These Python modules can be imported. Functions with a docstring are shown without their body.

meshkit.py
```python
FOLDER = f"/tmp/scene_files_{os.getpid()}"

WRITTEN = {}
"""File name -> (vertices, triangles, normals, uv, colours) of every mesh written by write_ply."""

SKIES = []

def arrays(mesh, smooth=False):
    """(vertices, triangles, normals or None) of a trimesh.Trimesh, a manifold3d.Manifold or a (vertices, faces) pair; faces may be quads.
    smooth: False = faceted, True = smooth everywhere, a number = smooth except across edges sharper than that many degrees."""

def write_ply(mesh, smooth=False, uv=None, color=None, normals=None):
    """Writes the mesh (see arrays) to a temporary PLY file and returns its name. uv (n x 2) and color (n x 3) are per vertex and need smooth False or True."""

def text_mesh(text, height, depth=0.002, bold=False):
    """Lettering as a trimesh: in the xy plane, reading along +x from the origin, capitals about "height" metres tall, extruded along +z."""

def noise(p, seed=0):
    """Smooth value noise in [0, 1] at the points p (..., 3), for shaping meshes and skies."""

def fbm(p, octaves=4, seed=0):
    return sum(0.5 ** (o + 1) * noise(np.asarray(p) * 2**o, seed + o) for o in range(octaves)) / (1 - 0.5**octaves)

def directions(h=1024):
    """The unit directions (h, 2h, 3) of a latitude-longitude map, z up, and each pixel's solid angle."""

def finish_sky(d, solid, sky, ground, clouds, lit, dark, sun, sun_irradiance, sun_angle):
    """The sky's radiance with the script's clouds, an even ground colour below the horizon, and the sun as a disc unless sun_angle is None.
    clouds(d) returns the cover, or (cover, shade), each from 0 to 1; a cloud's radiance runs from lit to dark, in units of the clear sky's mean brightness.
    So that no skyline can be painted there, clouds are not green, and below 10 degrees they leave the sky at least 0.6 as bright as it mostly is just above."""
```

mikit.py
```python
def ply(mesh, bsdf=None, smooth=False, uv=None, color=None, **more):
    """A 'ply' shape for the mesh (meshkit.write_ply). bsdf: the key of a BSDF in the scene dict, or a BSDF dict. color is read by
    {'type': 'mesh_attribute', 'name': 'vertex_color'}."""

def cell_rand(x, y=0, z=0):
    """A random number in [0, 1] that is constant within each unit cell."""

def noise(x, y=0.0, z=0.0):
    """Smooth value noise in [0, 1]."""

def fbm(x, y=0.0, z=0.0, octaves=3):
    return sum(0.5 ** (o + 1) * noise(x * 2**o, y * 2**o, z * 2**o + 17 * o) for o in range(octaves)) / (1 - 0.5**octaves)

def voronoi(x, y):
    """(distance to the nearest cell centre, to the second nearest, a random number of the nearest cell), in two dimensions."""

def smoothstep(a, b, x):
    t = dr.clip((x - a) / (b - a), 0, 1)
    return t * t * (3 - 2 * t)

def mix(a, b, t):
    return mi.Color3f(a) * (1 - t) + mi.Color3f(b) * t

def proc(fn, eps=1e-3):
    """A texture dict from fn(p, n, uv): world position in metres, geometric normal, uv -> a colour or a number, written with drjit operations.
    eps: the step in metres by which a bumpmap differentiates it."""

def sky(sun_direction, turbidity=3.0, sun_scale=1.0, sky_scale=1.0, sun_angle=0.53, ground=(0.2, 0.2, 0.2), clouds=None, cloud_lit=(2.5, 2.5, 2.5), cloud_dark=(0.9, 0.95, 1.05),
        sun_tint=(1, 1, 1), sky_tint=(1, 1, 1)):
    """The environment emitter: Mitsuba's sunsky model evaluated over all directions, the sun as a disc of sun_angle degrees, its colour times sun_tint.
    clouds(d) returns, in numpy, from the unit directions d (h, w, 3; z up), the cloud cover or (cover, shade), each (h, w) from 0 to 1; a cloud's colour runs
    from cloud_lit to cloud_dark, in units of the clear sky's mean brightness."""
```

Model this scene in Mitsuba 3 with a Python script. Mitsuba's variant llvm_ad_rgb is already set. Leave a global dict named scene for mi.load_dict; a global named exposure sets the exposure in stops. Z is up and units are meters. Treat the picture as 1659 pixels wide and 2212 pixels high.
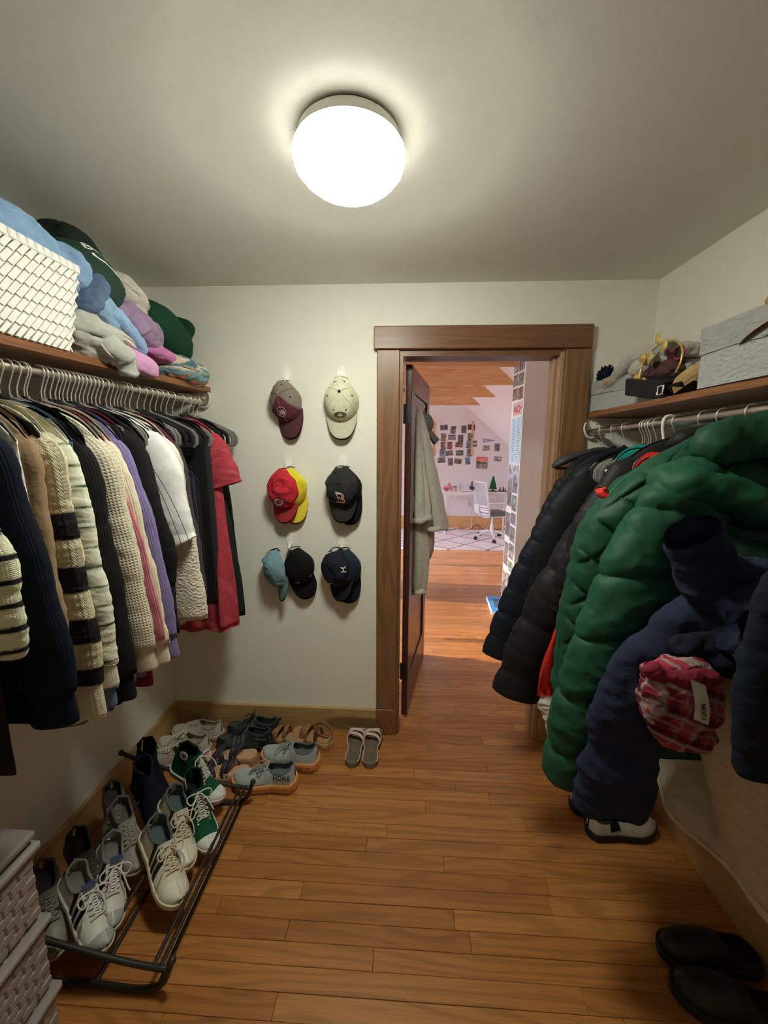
import math
import numpy as np, trimesh
import mitsuba as mi, mikit, meshkit
import drjit as dr
from scipy.interpolate import PchipInterpolator, CubicSpline
from scipy.spatial import ConvexHull
from shapely.geometry import Polygon, Point, LineString, box as sbox
from mikit import noise, fbm, cell_rand, smoothstep, mix, proc

T = mi.ScalarTransform4f
scene, labels = {}, {}

# ---------------------------------------------------------------- camera, light, exposure
EYE = np.array([0.0, 0.0, 1.5924])
FWD = np.array([-0.049814, 0.985728, -0.160806])
UPV = np.array([-0.013354, 0.160334, 0.986972])
scene['camera'] = {'type': 'perspective', 'fov': 88.62, 'fov_axis': 'x', 'near_clip': 0.05, 'far_clip': 200.0,
                   'to_world': T().look_at(origin=EYE.tolist(), target=(EYE + FWD).tolist(), up=UPV.tolist())}
exposure = 1.08
LAMP_RGB = [44.5, 46.0, 39.5]
SKY_SCALE = 15.5
SUN_DIR = [-0.62, 0.10, 0.52]


def overcast(d):
    return np.clip(0.55 + 0.6 * (meshkit.fbm(d * 3.0, 3, 5) - 0.5), 0, 1)


scene['sky'] = mikit.sky(SUN_DIR, turbidity=3.0, sun_scale=1.5, sky_scale=SKY_SCALE, clouds=overcast,
                         cloud_lit=(1.7, 1.6, 1.75), cloud_dark=(1.1, 1.06, 1.15), ground=(0.25, 0.25, 0.25))

# ---------------------------------------------------------------- materials
PAL = {}
PALETTES = {}


def VC(name, mottle=0.0, freq=55.0):
    """base colour of a palette material: the colour number floor(uv.x / 4), slightly mottled like dyed cloth"""
    PAL[name] = []

    def fn(p, n, uv):
        if name not in PALETTES:
            t = np.array((PAL[name] + [(0.5, 0.5, 0.5)] * 2), np.float32)
            PALETTES[name] = [mi.Float(np.ascontiguousarray(t[:, k])) for k in range(3)]
            dr.eval(*PALETTES[name])
        i = mi.UInt32(dr.clip(dr.floor((uv.x + 2.0) / 4.0), 0, len(PAL[name]) + 1))
        c = mi.Color3f(*[dr.gather(mi.Float, t, i) for t in PALETTES[name]])
        return c * (1 - mottle + 2 * mottle * fbm(p.x * freq, p.y * freq, p.z * freq, 2)) if mottle else c
    return proc(fn)



def rgb(*c):
    return {'type': 'rgb', 'value': list(c)}


def two(b):
    return {'type': 'twosided', 'bsdf': b}


def prin(col, rough, **k):
    return {'type': 'principled', 'base_color': col, 'roughness': rough, **k}


def bump(b, fn, scale, eps=4e-4):
    return {'type': 'bumpmap', 'arbitrary': proc(fn, eps), 'scale': scale, 'bsdf': b}


def sin2(x):
    return dr.sin(x * 6.2831853)


def f_paint(p, n, uv):
    return fbm(p.x * 90, p.y * 90, p.z * 90, 2)


def f_rib(p, n, uv):
    return 0.5 + 0.5 * sin2(uv.x / 0.0055) + 0.25 * sin2(uv.y / 0.003)


def f_chunk(p, n, uv):
    return 0.5 + 0.5 * sin2(uv.x / 0.013) + 0.35 * sin2(uv.y / 0.0085 + 0.35 * sin2(uv.x / 0.0065))


def f_waffle(p, n, uv):
    return dr.maximum(sin2(uv.x / 0.0085), sin2(uv.y / 0.0085))


def f_pile(p, n, uv):
    return fbm(p.x * 160, p.y * 160, p.z * 160, 3)


def f_weave(p, n, uv):
    return 0.5 + 0.25 * sin2(uv.x / 0.0022) + 0.25 * sin2(uv.y / 0.0022)


def cloth(name, rough=0.85, sheen=0.15, mottle=0.12):
    return prin(VC(name, mottle), rough, specular=0.15, sheen=sheen)


scene['m_cloth'] = two(cloth('m_cloth'))
scene['m_cotton'] = two(bump(cloth('m_cotton', 0.9), f_pile, 0.0012))
scene['m_rib'] = two(bump(cloth('m_rib', 0.9), f_rib, 0.0011))
scene['m_chunky'] = two(bump(cloth('m_chunky', 0.9), f_chunk, 0.0016))
scene['m_waffle'] = two(bump(cloth('m_waffle', 0.9), f_waffle, 0.0007))
scene['m_fleece'] = two(bump(cloth('m_fleece', 0.95, 0.4), f_pile, 0.007))
scene['m_nylon'] = two(prin(VC('m_nylon', 0.05), 0.58, specular=0.22))
scene['m_satin'] = two(prin(VC('m_satin', 0.05), 0.38, specular=0.4))
scene['m_leather'] = two(prin(VC('m_leather', 0.1), 0.5, specular=0.4))
scene['m_rubber'] = two(prin(VC('m_rubber', 0.06), 0.6, specular=0.35))
scene['m_plastic'] = two(prin(VC('m_plastic', 0.0), 0.3, specular=0.5))
scene['m_flock'] = two(prin(VC('m_flock', 0.12), 0.95, specular=0.1, sheen=0.3))
scene['m_print'] = two(prin(VC('m_print', 0.0), 0.35, specular=0.4))
scene['m_chrome'] = two({'type': 'roughconductor', 'material': 'Ag', 'alpha': 0.2, 'specular_reflectance': rgb(0.72, 0.70, 0.67)})
scene['m_steel'] = two(prin(rgb(0.85, 0.83, 0.78), 0.3, metallic=0.75))
scene['m_blackwire'] = two(prin(rgb(0.018, 0.015, 0.013), 0.45, specular=0.5))
scene['m_gold'] = two(prin(rgb(0.75, 0.55, 0.16), 0.3, metallic=0.7))
scene['m_wall'] = two(bump(prin(rgb(0.78, 0.755, 0.67), 0.8, specular=0.2), f_paint, 0.0003, 2e-3))
scene['m_ceiling'] = two(bump(prin(rgb(0.64, 0.62, 0.56), 0.9, specular=0.15), f_paint, 0.0005, 2e-3))
scene['m_bedwall'] = two(prin(rgb(0.80, 0.755, 0.745), 0.85, specular=0.15))


def grain(p_along, p_cross, p_third, seed):
    w = fbm(p_along * 1.3 + seed * 31.7, p_cross * 9 + seed * 17.1, p_third * 9 + seed * 5.3, 3)
    rings = 0.5 + 0.5 * sin2((p_cross + p_third * 0.6) * 22 + w * 7 + seed * 3)
    pores = fbm(p_along * 9 + seed * 11, p_cross * 330, p_third * 330, 2)
    return rings, pores, w


def f_oak(p, n, uv):
    s = uv.x
    rings, pores, w = grain(p.x, p.y, p.z, s)
    c = mix((0.41, 0.172, 0.050), (0.31, 0.116, 0.030), cell_rand(s * 977.0))
    c = c * (1.08 - 0.20 * smoothstep(0.45, 0.95, rings)) * (0.85 + 0.3 * pores)
    knot = smoothstep(0.80, 0.92, noise(p.x * 4 + s * 7, p.y * 16 + s * 13, 0.5))
    return c * (1 - 0.6 * knot)


def f_oakfar(p, n, uv):
    row = dr.floor(p.y / 0.06)
    off = cell_rand(row, 3.0) * 1.1
    s = cell_rand(row, dr.floor((p.x + off) / 0.9))
    rings, pores, w = grain(p.x, p.y, p.z, s)
    c = mix((0.36, 0.165, 0.06), (0.25, 0.10, 0.033), s)
    e = dr.abs(p.y / 0.06 - row - 0.5)
    return c * (1.08 - 0.2 * smoothstep(0.5, 0.95, rings)) * (0.85 + 0.3 * pores) * (1 - 0.45 * smoothstep(0.47, 0.5, e))


def wood(c0, c1, axis):
    def fn(p, n, uv):
        a, b, c = {'x': (p.x, p.y, p.z), 'y': (p.y, p.x, p.z), 'z': (p.z, p.x, p.y)}[axis]
        rings, pores, w = grain(a, b, c, uv.x)
        k = smoothstep(0.80, 0.90, noise(a * 2.3 + uv.x * 41, b * 9 + uv.x * 17, c * 9 + 0.5))
        return mix(c0, c1, dr.clip(0.42 * smoothstep(0.2, 1.0, rings) * w * 1.5 + 0.6 * (pores - 0.3) + 0.25 * (w - 0.4), 0, 1)) * (1 - 0.55 * k)
    return fn


scene['m_oak'] = two(prin(proc(f_oak), 0.30, specular=0.5))
scene['m_oakfar'] = two(prin(proc(f_oakfar), 0.15, specular=0.6))
f_trimz, f_trimx = wood((0.235, 0.115, 0.052), (0.115, 0.050, 0.021), 'z'), wood((0.19, 0.085, 0.042), (0.09, 0.037, 0.018), 'x')
scene['m_trim_z'] = two(prin(proc(f_trimz), 0.38, specular=0.45))
scene['m_trim_x'] = two(prin(proc(f_trimx), 0.38, specular=0.45))
f_shelf = wood((0.26, 0.105, 0.045), (0.12, 0.045, 0.02), 'y')
scene['m_shelf'] = two(prin(proc(f_shelf), 0.42, specular=0.4))
f_base = wood((0.46, 0.30, 0.13), (0.33, 0.19, 0.075), 'x')
f_basey = wood((0.46, 0.28, 0.12), (0.33, 0.18, 0.07), 'y')
scene['m_base_x'] = two(prin(proc(f_base), 0.4, specular=0.4))
f_jamb = wood((0.42, 0.255, 0.15), (0.33, 0.185, 0.10), 'z')
scene['m_jamb'] = two(prin(proc(f_jamb), 0.42, specular=0.4))
scene['m_base_y'] = two(prin(proc(f_basey), 0.4, specular=0.4))
f_pine = wood((0.74, 0.43, 0.20), (0.52, 0.25, 0.10), 'x')
scene['m_pine'] = two(prin(proc(f_pine), 0.5, specular=0.3))
f_door = wood((0.085, 0.030, 0.022), (0.035, 0.012, 0.010), 'z')
scene['m_door'] = two(prin(proc(f_door), 0.28, specular=0.5))

# ---------------------------------------------------------------- naming
_used = set()


def uniq(k):
    if k not in _used:
        _used.add(k)
        return k
    i = 1
    while f'{k}_{i:03d}' in _used:
        i += 1
    k = f'{k}_{i:03d}'
    _used.add(k)
    return k


def thing(name, label, cat, group=None):
    k = uniq(name)
    labels[k] = {'label': label, 'category': cat}
    if group:
        labels[k]['group'] = group
    return k


_pal_at = {}


def pal(bsdf, c):
    """number of the colour c in the palette of the material"""
    c = tuple(round(float(x), 4) for x in np.clip(c, 0.002, 0.95))
    if (bsdf, c) not in _pal_at:
        _pal_at[bsdf, c] = len(PAL[bsdf])
        PAL[bsdf].append(c)
    return _pal_at[bsdf, c]


def shape(mesh, bsdf, col=None, smooth=True):
    """mesh: (v, f) or (v, f, uv); col: constant colour or (n, 3) or fn(v). The colours of a palette material lie in its list; uv.x tells which one (4 apart)."""
    v, f = np.asarray(mesh[0], float), np.asarray(mesh[1], int)
    uv = mesh[2] if len(mesh) > 2 else None
    if bsdf not in PAL:
        return mikit.ply((v, f), bsdf, smooth=smooth, **({} if uv is None else {'uv': uv}))
    if f.shape[1] == 4:
        f = np.vstack([f[:, [0, 1, 2]], f[:, [0, 2, 3]]])
    uv = np.zeros((len(v), 2)) if uv is None else np.array(uv, float)
    uv[:, 0] = np.clip(uv[:, 0], 0, 3.8) - 1.9
    c = (0.5, 0.5, 0.5) if col is None else col(v) if callable(col) else col
    c = np.asarray(c, float)
    if c.ndim == 1:
        uv[:, 0] += 4 * pal(bsdf, c)
        return mikit.ply((v, f), bsdf, smooth=smooth, uv=uv)
    q = np.round(np.sqrt(np.clip(c[f].mean(1), 0.002, 0.95)) * 24).astype(int)
    kinds, which = np.unique(q, axis=0, return_inverse=True)
    ids = np.array([pal(bsdf, (x / 24.0) ** 2) for x in kinds])[which.ravel()]
    nv = vnormals(v, f) if smooth else None
    g = f.ravel()
    uv = uv[g]
    uv[:, 0] += 4 * np.repeat(ids, 3)
    path = meshkit.write_ply((v[g], np.arange(len(g)).reshape(-1, 3)), False, uv, None, None if nv is None else nv[g])
    return {'type': 'ply', 'filename': path, 'face_normals': nv is None, 'bsdf': {'type': 'ref', 'id': bsdf}}



def put(key, sh, to_world=None):
    scene[key] = {**sh, 'to_world': to_world} if to_world is not None else sh
    return key


def part(parent, name, mesh, bsdf, col=None, smooth=True, label=None, kind=None):
    k = uniq(parent + '__' + name)
    scene[k] = shape(mesh, bsdf, col, smooth)
    if label or kind:
        labels[k] = {a: b for a, b in (('label', label), ('kind', kind)) if b}
    return k


def solo(name, label, cat, mesh, bsdf, col=None, smooth=True, group=None):
    k = thing(name, label, cat, group)
    scene[k] = shape(mesh, bsdf, col, smooth)
    return k


def struct(name, label, mesh, bsdf, smooth=False):
    k = uniq(name)
    labels[k] = {'kind': 'structure', 'label': label}
    if mesh is not None:
        scene[k] = shape(mesh, bsdf, None, smooth)
    return k


# ---------------------------------------------------------------- mesh helpers
def cat(*ms):
    vs, fs, us, n = [], [], [], 0
    has = all(len(m) > 2 for m in ms)
    for m in ms:
        v, f = np.asarray(m[0], float), np.asarray(m[1], int)
        if f.shape[1] == 4:
            f = np.vstack([f[:, [0, 1, 2]], f[:, [0, 2, 3]]])
        vs.append(v); fs.append(f + n); n += len(v)
        if has:
            us.append(m[2])
    out = (np.vstack(vs), np.vstack(fs))
    return out + (np.vstack(us),) if has else out


def rotm(ax, deg):
    a = math.radians(deg); c, s = math.cos(a), math.sin(a)
    return np.array({'x': [[1, 0, 0], [0, c, -s], [0, s, c]], 'y': [[c, 0, s], [0, 1, 0], [-s, 0, c]], 'z': [[c, -s, 0], [s, c, 0], [0, 0, 1]]}[ax])


def euler(rx=0, ry=0, rz=0):
    return rotm('z', rz) @ rotm('y', ry) @ rotm('x', rx)


def xf(m, R=None, t=(0, 0, 0), s=1.0):
    v = np.asarray(m[0], float) * np.asarray(s)
    if R is not None:
        v = v @ R.T
    return (v + np.asarray(t, float),) + tuple(m[1:])


def mat4(R=np.eye(3), t=(0, 0, 0)):
    M = np.eye(4); M[:3, :3] = R; M[:3, 3] = t
    return T(M)


def cbox(x0, x1, y0, y1, z0, z1, c=0.003, uvseed=None):
    """box with chamfered edges"""
    lo, hi = np.array([x0, y0, z0], float), np.array([x1, y1, z1], float)
    c = min(c, 0.45 * (hi - lo).min())
    pts = []
    for i in np.ndindex(2, 2, 2):
        for k in range(3):
            q = [(lo[a] if i[a] == 0 else hi[a]) for a in range(3)]
            for a in range(3):
                if a != k:
                    q[a] += c if i[a] == 0 else -c
            pts.append(q)
    m = hull(np.array(pts))
    if uvseed is not None:
        m = m + (np.tile([uvseed, 0.0], (len(m[0]), 1)),)
    return m


def hull(pts):
    h = ConvexHull(pts)
    f = h.simplices.copy()
    ctr = pts.mean(0)
    a, b, c = pts[f[:, 0]], pts[f[:, 1]], pts[f[:, 2]]
    flip = ((np.cross(b - a, c - a)) * (a - ctr)).sum(1) < 0
    f[flip] = f[flip][:, ::-1]
    return pts, f


def boxm(x0, x1, y0, y1, z0, z1, uvseed=None):
    v = np.array([[x, y, z] for x in (x0, x1) for y in (y0, y1) for z in (z0, z1)], float)
    f = np.array([[0, 1, 3], [0, 3, 2], [4, 6, 7], [4, 7, 5], [0, 4, 5], [0, 5, 1], [2, 3, 7], [2, 7, 6], [0, 2, 6], [0, 6, 4], [1, 5, 7], [1, 7, 3]])
    return (v, f) if uvseed is None else (v, f, np.tile([uvseed, 0.0], (8, 1)))


def extrude(poly, d):
    m = trimesh.creation.extrude_polygon(poly, d, engine='earcut')
    return np.array(m.vertices), np.array(m.faces)


def gridmesh(P, closed=False, capa=False, capb=False, uv=None):
    """P: (n, m, 3) rows of points; closed: rows are rings."""
    n, m = P.shape[:2]
    v = P.reshape(-1, 3)
    i, j = np.meshgrid(np.arange(n - 1), np.arange(m if closed else m - 1), indexing='ij')
    i, j = i.ravel(), j.ravel()
    a, b = i * m + j, i * m + (j + 1) % m
    f = np.vstack([np.stack([a, b, b + m], 1), np.stack([a, b + m, a + m], 1)])
    if uv is None:
        du = np.linalg.norm(np.diff(P, axis=1), axis=2).mean(0)
        dv = np.linalg.norm(np.diff(P, axis=0), axis=2).mean(1)
        U, W = np.concatenate([[0], np.cumsum(du)]), np.concatenate([[0], np.cumsum(dv)])
        uv = np.stack(np.broadcast_arrays(U[None, :], W[:, None]), -1).reshape(-1, 2)
    ex, eu, ef = [], [], []
    for on, row in ((capa, 0), (capb, n - 1)):
        if on:
            k = len(v) + len(ex)
            ex.append(P[row].mean(0)); eu.append([0, 0])
            r = row * m + np.arange(m)
            q = np.stack([np.full(m, k), r, np.roll(r, -1)], 1)
            ef.append(q[:, ::-1] if row == 0 else q)
    if ex:
        v = np.vstack([v, ex]); uv = np.vstack([uv, eu]); f = np.vstack([f] + ef)
    if closed:                              # faces outwards
        w = v - v.mean(0)
        if np.einsum('ij,ij->', w[f[:, 0]], np.cross(w[f[:, 1]], w[f[:, 2]])) < 0:
            f = f[:, ::-1]
    return v, f, uv


def vnormals(v, f):
    n = np.zeros_like(v)
    g = np.cross(v[f[:, 1]] - v[f[:, 0]], v[f[:, 2]] - v[f[:, 0]])
    for k in range(3):
        np.add.at(n, f[:, k], g)
    return n / np.maximum(np.linalg.norm(n, axis=1, keepdims=True), 1e-12)


def wrinkle(m, amp, freq, seed=0, stretch=(1, 1, 1), ridge=False, octaves=3):
    v, f = m[0], m[1]
    q = v * freq * np.asarray(stretch) + seed * 3.7
    w = meshkit.fbm(q, octaves, seed) - 0.5
    if ridge:
        w = 0.25 - np.abs(w) * 1.6
    return (v + vnormals(v, f) * (w * 2 * amp)[:, None],) + tuple(m[1:])


def spline(pts, n):
    pts = np.asarray(pts, float)
    d = np.concatenate([[0], np.cumsum(np.maximum(np.linalg.norm(np.diff(pts, axis=0), axis=1), 1e-6))])
    return (CubicSpline(d / d[-1], pts) if len(pts) > 2 else PchipInterpolator(d / d[-1], pts))(np.linspace(0, 1, n))


def tube(path, r, m=10, ry=None, up=(0, 0, 1), cap=True, closed=False):
    """swept tube; r (and ry across 'up') scalar or per point"""
    P = np.asarray(path, float)
    n = len(P)
    r = np.broadcast_to(np.asarray(r, float), n)
    ry = r if ry is None else np.broadcast_to(np.asarray(ry, float), n)
    t = np.gradient(P, axis=0) if not closed else np.roll(P, -1, 0) - np.roll(P, 1, 0)
    t /= np.maximum(np.linalg.norm(t, axis=1, keepdims=True), 1e-12)
    u = np.asarray(up, float)
    U = []
    for k in range(n):
        u = u - t[k] * (u @ t[k])
        if np.linalg.norm(u) < 1e-6:
            u = np.cross(t[k], [0.3, 0.7, 0.2])
        u = u / np.linalg.norm(u)
        U.append(u)
    U = np.array(U)
    S = np.cross(t, U)
    a = np.arange(m) / m * 2 * np.pi
    R = P[:, None] + (np.cos(a)[None, :, None] * r[:, None, None]) * S[:, None] + (np.sin(a)[None, :, None] * ry[:, None, None]) * U[:, None]
    if closed:
        R = np.concatenate([R, R[:1]])
        cap = False
    return gridmesh(R, True, cap, cap)


def lathe(prof, n=32):
    """prof: (k, 2) of (radius, z)"""
    prof = np.asarray(prof, float)
    a = -np.arange(n) / n * 2 * np.pi
    P = np.stack([prof[:, :1] * np.cos(a), prof[:, :1] * np.sin(a), np.repeat(prof[:, 1:], n, 1)], -1)
    return gridmesh(P[::-1], True)


def ico(sub=3, s=(1, 1, 1), t=(0, 0, 0)):
    m = trimesh.creation.icosphere(sub)
    return np.array(m.vertices) * s + np.asarray(t), np.array(m.faces)


def superell(s, e=0.55, nu=48, nv=28):
    """rounded box of half sizes s"""
    a, b = np.arange(nu) / nu * 2 * np.pi, np.linspace(-np.pi / 2, np.pi / 2, nv)
    pw = lambda x: np.sign(x) * np.abs(x) ** e
    P = np.stack(np.broadcast_arrays(pw(np.cos(b))[:, None] * pw(np.cos(a))[None], pw(np.cos(b))[:, None] * pw(np.sin(a))[None], pw(np.sin(b))[:, None]), -1)
    return gridmesh(P * np.asarray(s), True)


def text(s, h, d=0.001, bold=True, center=True):
    m = meshkit.text_mesh(s, h, d, bold)
    v = np.array(m.vertices)
    if center:
        v[:, :2] -= (v[:, :2].min(0) + v[:, :2].max(0)) / 2
    return v, np.array(m.faces)


def ss(a, b, x):
    t = np.clip((x - a) / (b - a), 0, 1)
    return t * t * (3 - 2 * t)


def mot(c, *_):
    return np.asarray(c, float)


rng = np.random.RandomState(7)
# ================================================================ the room
XL, XR, D, H = -1.304, 1.157, 2.007, 2.36
OPL, OPR, OPT = -0.028, 0.742, 2.045        # door opening
YW, YF = 7.75, -1.0
WT = 0.12
struct('wall_left', 'cream painted wall behind the hanging sweaters', boxm(XL - 0.1, XL, YF, D + WT, 0, H), 'm_wall')
struct('wall_right', 'cream painted wall behind the hanging jackets', boxm(XR, XR + 0.1, YF, D + WT, 0, H), 'm_wall')
struct('wall_front', 'cream painted wall at the near end of the closet', boxm(XL - 0.1, XR + 0.1, YF - 0.1, YF, 0, H), 'm_wall')
wall = cat(boxm(XL, OPL, D, D + WT - 0.002, 0, H), boxm(OPR, XR, D, D + WT - 0.002, 0, H), boxm(OPL, OPR, D, D + WT - 0.002, OPT, H))
struct('wall_back', 'cream painted wall with the caps and the doorway', wall, 'm_wall')
struct('ceiling', 'low textured ceiling with the round lamp', boxm(XL - 0.1, XR + 0.1, YF - 0.1, D + WT, H, H + 0.1), 'm_ceiling')

# floor: a slab, the strips of oak of the nearer floor one by one, the far floor by its material
fl = struct('floor', 'orange oak strip floor running across the closet and the room beyond', boxm(-3.6, 2.6, YF - 0.1, YW + 0.2, -0.06, -0.0125), 'm_trim_x')
ROW = 0.0605
r2 = np.random.RandomState(3)
n_rows = int((3.36 - 0.30) / ROW)
for i in range(n_rows):
    y0 = 0.30 + i * ROW
    if y0 < D:
        x, xe = XL, XR
    else:
        x, xe = -0.75, 1.6
    x -= r2.uniform(0, 0.5)
    while x < xe:
        L = r2.uniform(0.55, 1.35)
        a, b = max(x, XL if y0 < D else -0.75), min(x + L, xe)
        if b - a > 0.03:
            dz = r2.uniform(-0.0004, 0.0004)
            part(fl, 'plank', cbox(a + 0.0004, b - 0.0004, y0 + 0.0005, y0 + ROW - 0.0005, -0.0125, dz, 0.0012, r2.uniform(0, 1)), 'm_oak', smooth=False)
        x += L
yfar = 0.30 + n_rows * ROW
part(fl, 'far_boards', cat(boxm(-3.6, 2.6, yfar, YW + 0.1, -0.0125, 0), boxm(-3.6, -0.75, D + WT, yfar, -0.0125, 0), boxm(1.6, 2.6, D + WT, yfar, -0.0125, 0), boxm(XL, XR, YF, 0.30, -0.0125, 0)), 'm_oakfar', smooth=False)

# baseboards
def rail(name, label, m, b):
    struct(name, label, m, b)
BB = 0.145
rail('baseboard_back', 'pale wooden baseboard under the caps', cbox(XL, OPL - 0.111, D - 0.019, D, 0, BB, 0.002, 0.31), 'm_base_x')
rail('baseboard_left', 'pale wooden baseboard behind the shoe rack', cbox(XL, XL + 0.019, YF, D - 0.019, 0, BB, 0.002, 0.77), 'm_base_y')
rail('baseboard_right', 'pale wooden baseboard under the jackets', cbox(XR - 0.019, XR, YF, D, 0, BB, 0.002, 0.53), 'm_base_y')
rail('baseboard_back_right', 'short pale wooden baseboard right of the doorway', cbox(OPR + 0.14, XR - 0.019, D - 0.019, D, 0, BB, 0.002, 0.2), 'm_base_x')

# door casing
tr = struct('trim_1', 'dark stained wooden casing around the doorway', None, None)
CW = 0.111
part(tr, 'head_board', cbox(-0.153, 0.868, D - 0.034, D, 2.058, 2.163, 0.004, 0.13), 'm_trim_x', smooth=False)
part(tr, 'side_board', cbox(-0.139, -0.028, D - 0.024, D, 0.155, 2.058, 0.004, 0.42), 'm_trim_z', smooth=False)
part(tr, 'plinth_block', cbox(-0.139, -0.026, D - 0.026, D, 0, 0.155, 0.003, 0.66), 'm_shelf', smooth=False)
part(tr, 'side_board', cbox(OPR + 0.012, 0.874, D - 0.024, D, 0.155, 2.058, 0.004, 0.87), 'm_trim_z', smooth=False)
part(tr, 'plinth_block', cbox(OPR + 0.012, 0.876, D - 0.026, D, 0, 0.155, 0.003, 0.18), 'm_base_x', smooth=False)
part(tr, 'jamb', boxm(-0.028, -0.012, D - 0.01, D + WT, 0, 2.045, 0.5), 'm_trim_z', smooth=False)
part(tr, 'jamb', cbox(OPR - 0.012, OPR + 0.012, D - 0.012, D + WT + 0.01, 0, 2.045, 0.003, 0.72), 'm_jamb', smooth=False)
part(tr, 'stop', cbox(OPR - 0.024, OPR - 0.012, D + 0.03, D + 0.07, 0, 2.03, 0.002, 0.3), 'm_jamb', smooth=False)
part(tr, 'head_jamb', boxm(-0.028, OPR, D - 0.01, D + WT, 2.03, 2.06, 0.2), 'm_trim_x', smooth=False)

# door leaf, swung into the room beyond; hinge at the left jamb
dr_ = struct('door_1', 'dark panelled wooden door opened into the room beyond', None, None)
Rd = rotm('z', -80.0); Rd = rotm('z', 79.5)
def dpart(name, m, b='m_door', smooth=False, label=None):
    part(dr_, name, xf(m, Rd, (0.0, D + WT + 0.012, 0)), b, smooth=smooth, label=label)
DW, DT = 0.75, 0.036
for a, b, c_, d in ((0, 0.11, 0.012, 2.02), (DW - 0.11, DW, 0.012, 2.02)):
    dpart('stile', cbox(a, b, -DT, 0, c_, d, 0.003, a + 0.1))
for c_, d in ((0.012, 0.22), (0.62, 0.72), (1.22, 1.32), (1.89, 2.02)):
    dpart('rail', cbox(0.11, DW - 0.11, -DT + 0.001, -0.001, c_, d, 0.003, c_ + 0.3))
for c_, d in ((0.22, 0.62), (0.72, 1.22), (1.32, 1.89)):
    dpart('panel', cbox(0.11, DW - 0.11, -DT + 0.012, -0.012, c_, d, 0.004, c_ + 0.6))
for z in (0.25, 1.72):
    dpart('hinge', cat(boxm(-0.006, 0.0, -DT, 0.002, z, z + 0.1), xf(lathe([(0.0, 0), (0.007, 0), (0.007, 0.1), (0, 0.1)], 12), None, (-0.008, 0.002, z))), 'm_blackwire', label='dark butt hinge')
kn = lathe([(0.0, 0), (0.026, 0), (0.026, 0.004), (0.010, 0.008), (0.010, 0.03), (0.024, 0.04), (0.026, 0.052), (0.018, 0.062), (0, 0.064)], 20)
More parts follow.
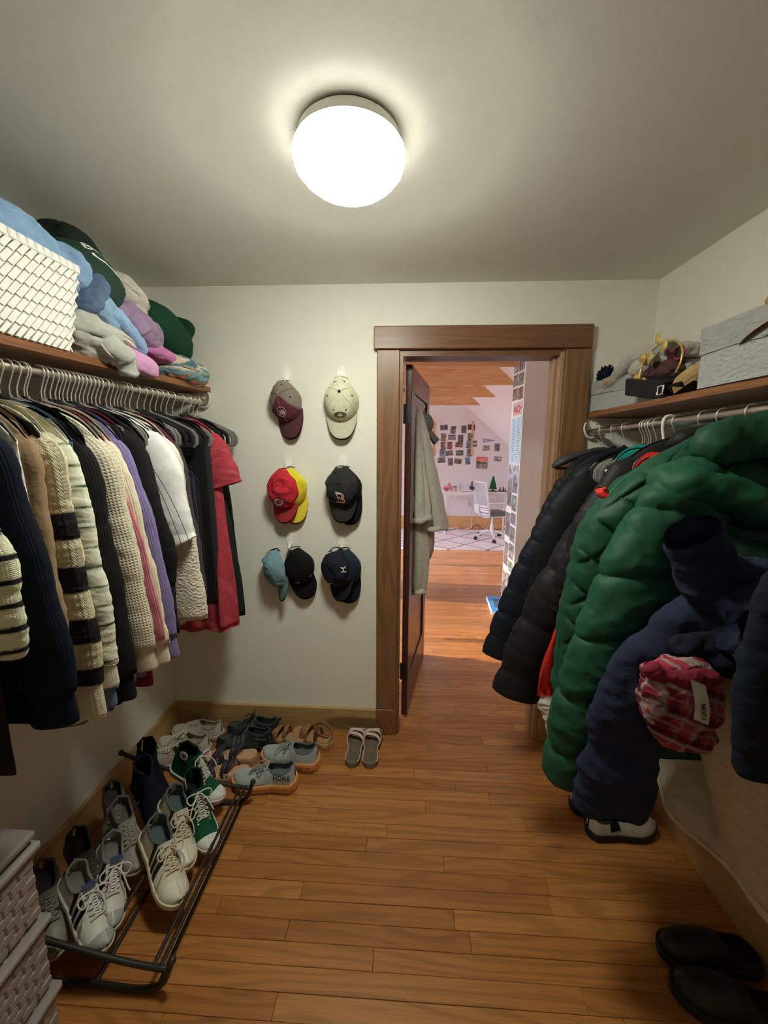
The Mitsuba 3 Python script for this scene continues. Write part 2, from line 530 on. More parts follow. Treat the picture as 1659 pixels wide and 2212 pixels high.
dpart('knob', xf(kn, rotm('x', 90), (DW - 0.06, -DT, 0.95)), 'm_steel', True, label='metal door knob')

# ceiling lamp
lamp = thing('ceiling_lamp', 'round white mushroom dome light on the ceiling', 'ceiling light')
LC = np.array([-0.148, 1.112])
part(lamp, 'base', xf(lathe([(0.0, 0), (0.118, 0), (0.128, -0.012), (0.130, -0.034), (0.126, -0.038), (0, -0.038)][::-1], 64), None, (*LC, H)), 'm_plastic', (0.8, 0.79, 0.74))
dome = [(0.135, -0.036), (0.1405, -0.045), (0.141, -0.056), (0.136, -0.072), (0.121, -0.090), (0.097, -0.108), (0.067, -0.124), (0.036, -0.134), (0.0, -0.138)]
for nm, pr, gain, lb in (('shade_rim', dome[:4], 0.13, 'softly glowing rim of the frosted dome'), ('shade', dome[3:], 1.0, 'glowing frosted dome')):
    k = part(lamp, nm, xf(lathe(pr[::-1], 64), None, (*LC, H)), 'm_plastic', (0.9, 0.9, 0.88), label=lb)
    scene[k]['emitter'] = {'type': 'area', 'radiance': rgb(*[c * gain for c in LAMP_RGB])}
# ================================================================ the room beyond
SL = 0.876
RX = -0.55                                   # ridge
zr = lambda x: 2.354 - SL * (x - 1.194)
RZ = zr(RX)
KX = 2.25
LX = 2 * RX - KX
def slope(name, label, x0, x1, holes):
    """roof slope between y = D and YW, holes in (distance down the slope, y)"""
    z0, z1 = (zr(x0) if x0 >= RX else zr(2 * RX - x0)), (zr(x1) if x1 >= RX else zr(2 * RX - x1))
    L = math.hypot(x1 - x0, z1 - z0)
    poly = Polygon([(0, D + WT), (L, D + WT), (L, YW), (0, YW)], [sbox(*h).exterior.coords[:-1] for h in holes])
    v, f = extrude(poly, 0.02)
    e = np.array([(x1 - x0) / L, 0, (z1 - z0) / L]); nrm = np.array([-e[2], 0, e[0]]) * (1 if x1 > x0 else -1)
    P = np.array([x0, 0, z0]) + v[:, :1] * e + v[:, 1:2] * [0, 1, 0] + v[:, 2:3] * nrm
    struct(name, label, (P, f), 'm_bedwall')
    return e
slope('ceiling_slope_right', 'white sloping ceiling right of the beams', RX, KX, [])
slope('ceiling_slope_left', 'white sloping ceiling left of the beams with a skylight', RX, LX, [(1.5, 2.9, 3.0, 4.4), (1.5, 5.0, 3.0, 6.6)])
struct('wall_knee_right', 'low white wall under the right slope', boxm(KX, KX + 0.05, D + WT, YW, 0, zr(KX) + 0.02), 'm_bedwall')
kn_ = Polygon([(D + WT, 0), (YW, 0), (YW, zr(KX)), (D + WT, zr(KX))], [sbox(2.9, 0.3, 4.9, 1.38).exterior.coords[:-1], sbox(5.2, 0.3, 7.3, 1.38).exterior.coords[:-1]])
v, f = extrude(kn_, 0.05)
struct('wall_knee_left', 'low white wall with windows under the left slope', (np.stack([LX - v[:, 2], v[:, 0], v[:, 1]], 1), f), 'm_bedwall')
gab = Polygon([(LX, 0), (KX, 0), (KX, zr(KX)), (RX, RZ), (LX, zr(KX))], [sbox(-0.1, 2.55, 1.0, 3.05).exterior.coords[:-1]])
v, f = extrude(gab, 0.05)
struct('wall_gable', 'white gable wall with the photographs and the desk', (np.stack([v[:, 0], YW + v[:, 2], v[:, 1]], 1), f), 'm_bedwall')
ng = Polygon([(LX, 0), (-0.15, 0), (-0.15, 2.2), (0.9, 2.2), (0.9, 0), (KX, 0), (KX, zr(KX)), (RX, RZ), (LX, zr(KX))])
v, f = extrude(ng, 0.02)
struct('wall_bedroom_near', 'bedroom side of the closet wall', (np.stack([v[:, 0], D + WT + v[:, 2], v[:, 1]], 1), f), 'm_bedwall')
struct('baseboard_gable', 'brown wooden baseboard behind the desk', cbox(LX, KX, YW - 0.02, YW, 0, 0.27, 0.003, 0.4), 'm_pine')
# column with the snapshots
CX, CY0, CY1 = 0.965, 3.36, 3.72
v, f = extrude(Polygon([(CX, 0), (KX, 0), (KX, zr(KX)), (CX, zr(CX))]), CY1 - CY0)
struct('wall_column', 'plain wall stub right of the doorway with snapshots on its left side', (np.stack([v[:, 0], CY0 + v[:, 2], v[:, 1]], 1), f), 'm_wall')
# collar beams
for i, (y, zb, hh) in enumerate(((3.55, 2.285, 0.20), (4.66, 2.30, 0.20), (5.72, 2.30, 0.20), (6.80, 2.305, 0.16))):
    nth = ('nearest to the doorway', 'second from the doorway', 'third from the doorway', 'farthest, close to the gable wall')[i]
    b = np.array([(RX * 2 - 1.19, zb), (1.19 + (2.354 - zb) / SL * 0.9 - 0.02, zb), (1.19 + (2.354 - zb - hh) / SL - 0.02, zb + hh), (RX * 2 - 1.0, zb + hh)])
    xe = 1.194 + (2.354 - zb) / SL
    poly = Polygon([(2 * RX - xe, zb), (xe, zb), (xe - hh / SL, zb + hh), (2 * RX - xe + hh / SL, zb + hh)])
    v, f = extrude(poly, 0.045)
    solo('ceiling_beam', 'knotty pine ceiling beam, ' + nth, 'beam', (np.stack([v[:, 0], y + v[:, 2], v[:, 1]], 1), f, np.tile([0.17 * i + 0.1, 0], (len(v), 1))), 'm_pine', smooth=False, group='pine ceiling beams')

# rug
def rugcol(v):
    u, w = (v[:, 0] - 0.1) / 0.62, (v[:, 1] - 6.12) / 0.62
    d = np.maximum(np.abs(((u + w) % 1) - 0.5), np.abs(((u - w) % 1) - 0.5))
    return np.where((d > 0.481)[:, None], [0.10, 0.10, 0.12], [0.74, 0.72, 0.72])
gx, gy = np.meshgrid(np.linspace(-1.2, 2.1, 331), np.linspace(6.12, 7.68, 157), indexing='ij')
P = np.stack([gx, gy, 0.012 + 0.002 * meshkit.noise(np.stack([gx, gy, gx * 0], -1) * 30)], -1)
edge = (np.abs(gx - 0.45) > 1.645) | (gy < 6.122) | (gy > 7.676)
P[..., 2] = np.where(edge, 0.0005, P[..., 2])
m = gridmesh(P)
solo('rug', 'white rug with thin dark diamond lines under the office chair', 'rug', (m[0], m[1][:, ::-1], m[2]), 'm_cotton', rugcol)

# desk
dk = thing('desk', 'white desk with thin metal legs against the gable wall', 'desk')
WHT = (0.82, 0.81, 0.81)
DX0, DX1, DY0, DY1, DZ = 0.72, 1.98, 7.12, 7.70, 0.80
part(dk, 'tabletop', cbox(DX0, DX1, DY0, DY1, DZ - 0.022, DZ, 0.003), 'm_plastic', WHT, False)
for x in (DX0 + 0.02, DX1 - 0.05):
    for y in (DY0 + 0.02, DY1 - 0.05):
        part(dk, 'leg', cbox(x, x + 0.03, y, y + 0.03, 0.014, DZ - 0.022, 0.002), 'm_plastic', WHT, False)
    part(dk, 'foot_rail', cbox(x + 0.003, x + 0.027, DY0 + 0.05, DY1 - 0.05, 0.1, 0.125, 0.002), 'm_plastic', WHT, False)
    part(dk, 'brace', tube([(x + 0.015 + (0.015 if x < 1 else -0.015), DY0 + 0.035, DZ - 0.12), (x + 0.015 + (0.11 if x < 1 else -0.11), DY0 + 0.035, DZ - 0.025)], 0.008, 6), 'm_plastic', WHT)
part(dk, 'apron', cbox(DX0 + 0.05, DX1 - 0.05, DY0 + 0.025, DY0 + 0.045, DZ - 0.05, DZ - 0.022, 0.002), 'm_plastic', WHT, False)

# office chair, side-on, facing right
ch = thing('office_chair', 'white mesh-backed swivel office chair with a grey seat', 'chair')
CP = np.array([1.55, 6.86, 0.0155])
GW = (0.80, 0.80, 0.81)
def cpt(name, m, b='m_plastic', col=GW, smooth=True, label=None):
    part(ch, name, xf(m, rotm('z', 22), CP), b, col, smooth, label)
for k in range(5):
    a = k * 2 * np.pi / 5 + 0.5
    d = np.array([math.cos(a), math.sin(a), 0])
    cpt('spoke', tube(spline([(0, 0, 0.125), d * 0.1 + [0, 0, 0.135], d * 0.2 + [0, 0, 0.105], d * 0.29 + [0, 0, 0.072]], 8), [0.022] * 4 + [0.018] * 4, 8))
    cpt('caster', cat(xf(lathe([(0, -0.012), (0.026, -0.012), (0.028, 0), (0.026, 0.012), (0, 0.012)][::-1], 14), rotm('x', 90), d * 0.3 + [0, -0.015, 0.028]), xf(lathe([(0, -0.012), (0.026, -0.012), (0.028, 0), (0.026, 0.012), (0, 0.012)][::-1], 14), rotm('x', 90), d * 0.3 + [0, 0.015, 0.028]), tube([d * 0.3 + [0, 0, 0.03], d * 0.29 + [0, 0, 0.075]], 0.007, 6)), 'm_plastic', (0.03, 0.03, 0.03), label='black caster')
cpt('gas_lift', xf(lathe([(0.0, 0.10), (0.03, 0.10), (0.03, 0.26), (0.016, 0.262), (0.016, 0.40), (0, 0.40)][::-1], 16)))
cpt('mechanism', cbox(-0.09, 0.07, -0.07, 0.07, 0.39, 0.43, 0.01), 'm_plastic', (0.05, 0.05, 0.05), False, 'black tilt mechanism')
seat = superell((0.235, 0.235, 0.035), 0.5)
cpt('seat', xf(seat, None, (0.02, 0, 0.465)), 'm_cotton', (0.16, 0.155, 0.16), True, 'grey fabric seat')
cpt('seat_pan', xf(superell((0.225, 0.225, 0.02), 0.5), None, (0.02, 0, 0.435)))
def back_pt(u, w):                          # u: across -1..1, w: 0..1 up
    return np.array([-0.235 - 0.02 * math.sin(w * 3.0) - 0.10 * max(0, w - 0.3) ** 1.2 + 0.03 * u * u, u * (0.215 - 0.03 * w), 0.47 + 0.54 * w])
loop = [back_pt(u, 0) for u in np.linspace(-1, 1, 7)] + [back_pt(1, w) for w in np.linspace(0.08, 0.92, 9)] + [back_pt(u, 1) for u in np.linspace(1, -1, 7)] + [back_pt(-1, w) for w in np.linspace(0.92, 0.08, 9)]
cpt('back_frame', tube(np.array(loop), 0.016, 8, closed=True))
bars = []
for w in np.linspace(0.04, 0.96, 40):
    bars.append(tube([back_pt(u, w) for u in np.linspace(-0.97, 0.97, 7)], 0.0028, 4))
for u in np.linspace(-0.95, 0.95, 26):
    bars.append(tube([back_pt(u, w) for w in np.linspace(0.02, 0.98, 9)], 0.0018, 4))
cpt('back_mesh', cat(*bars), 'm_plastic', (0.66, 0.68, 0.72))
for w in (0.10, 0.17, 0.25):
    cpt('lumbar_bar', tube([back_pt(u, w) + [-0.02, 0, 0] for u in np.linspace(-1, 1, 9)], 0.012, 6, ry=0.018))
cpt('back_support', tube(spline([(0, 0, 0.41), (-0.16, 0, 0.40), (-0.26, 0, 0.46), (-0.285, 0, 0.62)], 10), 0.02, 8))
for s in (-1, 1):
    cpt('armrest', tube(spline([(-0.235, s * 0.215, 0.665), (-0.1, s * 0.25, 0.67), (0.12, s * 0.265, 0.675), (0.2, s * 0.265, 0.665), (0.235, s * 0.262, 0.62), (0.19, s * 0.25, 0.5), (0.1, s * 0.22, 0.425)], 22), 0.013, 8, ry=0.016))

# headphones on the chair back and things on the desk
hp = thing('headphones', 'dark headphones hung over the back of the office chair', 'headphones')
hc = CP + rotm('z', 22) @ np.array([-0.36, 0.12, 0.985])
a = np.linspace(-0.3, np.pi + 0.3, 20)
part(hp, 'band', tube(np.stack([hc[0] + 0 * a, hc[1] + 0.07 * np.cos(a), hc[2] - 0.06 + 0.085 * np.sin(a)], 1), 0.007, 6, ry=0.012), 'm_plastic', (0.03, 0.03, 0.05))
for s in (-1, 1):
    part(hp, 'ear_cup', xf(lathe([(0, -0.014), (0.03, -0.014), (0.034, 0), (0.03, 0.014), (0, 0.014)][::-1], 16), rotm('x', 90), hc + [0, s * 0.07, -0.085]), 'm_plastic', (0.03, 0.03, 0.05))
def tree_mesh():
    out = []
    r3 = np.random.RandomState(5)
    for k in range(9):
        z, r = 0.045 + k * 0.026, 0.085 * (1 - k / 9.6)
        n = 11
        for j in range(n):
            a = j * 2 * np.pi / n + k * 0.5
            d = np.array([math.cos(a), math.sin(a), 0])
            p0, p1 = d * r * 0.1 + [0, 0, z + 0.03], d * r * r3.uniform(0.85, 1.1) + [0, 0, z - 0.004]
            out.append(tube(np.array([p0, p0 * 0.45 + p1 * 0.55 + [0, 0, 0.006], p1]), [0.009, 0.013, 0.002], 5))
    return cat(*out)
tre = thing('christmas_tree', 'little green Christmas tree standing on the white desk', 'ornament')
tp = (1.66, 7.42, DZ)
part(tre, 'foliage', xf(tree_mesh(), None, tp), 'm_cloth', mot((0.02, 0.13, 0.055), 0.5, 60), smooth=False)
part(tre, 'base', xf(lathe([(0, 0), (0.085, 0), (0.075, 0.014), (0.02, 0.02), (0.014, 0.05), (0, 0.05)][::-1], 20), None, tp), 'm_plastic', (0.06, 0.09, 0.06))
part(tre, 'trunk', xf(lathe([(0, 0.02), (0.008, 0.02), (0.002, 0.29), (0, 0.31)][::-1], 8), None, tp), 'm_cloth', (0.03, 0.10, 0.045))
nat = thing('figurine_set', 'small dark figurines on a stand beside the Christmas tree', 'ornament')
part(nat, 'stand', cbox(1.76, 1.91, 7.36, 7.46, DZ, DZ + 0.016, 0.003), 'm_plastic', (0.16, 0.08, 0.05), False)
for x, h, c in ((1.785, 0.07, (0.05, 0.04, 0.04)), (1.82, 0.06, (0.6, 0.55, 0.5)), (1.85, 0.075, (0.08, 0.05, 0.05)), (1.885, 0.055, (0.3, 0.12, 0.1))):
    part(nat, 'figure', xf(lathe([(0, 0), (0.016, 0), (0.013, h * 0.5), (0.007, h * 0.68), (0.011, h * 0.85), (0.006, h), (0, h)][::-1], 12), None, (x, 7.41, DZ + 0.016)), 'm_plastic', c)
sk = thing('gift_stack', 'red and white wrapped trinkets at the left end of the desk', 'ornament')
for (x, z, sx, sz, c, r) in ((0.79, 0.045, 0.055, 0.04, (0.55, 0.08, 0.14), 20), (0.86, 0.075, 0.03, 0.075, (0.62, 0.25, 0.28), -25), (0.80, 0.085, 0.035, 0.03, (0.7, 0.45, 0.45), 10), (0.845, 0.13, 0.02, 0.025, (0.6, 0.12, 0.2), 0)):
    part(sk, 'trinket', xf(superell((sx, 0.03, sz), 0.7, 20, 12), rotm('y', r), (x, 7.4, DZ + z)), 'm_plastic', c)
jar = thing('glass_jar', 'small jar with a brown lid on the desk beside the red trinkets', 'jar')
part(jar, 'body', xf(lathe([(0, 0), (0.036, 0), (0.04, 0.01), (0.04, 0.06), (0.03, 0.075), (0, 0.075)][::-1], 20), None, (0.945, 7.38, DZ)), 'm_plastic', (0.55, 0.42, 0.36))
part(jar, 'lid', xf(lathe([(0, 0), (0.037, 0), (0.037, 0.022), (0, 0.022)][::-1], 20), None, (0.945, 7.38, DZ + 0.075)), 'm_plastic', (0.35, 0.16, 0.08))
lt = thing('laptop_stand', 'pale folding laptop stand on the white desk', 'stand')
part(lt, 'tray', cbox(1.04, 1.36, 7.25, 7.45, DZ + 0.012, DZ + 0.03, 0.004), 'm_plastic', (0.72, 0.66, 0.66), False)
part(lt, 'foot', cbox(1.06, 1.34, 7.27, 7.31, DZ, DZ + 0.012, 0.002), 'm_plastic', (0.6, 0.58, 0.58), False)
for x in (1.09, 1.27):
    part(lt, 'arm', xf(cbox(-0.035, 0.035, -0.004, 0.004, 0, 0.13, 0.002), euler(-25, -20, 0), (x, 7.42, DZ + 0.03)), 'm_plastic', (0.62, 0.58, 0.6), False)

# sockets, cords, power strip
ol = thing('wall_outlet', 'white wall outlet under the desk', 'outlet')
part(ol, 'plate', cbox(1.205, 1.285, YW - 0.006, YW, 0.48, 0.61, 0.002), 'm_plastic', (0.85, 0.84, 0.83), False)
part(ol, 'plug', cbox(1.235, 1.275, YW - 0.035, YW - 0.006, 0.505, 0.545, 0.004), 'm_plastic', (0.82, 0.81, 0.8), False)
solo('charging_cable', 'white cable hanging from the wall outlet to the floor', 'cord', tube(spline([(1.26, YW - 0.03, 0.52), (1.31, YW - 0.06, 0.42), (1.335, YW - 0.05, 0.22), (1.32, YW - 0.08, 0.05), (1.2, YW - 0.1, 0.02), (1.28, YW - 0.16, 0.02)], 30), 0.006, 6), 'm_plastic', (0.8, 0.79, 0.78))
solo('power_strip', 'white power strip at the foot of the gable wall', 'power strip', cbox(0.84, 1.10, YW - 0.09, YW - 0.035, 0.0, 0.04, 0.004), 'm_plastic', (0.85, 0.84, 0.83), False)
for kx, c0 in enumerate(((0.55, 0.03), (1.35, 0.05))):
    solo('floor_cable', ('dark cable lying on the floor left of the wall outlet', 'dark cable lying on the floor right of the wall outlet')[kx], 'cord', tube(spline([(c0[0], YW - 0.05, 0.02), (c0[0] + 0.12, YW - 0.09, 0.1), (c0[0] + 0.2, YW - 0.1, 0.03), (c0[0] + 0.38, YW - 0.12, 0.019), (c0[0] + 0.55, YW - 0.07, 0.022)], 24), 0.006, 6), 'm_plastic', (0.03, 0.03, 0.03))

# snapshots on the gable wall
def snapshot(w, h, seed, tone, dark):
    nx, ny = 8, 8
    gx, gz = np.meshgrid(np.linspace(-w / 2, w / 2, nx), np.linspace(-h / 2, h / 2, ny), indexing='ij')
    F = np.stack([gx, gx * 0, gz], -1)
    m = gridmesh(F)
    r = np.random.RandomState(seed)
    q = m[0] * [60, 1, 60] + seed
    n = meshkit.fbm(q, 2, seed)
    c = 0.72 * np.asarray(tone) * np.where(n > 0.52, 1.6, dark)[:, None] * (0.6 + 0.8 * r.rand(len(n), 1)) + 0.02
    back = boxm(-w / 2, w / 2, 0.0004, 0.0025, -h / 2, h / 2)
    m = cat((m[0], m[1]), back)
    return m, np.vstack([c, np.full((8, 3), 0.7)])
def wall_photo(px, pz, w, h, seed, tone, dark, rot, label, group=None):
    m, c = snapshot(w, h, seed, tone, dark)
    solo('snapshot', label, 'photo', xf(m, rotm('y', rot), (px, YW - 0.004, pz)), 'm_print', c, False, group)
GR, BL, WM, GN = (0.22, 0.22, 0.22), (0.2, 0.3, 0.5), (0.32, 0.2, 0.14), (0.16, 0.2, 0.16)
rows = [
    ('top', [(0.75, 1.985, 'l', GR), (0.93, 1.94, 'p', GR), (1.13, 1.95, 'p', GN), (1.27, 1.99, 'l', (0.16, 0.06, 0.05))]),
    ('second', [(0.745, 1.80, 'p', WM), (0.91, 1.80, 'l', GR), (1.075, 1.775, 'p', (0.12, 0.1, 0.1)), (1.255, 1.81, 'p', GR)]),
    ('third', [(0.745, 1.64, 'p', WM), (0.87, 1.645, 'p', (0.36, 0.13, 0.11)), (1.05, 1.66, 'l', WM), (1.235, 1.665, 'p', BL)]),
    ('fourth', [(0.73, 1.50, 'p', BL), (0.865, 1.50, 'l', GR), (1.065, 1.505, 'l', GN), (1.25, 1.51, 'p', (0.14, 0.22, 0.24))]),
    ('bottom', [(0.72, 1.365, 'l', GR), (0.895, 1.33, 'p', GR), (1.04, 1.345, 'l', WM), (1.225, 1.355, 'p', BL)])]
sd = 100
for rn, items in rows:
    for j, (x, z, o, t) in enumerate(items):
        sd += 1
        w, h = (0.145, 0.10) if o == 'l' else (0.098, 0.145)
        wall_photo(x, z, w, h, sd, t, 0.35, rng.uniform(-7, 7), f'snapshot on the gable wall, {rn} row between the wooden battens, {("first", "second", "third", "fourth")[j]} from the left', 'snapshots between the battens')
for x, z, w, h, t, lb in ((1.33, 1.715, 0.085, 0.05, GR, 'tiny photo strip right of the batten, upper one'), (1.33, 1.645, 0.085, 0.05, GR, 'tiny photo strip right of the batten, lower one'), (1.545, 1.60, 0.14, 0.10, (0.5, 0.45, 0.45), 'pale snapshot under the blue pennant'), (1.755, 1.615, 0.10, 0.14, (0.2, 0.2, 0.24), 'dark upright snapshot at the right of the gable wall'), (1.775, 1.395, 0.145, 0.095, (0.35, 0.38, 0.38), 'grey snapshot right of the red canvas')):
    sd += 1
    wall_photo(x + 0.02, z, w, h, sd, t, 0.5, rng.uniform(-3, 3), lb)
for x, z0, z1, lb in ((0.545, 1.45, 2.10, 'left wooden batten that holds the photo strings'), (1.275, 1.46, 2.10, 'right wooden batten that holds the photo strings')):
    solo('wooden_batten', lb, 'batten', (cbox(x, x + 0.038, YW - 0.02, YW, z0, z1, 0.004) + (np.zeros((24, 2)),)), 'm_pine', smooth=False)
for i, z in enumerate((2.06, 1.86, 1.70, 1.56, 1.41)):
    xs = np.linspace(0.565, 1.29, 12)
    solo('photo_string', 'thin string between the battens, ' + ('topmost', 'second', 'third', 'fourth', 'lowest')[i], 'string', tube(np.stack([xs, xs * 0 + YW - 0.007, z - 0.05 * (1 - ((xs - 0.93) / 0.37) ** 2)], 1), 0.0012, 4), 'm_plastic', (0.6, 0.58, 0.56))
pn = thing('pennant', 'small blue pennant flag on the gable wall', 'pennant')
part(pn, 'flag', (np.array([(1.50, YW - 0.003, 1.785), (1.50, YW - 0.003, 1.70), (1.745, YW - 0.003, 1.745), (1.50, YW, 1.785), (1.50, YW, 1.70), (1.745, YW, 1.745)]), np.array([(0, 1, 2), (3, 5, 4), (0, 2, 5), (0, 5, 3), (1, 4, 5), (1, 5, 2)])), 'm_cloth', (0.28, 0.33, 0.47), False)
part(pn, 'hoist_band', boxm(1.49, 1.51, YW - 0.004, YW, 1.695, 1.79), 'm_cloth', (0.55, 0.52, 0.56), False)
part(pn, 'emblem', xf(ico(2, (0.02, 0.001, 0.014)), None, (1.55, YW - 0.004, 1.742)), 'm_cloth', (0.75, 0.72, 0.75))
cv = thing('canvas_picture', 'small canvas of a lake under a red sky on the gable wall', 'picture')
part(cv, 'canvas', cbox(1.39, 1.605, YW - 0.02, YW, 1.21, 1.43, 0.008), 'm_print', (0.45, 0.07, 0.06), False)
gx, gz = np.meshgrid(np.linspace(1.395, 1.60, 40), np.linspace(1.215, 1.425, 40), indexing='ij')
def lake(v):
    w, q = (v[:, 2] - 1.215) / 0.21, (v[:, 0] - 1.395) / 0.205
    n = meshkit.fbm(np.stack([q * 5, w * 16, q * 0], 1), 3, 9)
    c = np.where((w > 0.55)[:, None], np.where((n + w * 0.5 > 0.95)[:, None], [0.62, 0.09, 0.07], [0.75, 0.30, 0.25]), [0.16, 0.2, 0.17])
    c = np.where(((w > 0.4) & (w < 0.62 - 0.25 * q + 0.1 * n))[:, None], [0.05, 0.12, 0.08], c)
    return np.where(((w < 0.4) & (n > 0.5) & (q > 0.3))[:, None], [0.65, 0.42, 0.34], c)
m = gridmesh(np.stack([gx, gx * 0 + YW - 0.0215, gz], -1))
part(cv, 'painting', m, 'm_print', lake)
sh = thing('wall_shelf', 'little pinkish shelf high on the gable wall beside the door', 'shelf')
part(sh, 'board', cbox(0.30, 0.46, YW - 0.1, YW, 2.14, 2.16, 0.002), 'm_plastic', (0.75, 0.55, 0.5), False)
part(sh, 'back_board', cbox(0.30, 0.46, YW - 0.012, YW, 2.16, 2.24, 0.002), 'm_plastic', (0.62, 0.3, 0.22), False)

# snapshots and posters on the left face of the column
def col_photo(name, y0, y1, z0, z1, seed, tone, dark, label, group=None, cat_='photo'):
    m, c = snapshot(y1 - y0, z1 - z0, seed, tone, dark)
    b = 0.004
    m2, c2 = boxm(-(y1 - y0) / 2 - b, (y1 - y0) / 2 + b, 0.0003, 0.0022, -(z1 - z0) / 2 - b, (z1 - z0) / 2 + b), np.full((8, 3), 0.78)
    m, c = cat(m, m2), np.vstack([c, c2])
    solo(name, label, cat_, xf(m, rotm('x', rng.uniform(-1.5, 1.5)) @ rotm('z', -90), (CX - 0.004, (y0 + y1) / 2, (z0 + z1) / 2)), 'm_print', c, False, group)
ORD = ('first', 'second', 'third', 'fourth', 'fifth', 'sixth', 'seventh', 'eighth', 'ninth', 'tenth', 'eleventh', 'twelfth')
z = 0.06
rowsn = 0
tones = [(0.2, 0.22, 0.26), (0.26, 0.3, 0.42), (0.3, 0.24, 0.24), (0.24, 0.3, 0.27), (0.36, 0.36, 0.42), (0.14, 0.13, 0.15)]
while z < 1.27:
    h = 0.145 if rowsn % 3 else 0.11
    for j in range(2):
        sd += 1
        y0 = CY0 + 0.02 + j * 0.165
        oz = 0.02 * (j if rowsn % 2 else -j)
        col_photo('snapshot', y0 + 0.006, y0 + 0.15, z + oz, z + h - 0.01 + oz, sd, tones[(rowsn * 3 + j * 2) % 6], 0.4, f'snapshot on the side of the wall stub, {ORD[rowsn]} row from the floor, {("nearer", "farther")[j]} one', 'snapshots on the wall stub')
    z += h + 0.012
    rowsn += 1
for j in range(2):
    sd += 1
    col_photo('snapshot', CY0 + 0.03 + j * 0.16, CY0 + 0.175 + j * 0.16, 1.30, 1.45, sd, (0.55, 0.58, 0.7), 0.4, f'pale tall snapshot under the light blue poster, {("nearer", "farther")[j]} one')
po = thing('poster', 'light blue poster with columns of small grey print on the wall stub', 'poster')
part(po, 'sheet', boxm(CX - 0.003, CX - 0.0005, CY0 + 0.02, CY0 + 0.33, 1.465, 1.86), 'm_print', (0.50, 0.72, 0.80), False)
ln = []
r4 = np.random.RandomState(11)
for zz in np.linspace(1.49, 1.835, 22):
    for cy in (CY0 + 0.05, CY0 + 0.19):
        a = cy + r4.uniform(0, 0.03)
        ln.append(boxm(CX - 0.004, CX - 0.0028, a, a + r4.uniform(0.04, 0.09), zz, zz + 0.006))
part(po, 'print_lines', cat(*ln), 'm_print', (0.22, 0.3, 0.38), False, kind='stuff')
sg = thing('sign', 'pinkish sign with red letters NO above the light blue poster', 'sign')
part(sg, 'sheet', boxm(CX - 0.003, CX - 0.0005, CY0 + 0.03, CY0 + 0.30, 1.875, 1.985), 'm_print', (0.66, 0.50, 0.48), False)
tm = text('NO', 0.06, 0.001)
part(sg, 'lettering', xf(tm, np.array([[0, 0, -1.0], [-1, 0, 0], [0, 1, 0]]), (CX - 0.0035, CY0 + 0.165, 1.925), (1.5, 1, 1)), 'm_print', (0.5, 0.05, 0.06), False)
part(sg, 'rule', cat(boxm(CX - 0.004, CX - 0.0028, CY0 + 0.03, CY0 + 0.095, 1.922, 1.93), boxm(CX - 0.004, CX - 0.0028, CY0 + 0.235, CY0 + 0.30, 1.922, 1.93)), 'm_print', (0.5, 0.05, 0.06), False)
z = 2.0
for rr in range(3):
    for j in range(2):
        sd += 1
        col_photo('snapshot', CY0 + 0.025 + j * 0.165, CY0 + 0.17 + j * 0.165, z + 0.01 * j, z + 0.1 + 0.01 * j, sd, ((0.3, 0.2, 0.14), (0.2, 0.24, 0.2), (0.24, 0.24, 0.27))[rr], 0.4, f'snapshot above the red lettered sign, {ORD[rr]} row up, {("nearer", "farther")[j]} one', 'snapshots above the sign')
    z += 0.115

bk = thing('box', 'flat blue and white box lying on the floor at the wall stub', 'box')
Rb = rotm('z', -4)
part(bk, 'carton', xf(cbox(0, 0.145, 0, 0.42, 0, 0.035, 0.003), Rb, (0.865, 3.64, 0)), 'm_print', (0.72, 0.74, 0.78), False)
part(bk, 'cover', xf(boxm(0.004, 0.141, 0.004, 0.416, 0.035, 0.0362), Rb, (0.865, 3.64, 0)), 'm_print', (0.05, 0.24, 0.62), False)
part(bk, 'cover_picture', xf(boxm(0.05, 0.125, 0.12, 0.34, 0.0362, 0.0372), Rb, (0.865, 3.64, 0)), 'm_print', (0.05, 0.09, 0.13), False)
# ================================================================ shelves, rods and hangers
zsl = lambda y: 1.888 - 0.021 * (D - y)      # top of the left shelf, which sags a little towards the near end
zrl = lambda y: 1.8147 - 0.021 * (D - y)     # axis of the left rod
xsl = lambda y: -0.979 - 0.0172 * (D - y)
xrl = lambda y: -1.012 - 0.0172 * (D - y)
sf = thing('closet_shelf', 'reddish brown wooden shelf above the sweaters, holding the basket and folded clothes', 'shelf')
def shelf_board(xf_, zf_, xw, th, seed):
    P = []
    for y in (YF + 0.02, D - 0.001):
        P += [(xf_(y), y, zf_(y)), (xf_(y), y, zf_(y) - th), (xw, y, zf_(y)), (xw, y, zf_(y) - th)]
        P += [(xf_(y) + (0.004 if xw > xf_(y) else -0.004) * 0, y, zf_(y))]
    P = np.array(P)
    m = hull(np.delete(P, [4, 9], 0))
    return m + (np.tile([seed, 0.0], (len(m[0]), 1)),)
part(sf, 'board', shelf_board(xsl, zsl, XL, 0.024, 0.37), 'm_shelf', smooth=False)
ROD = 0.0155
def rod(name, label, xa, za, xb, zb):
    return solo(name, label, 'closet rod', tube([(xa, YF + 0.02, za), (xb, D - 0.012, zb)], ROD, 20), 'm_chrome')
rod('closet_rod', 'shiny metal closet rod carrying the sweaters under the left shelf', xrl(YF), zrl(YF), xrl(D), zrl(D))
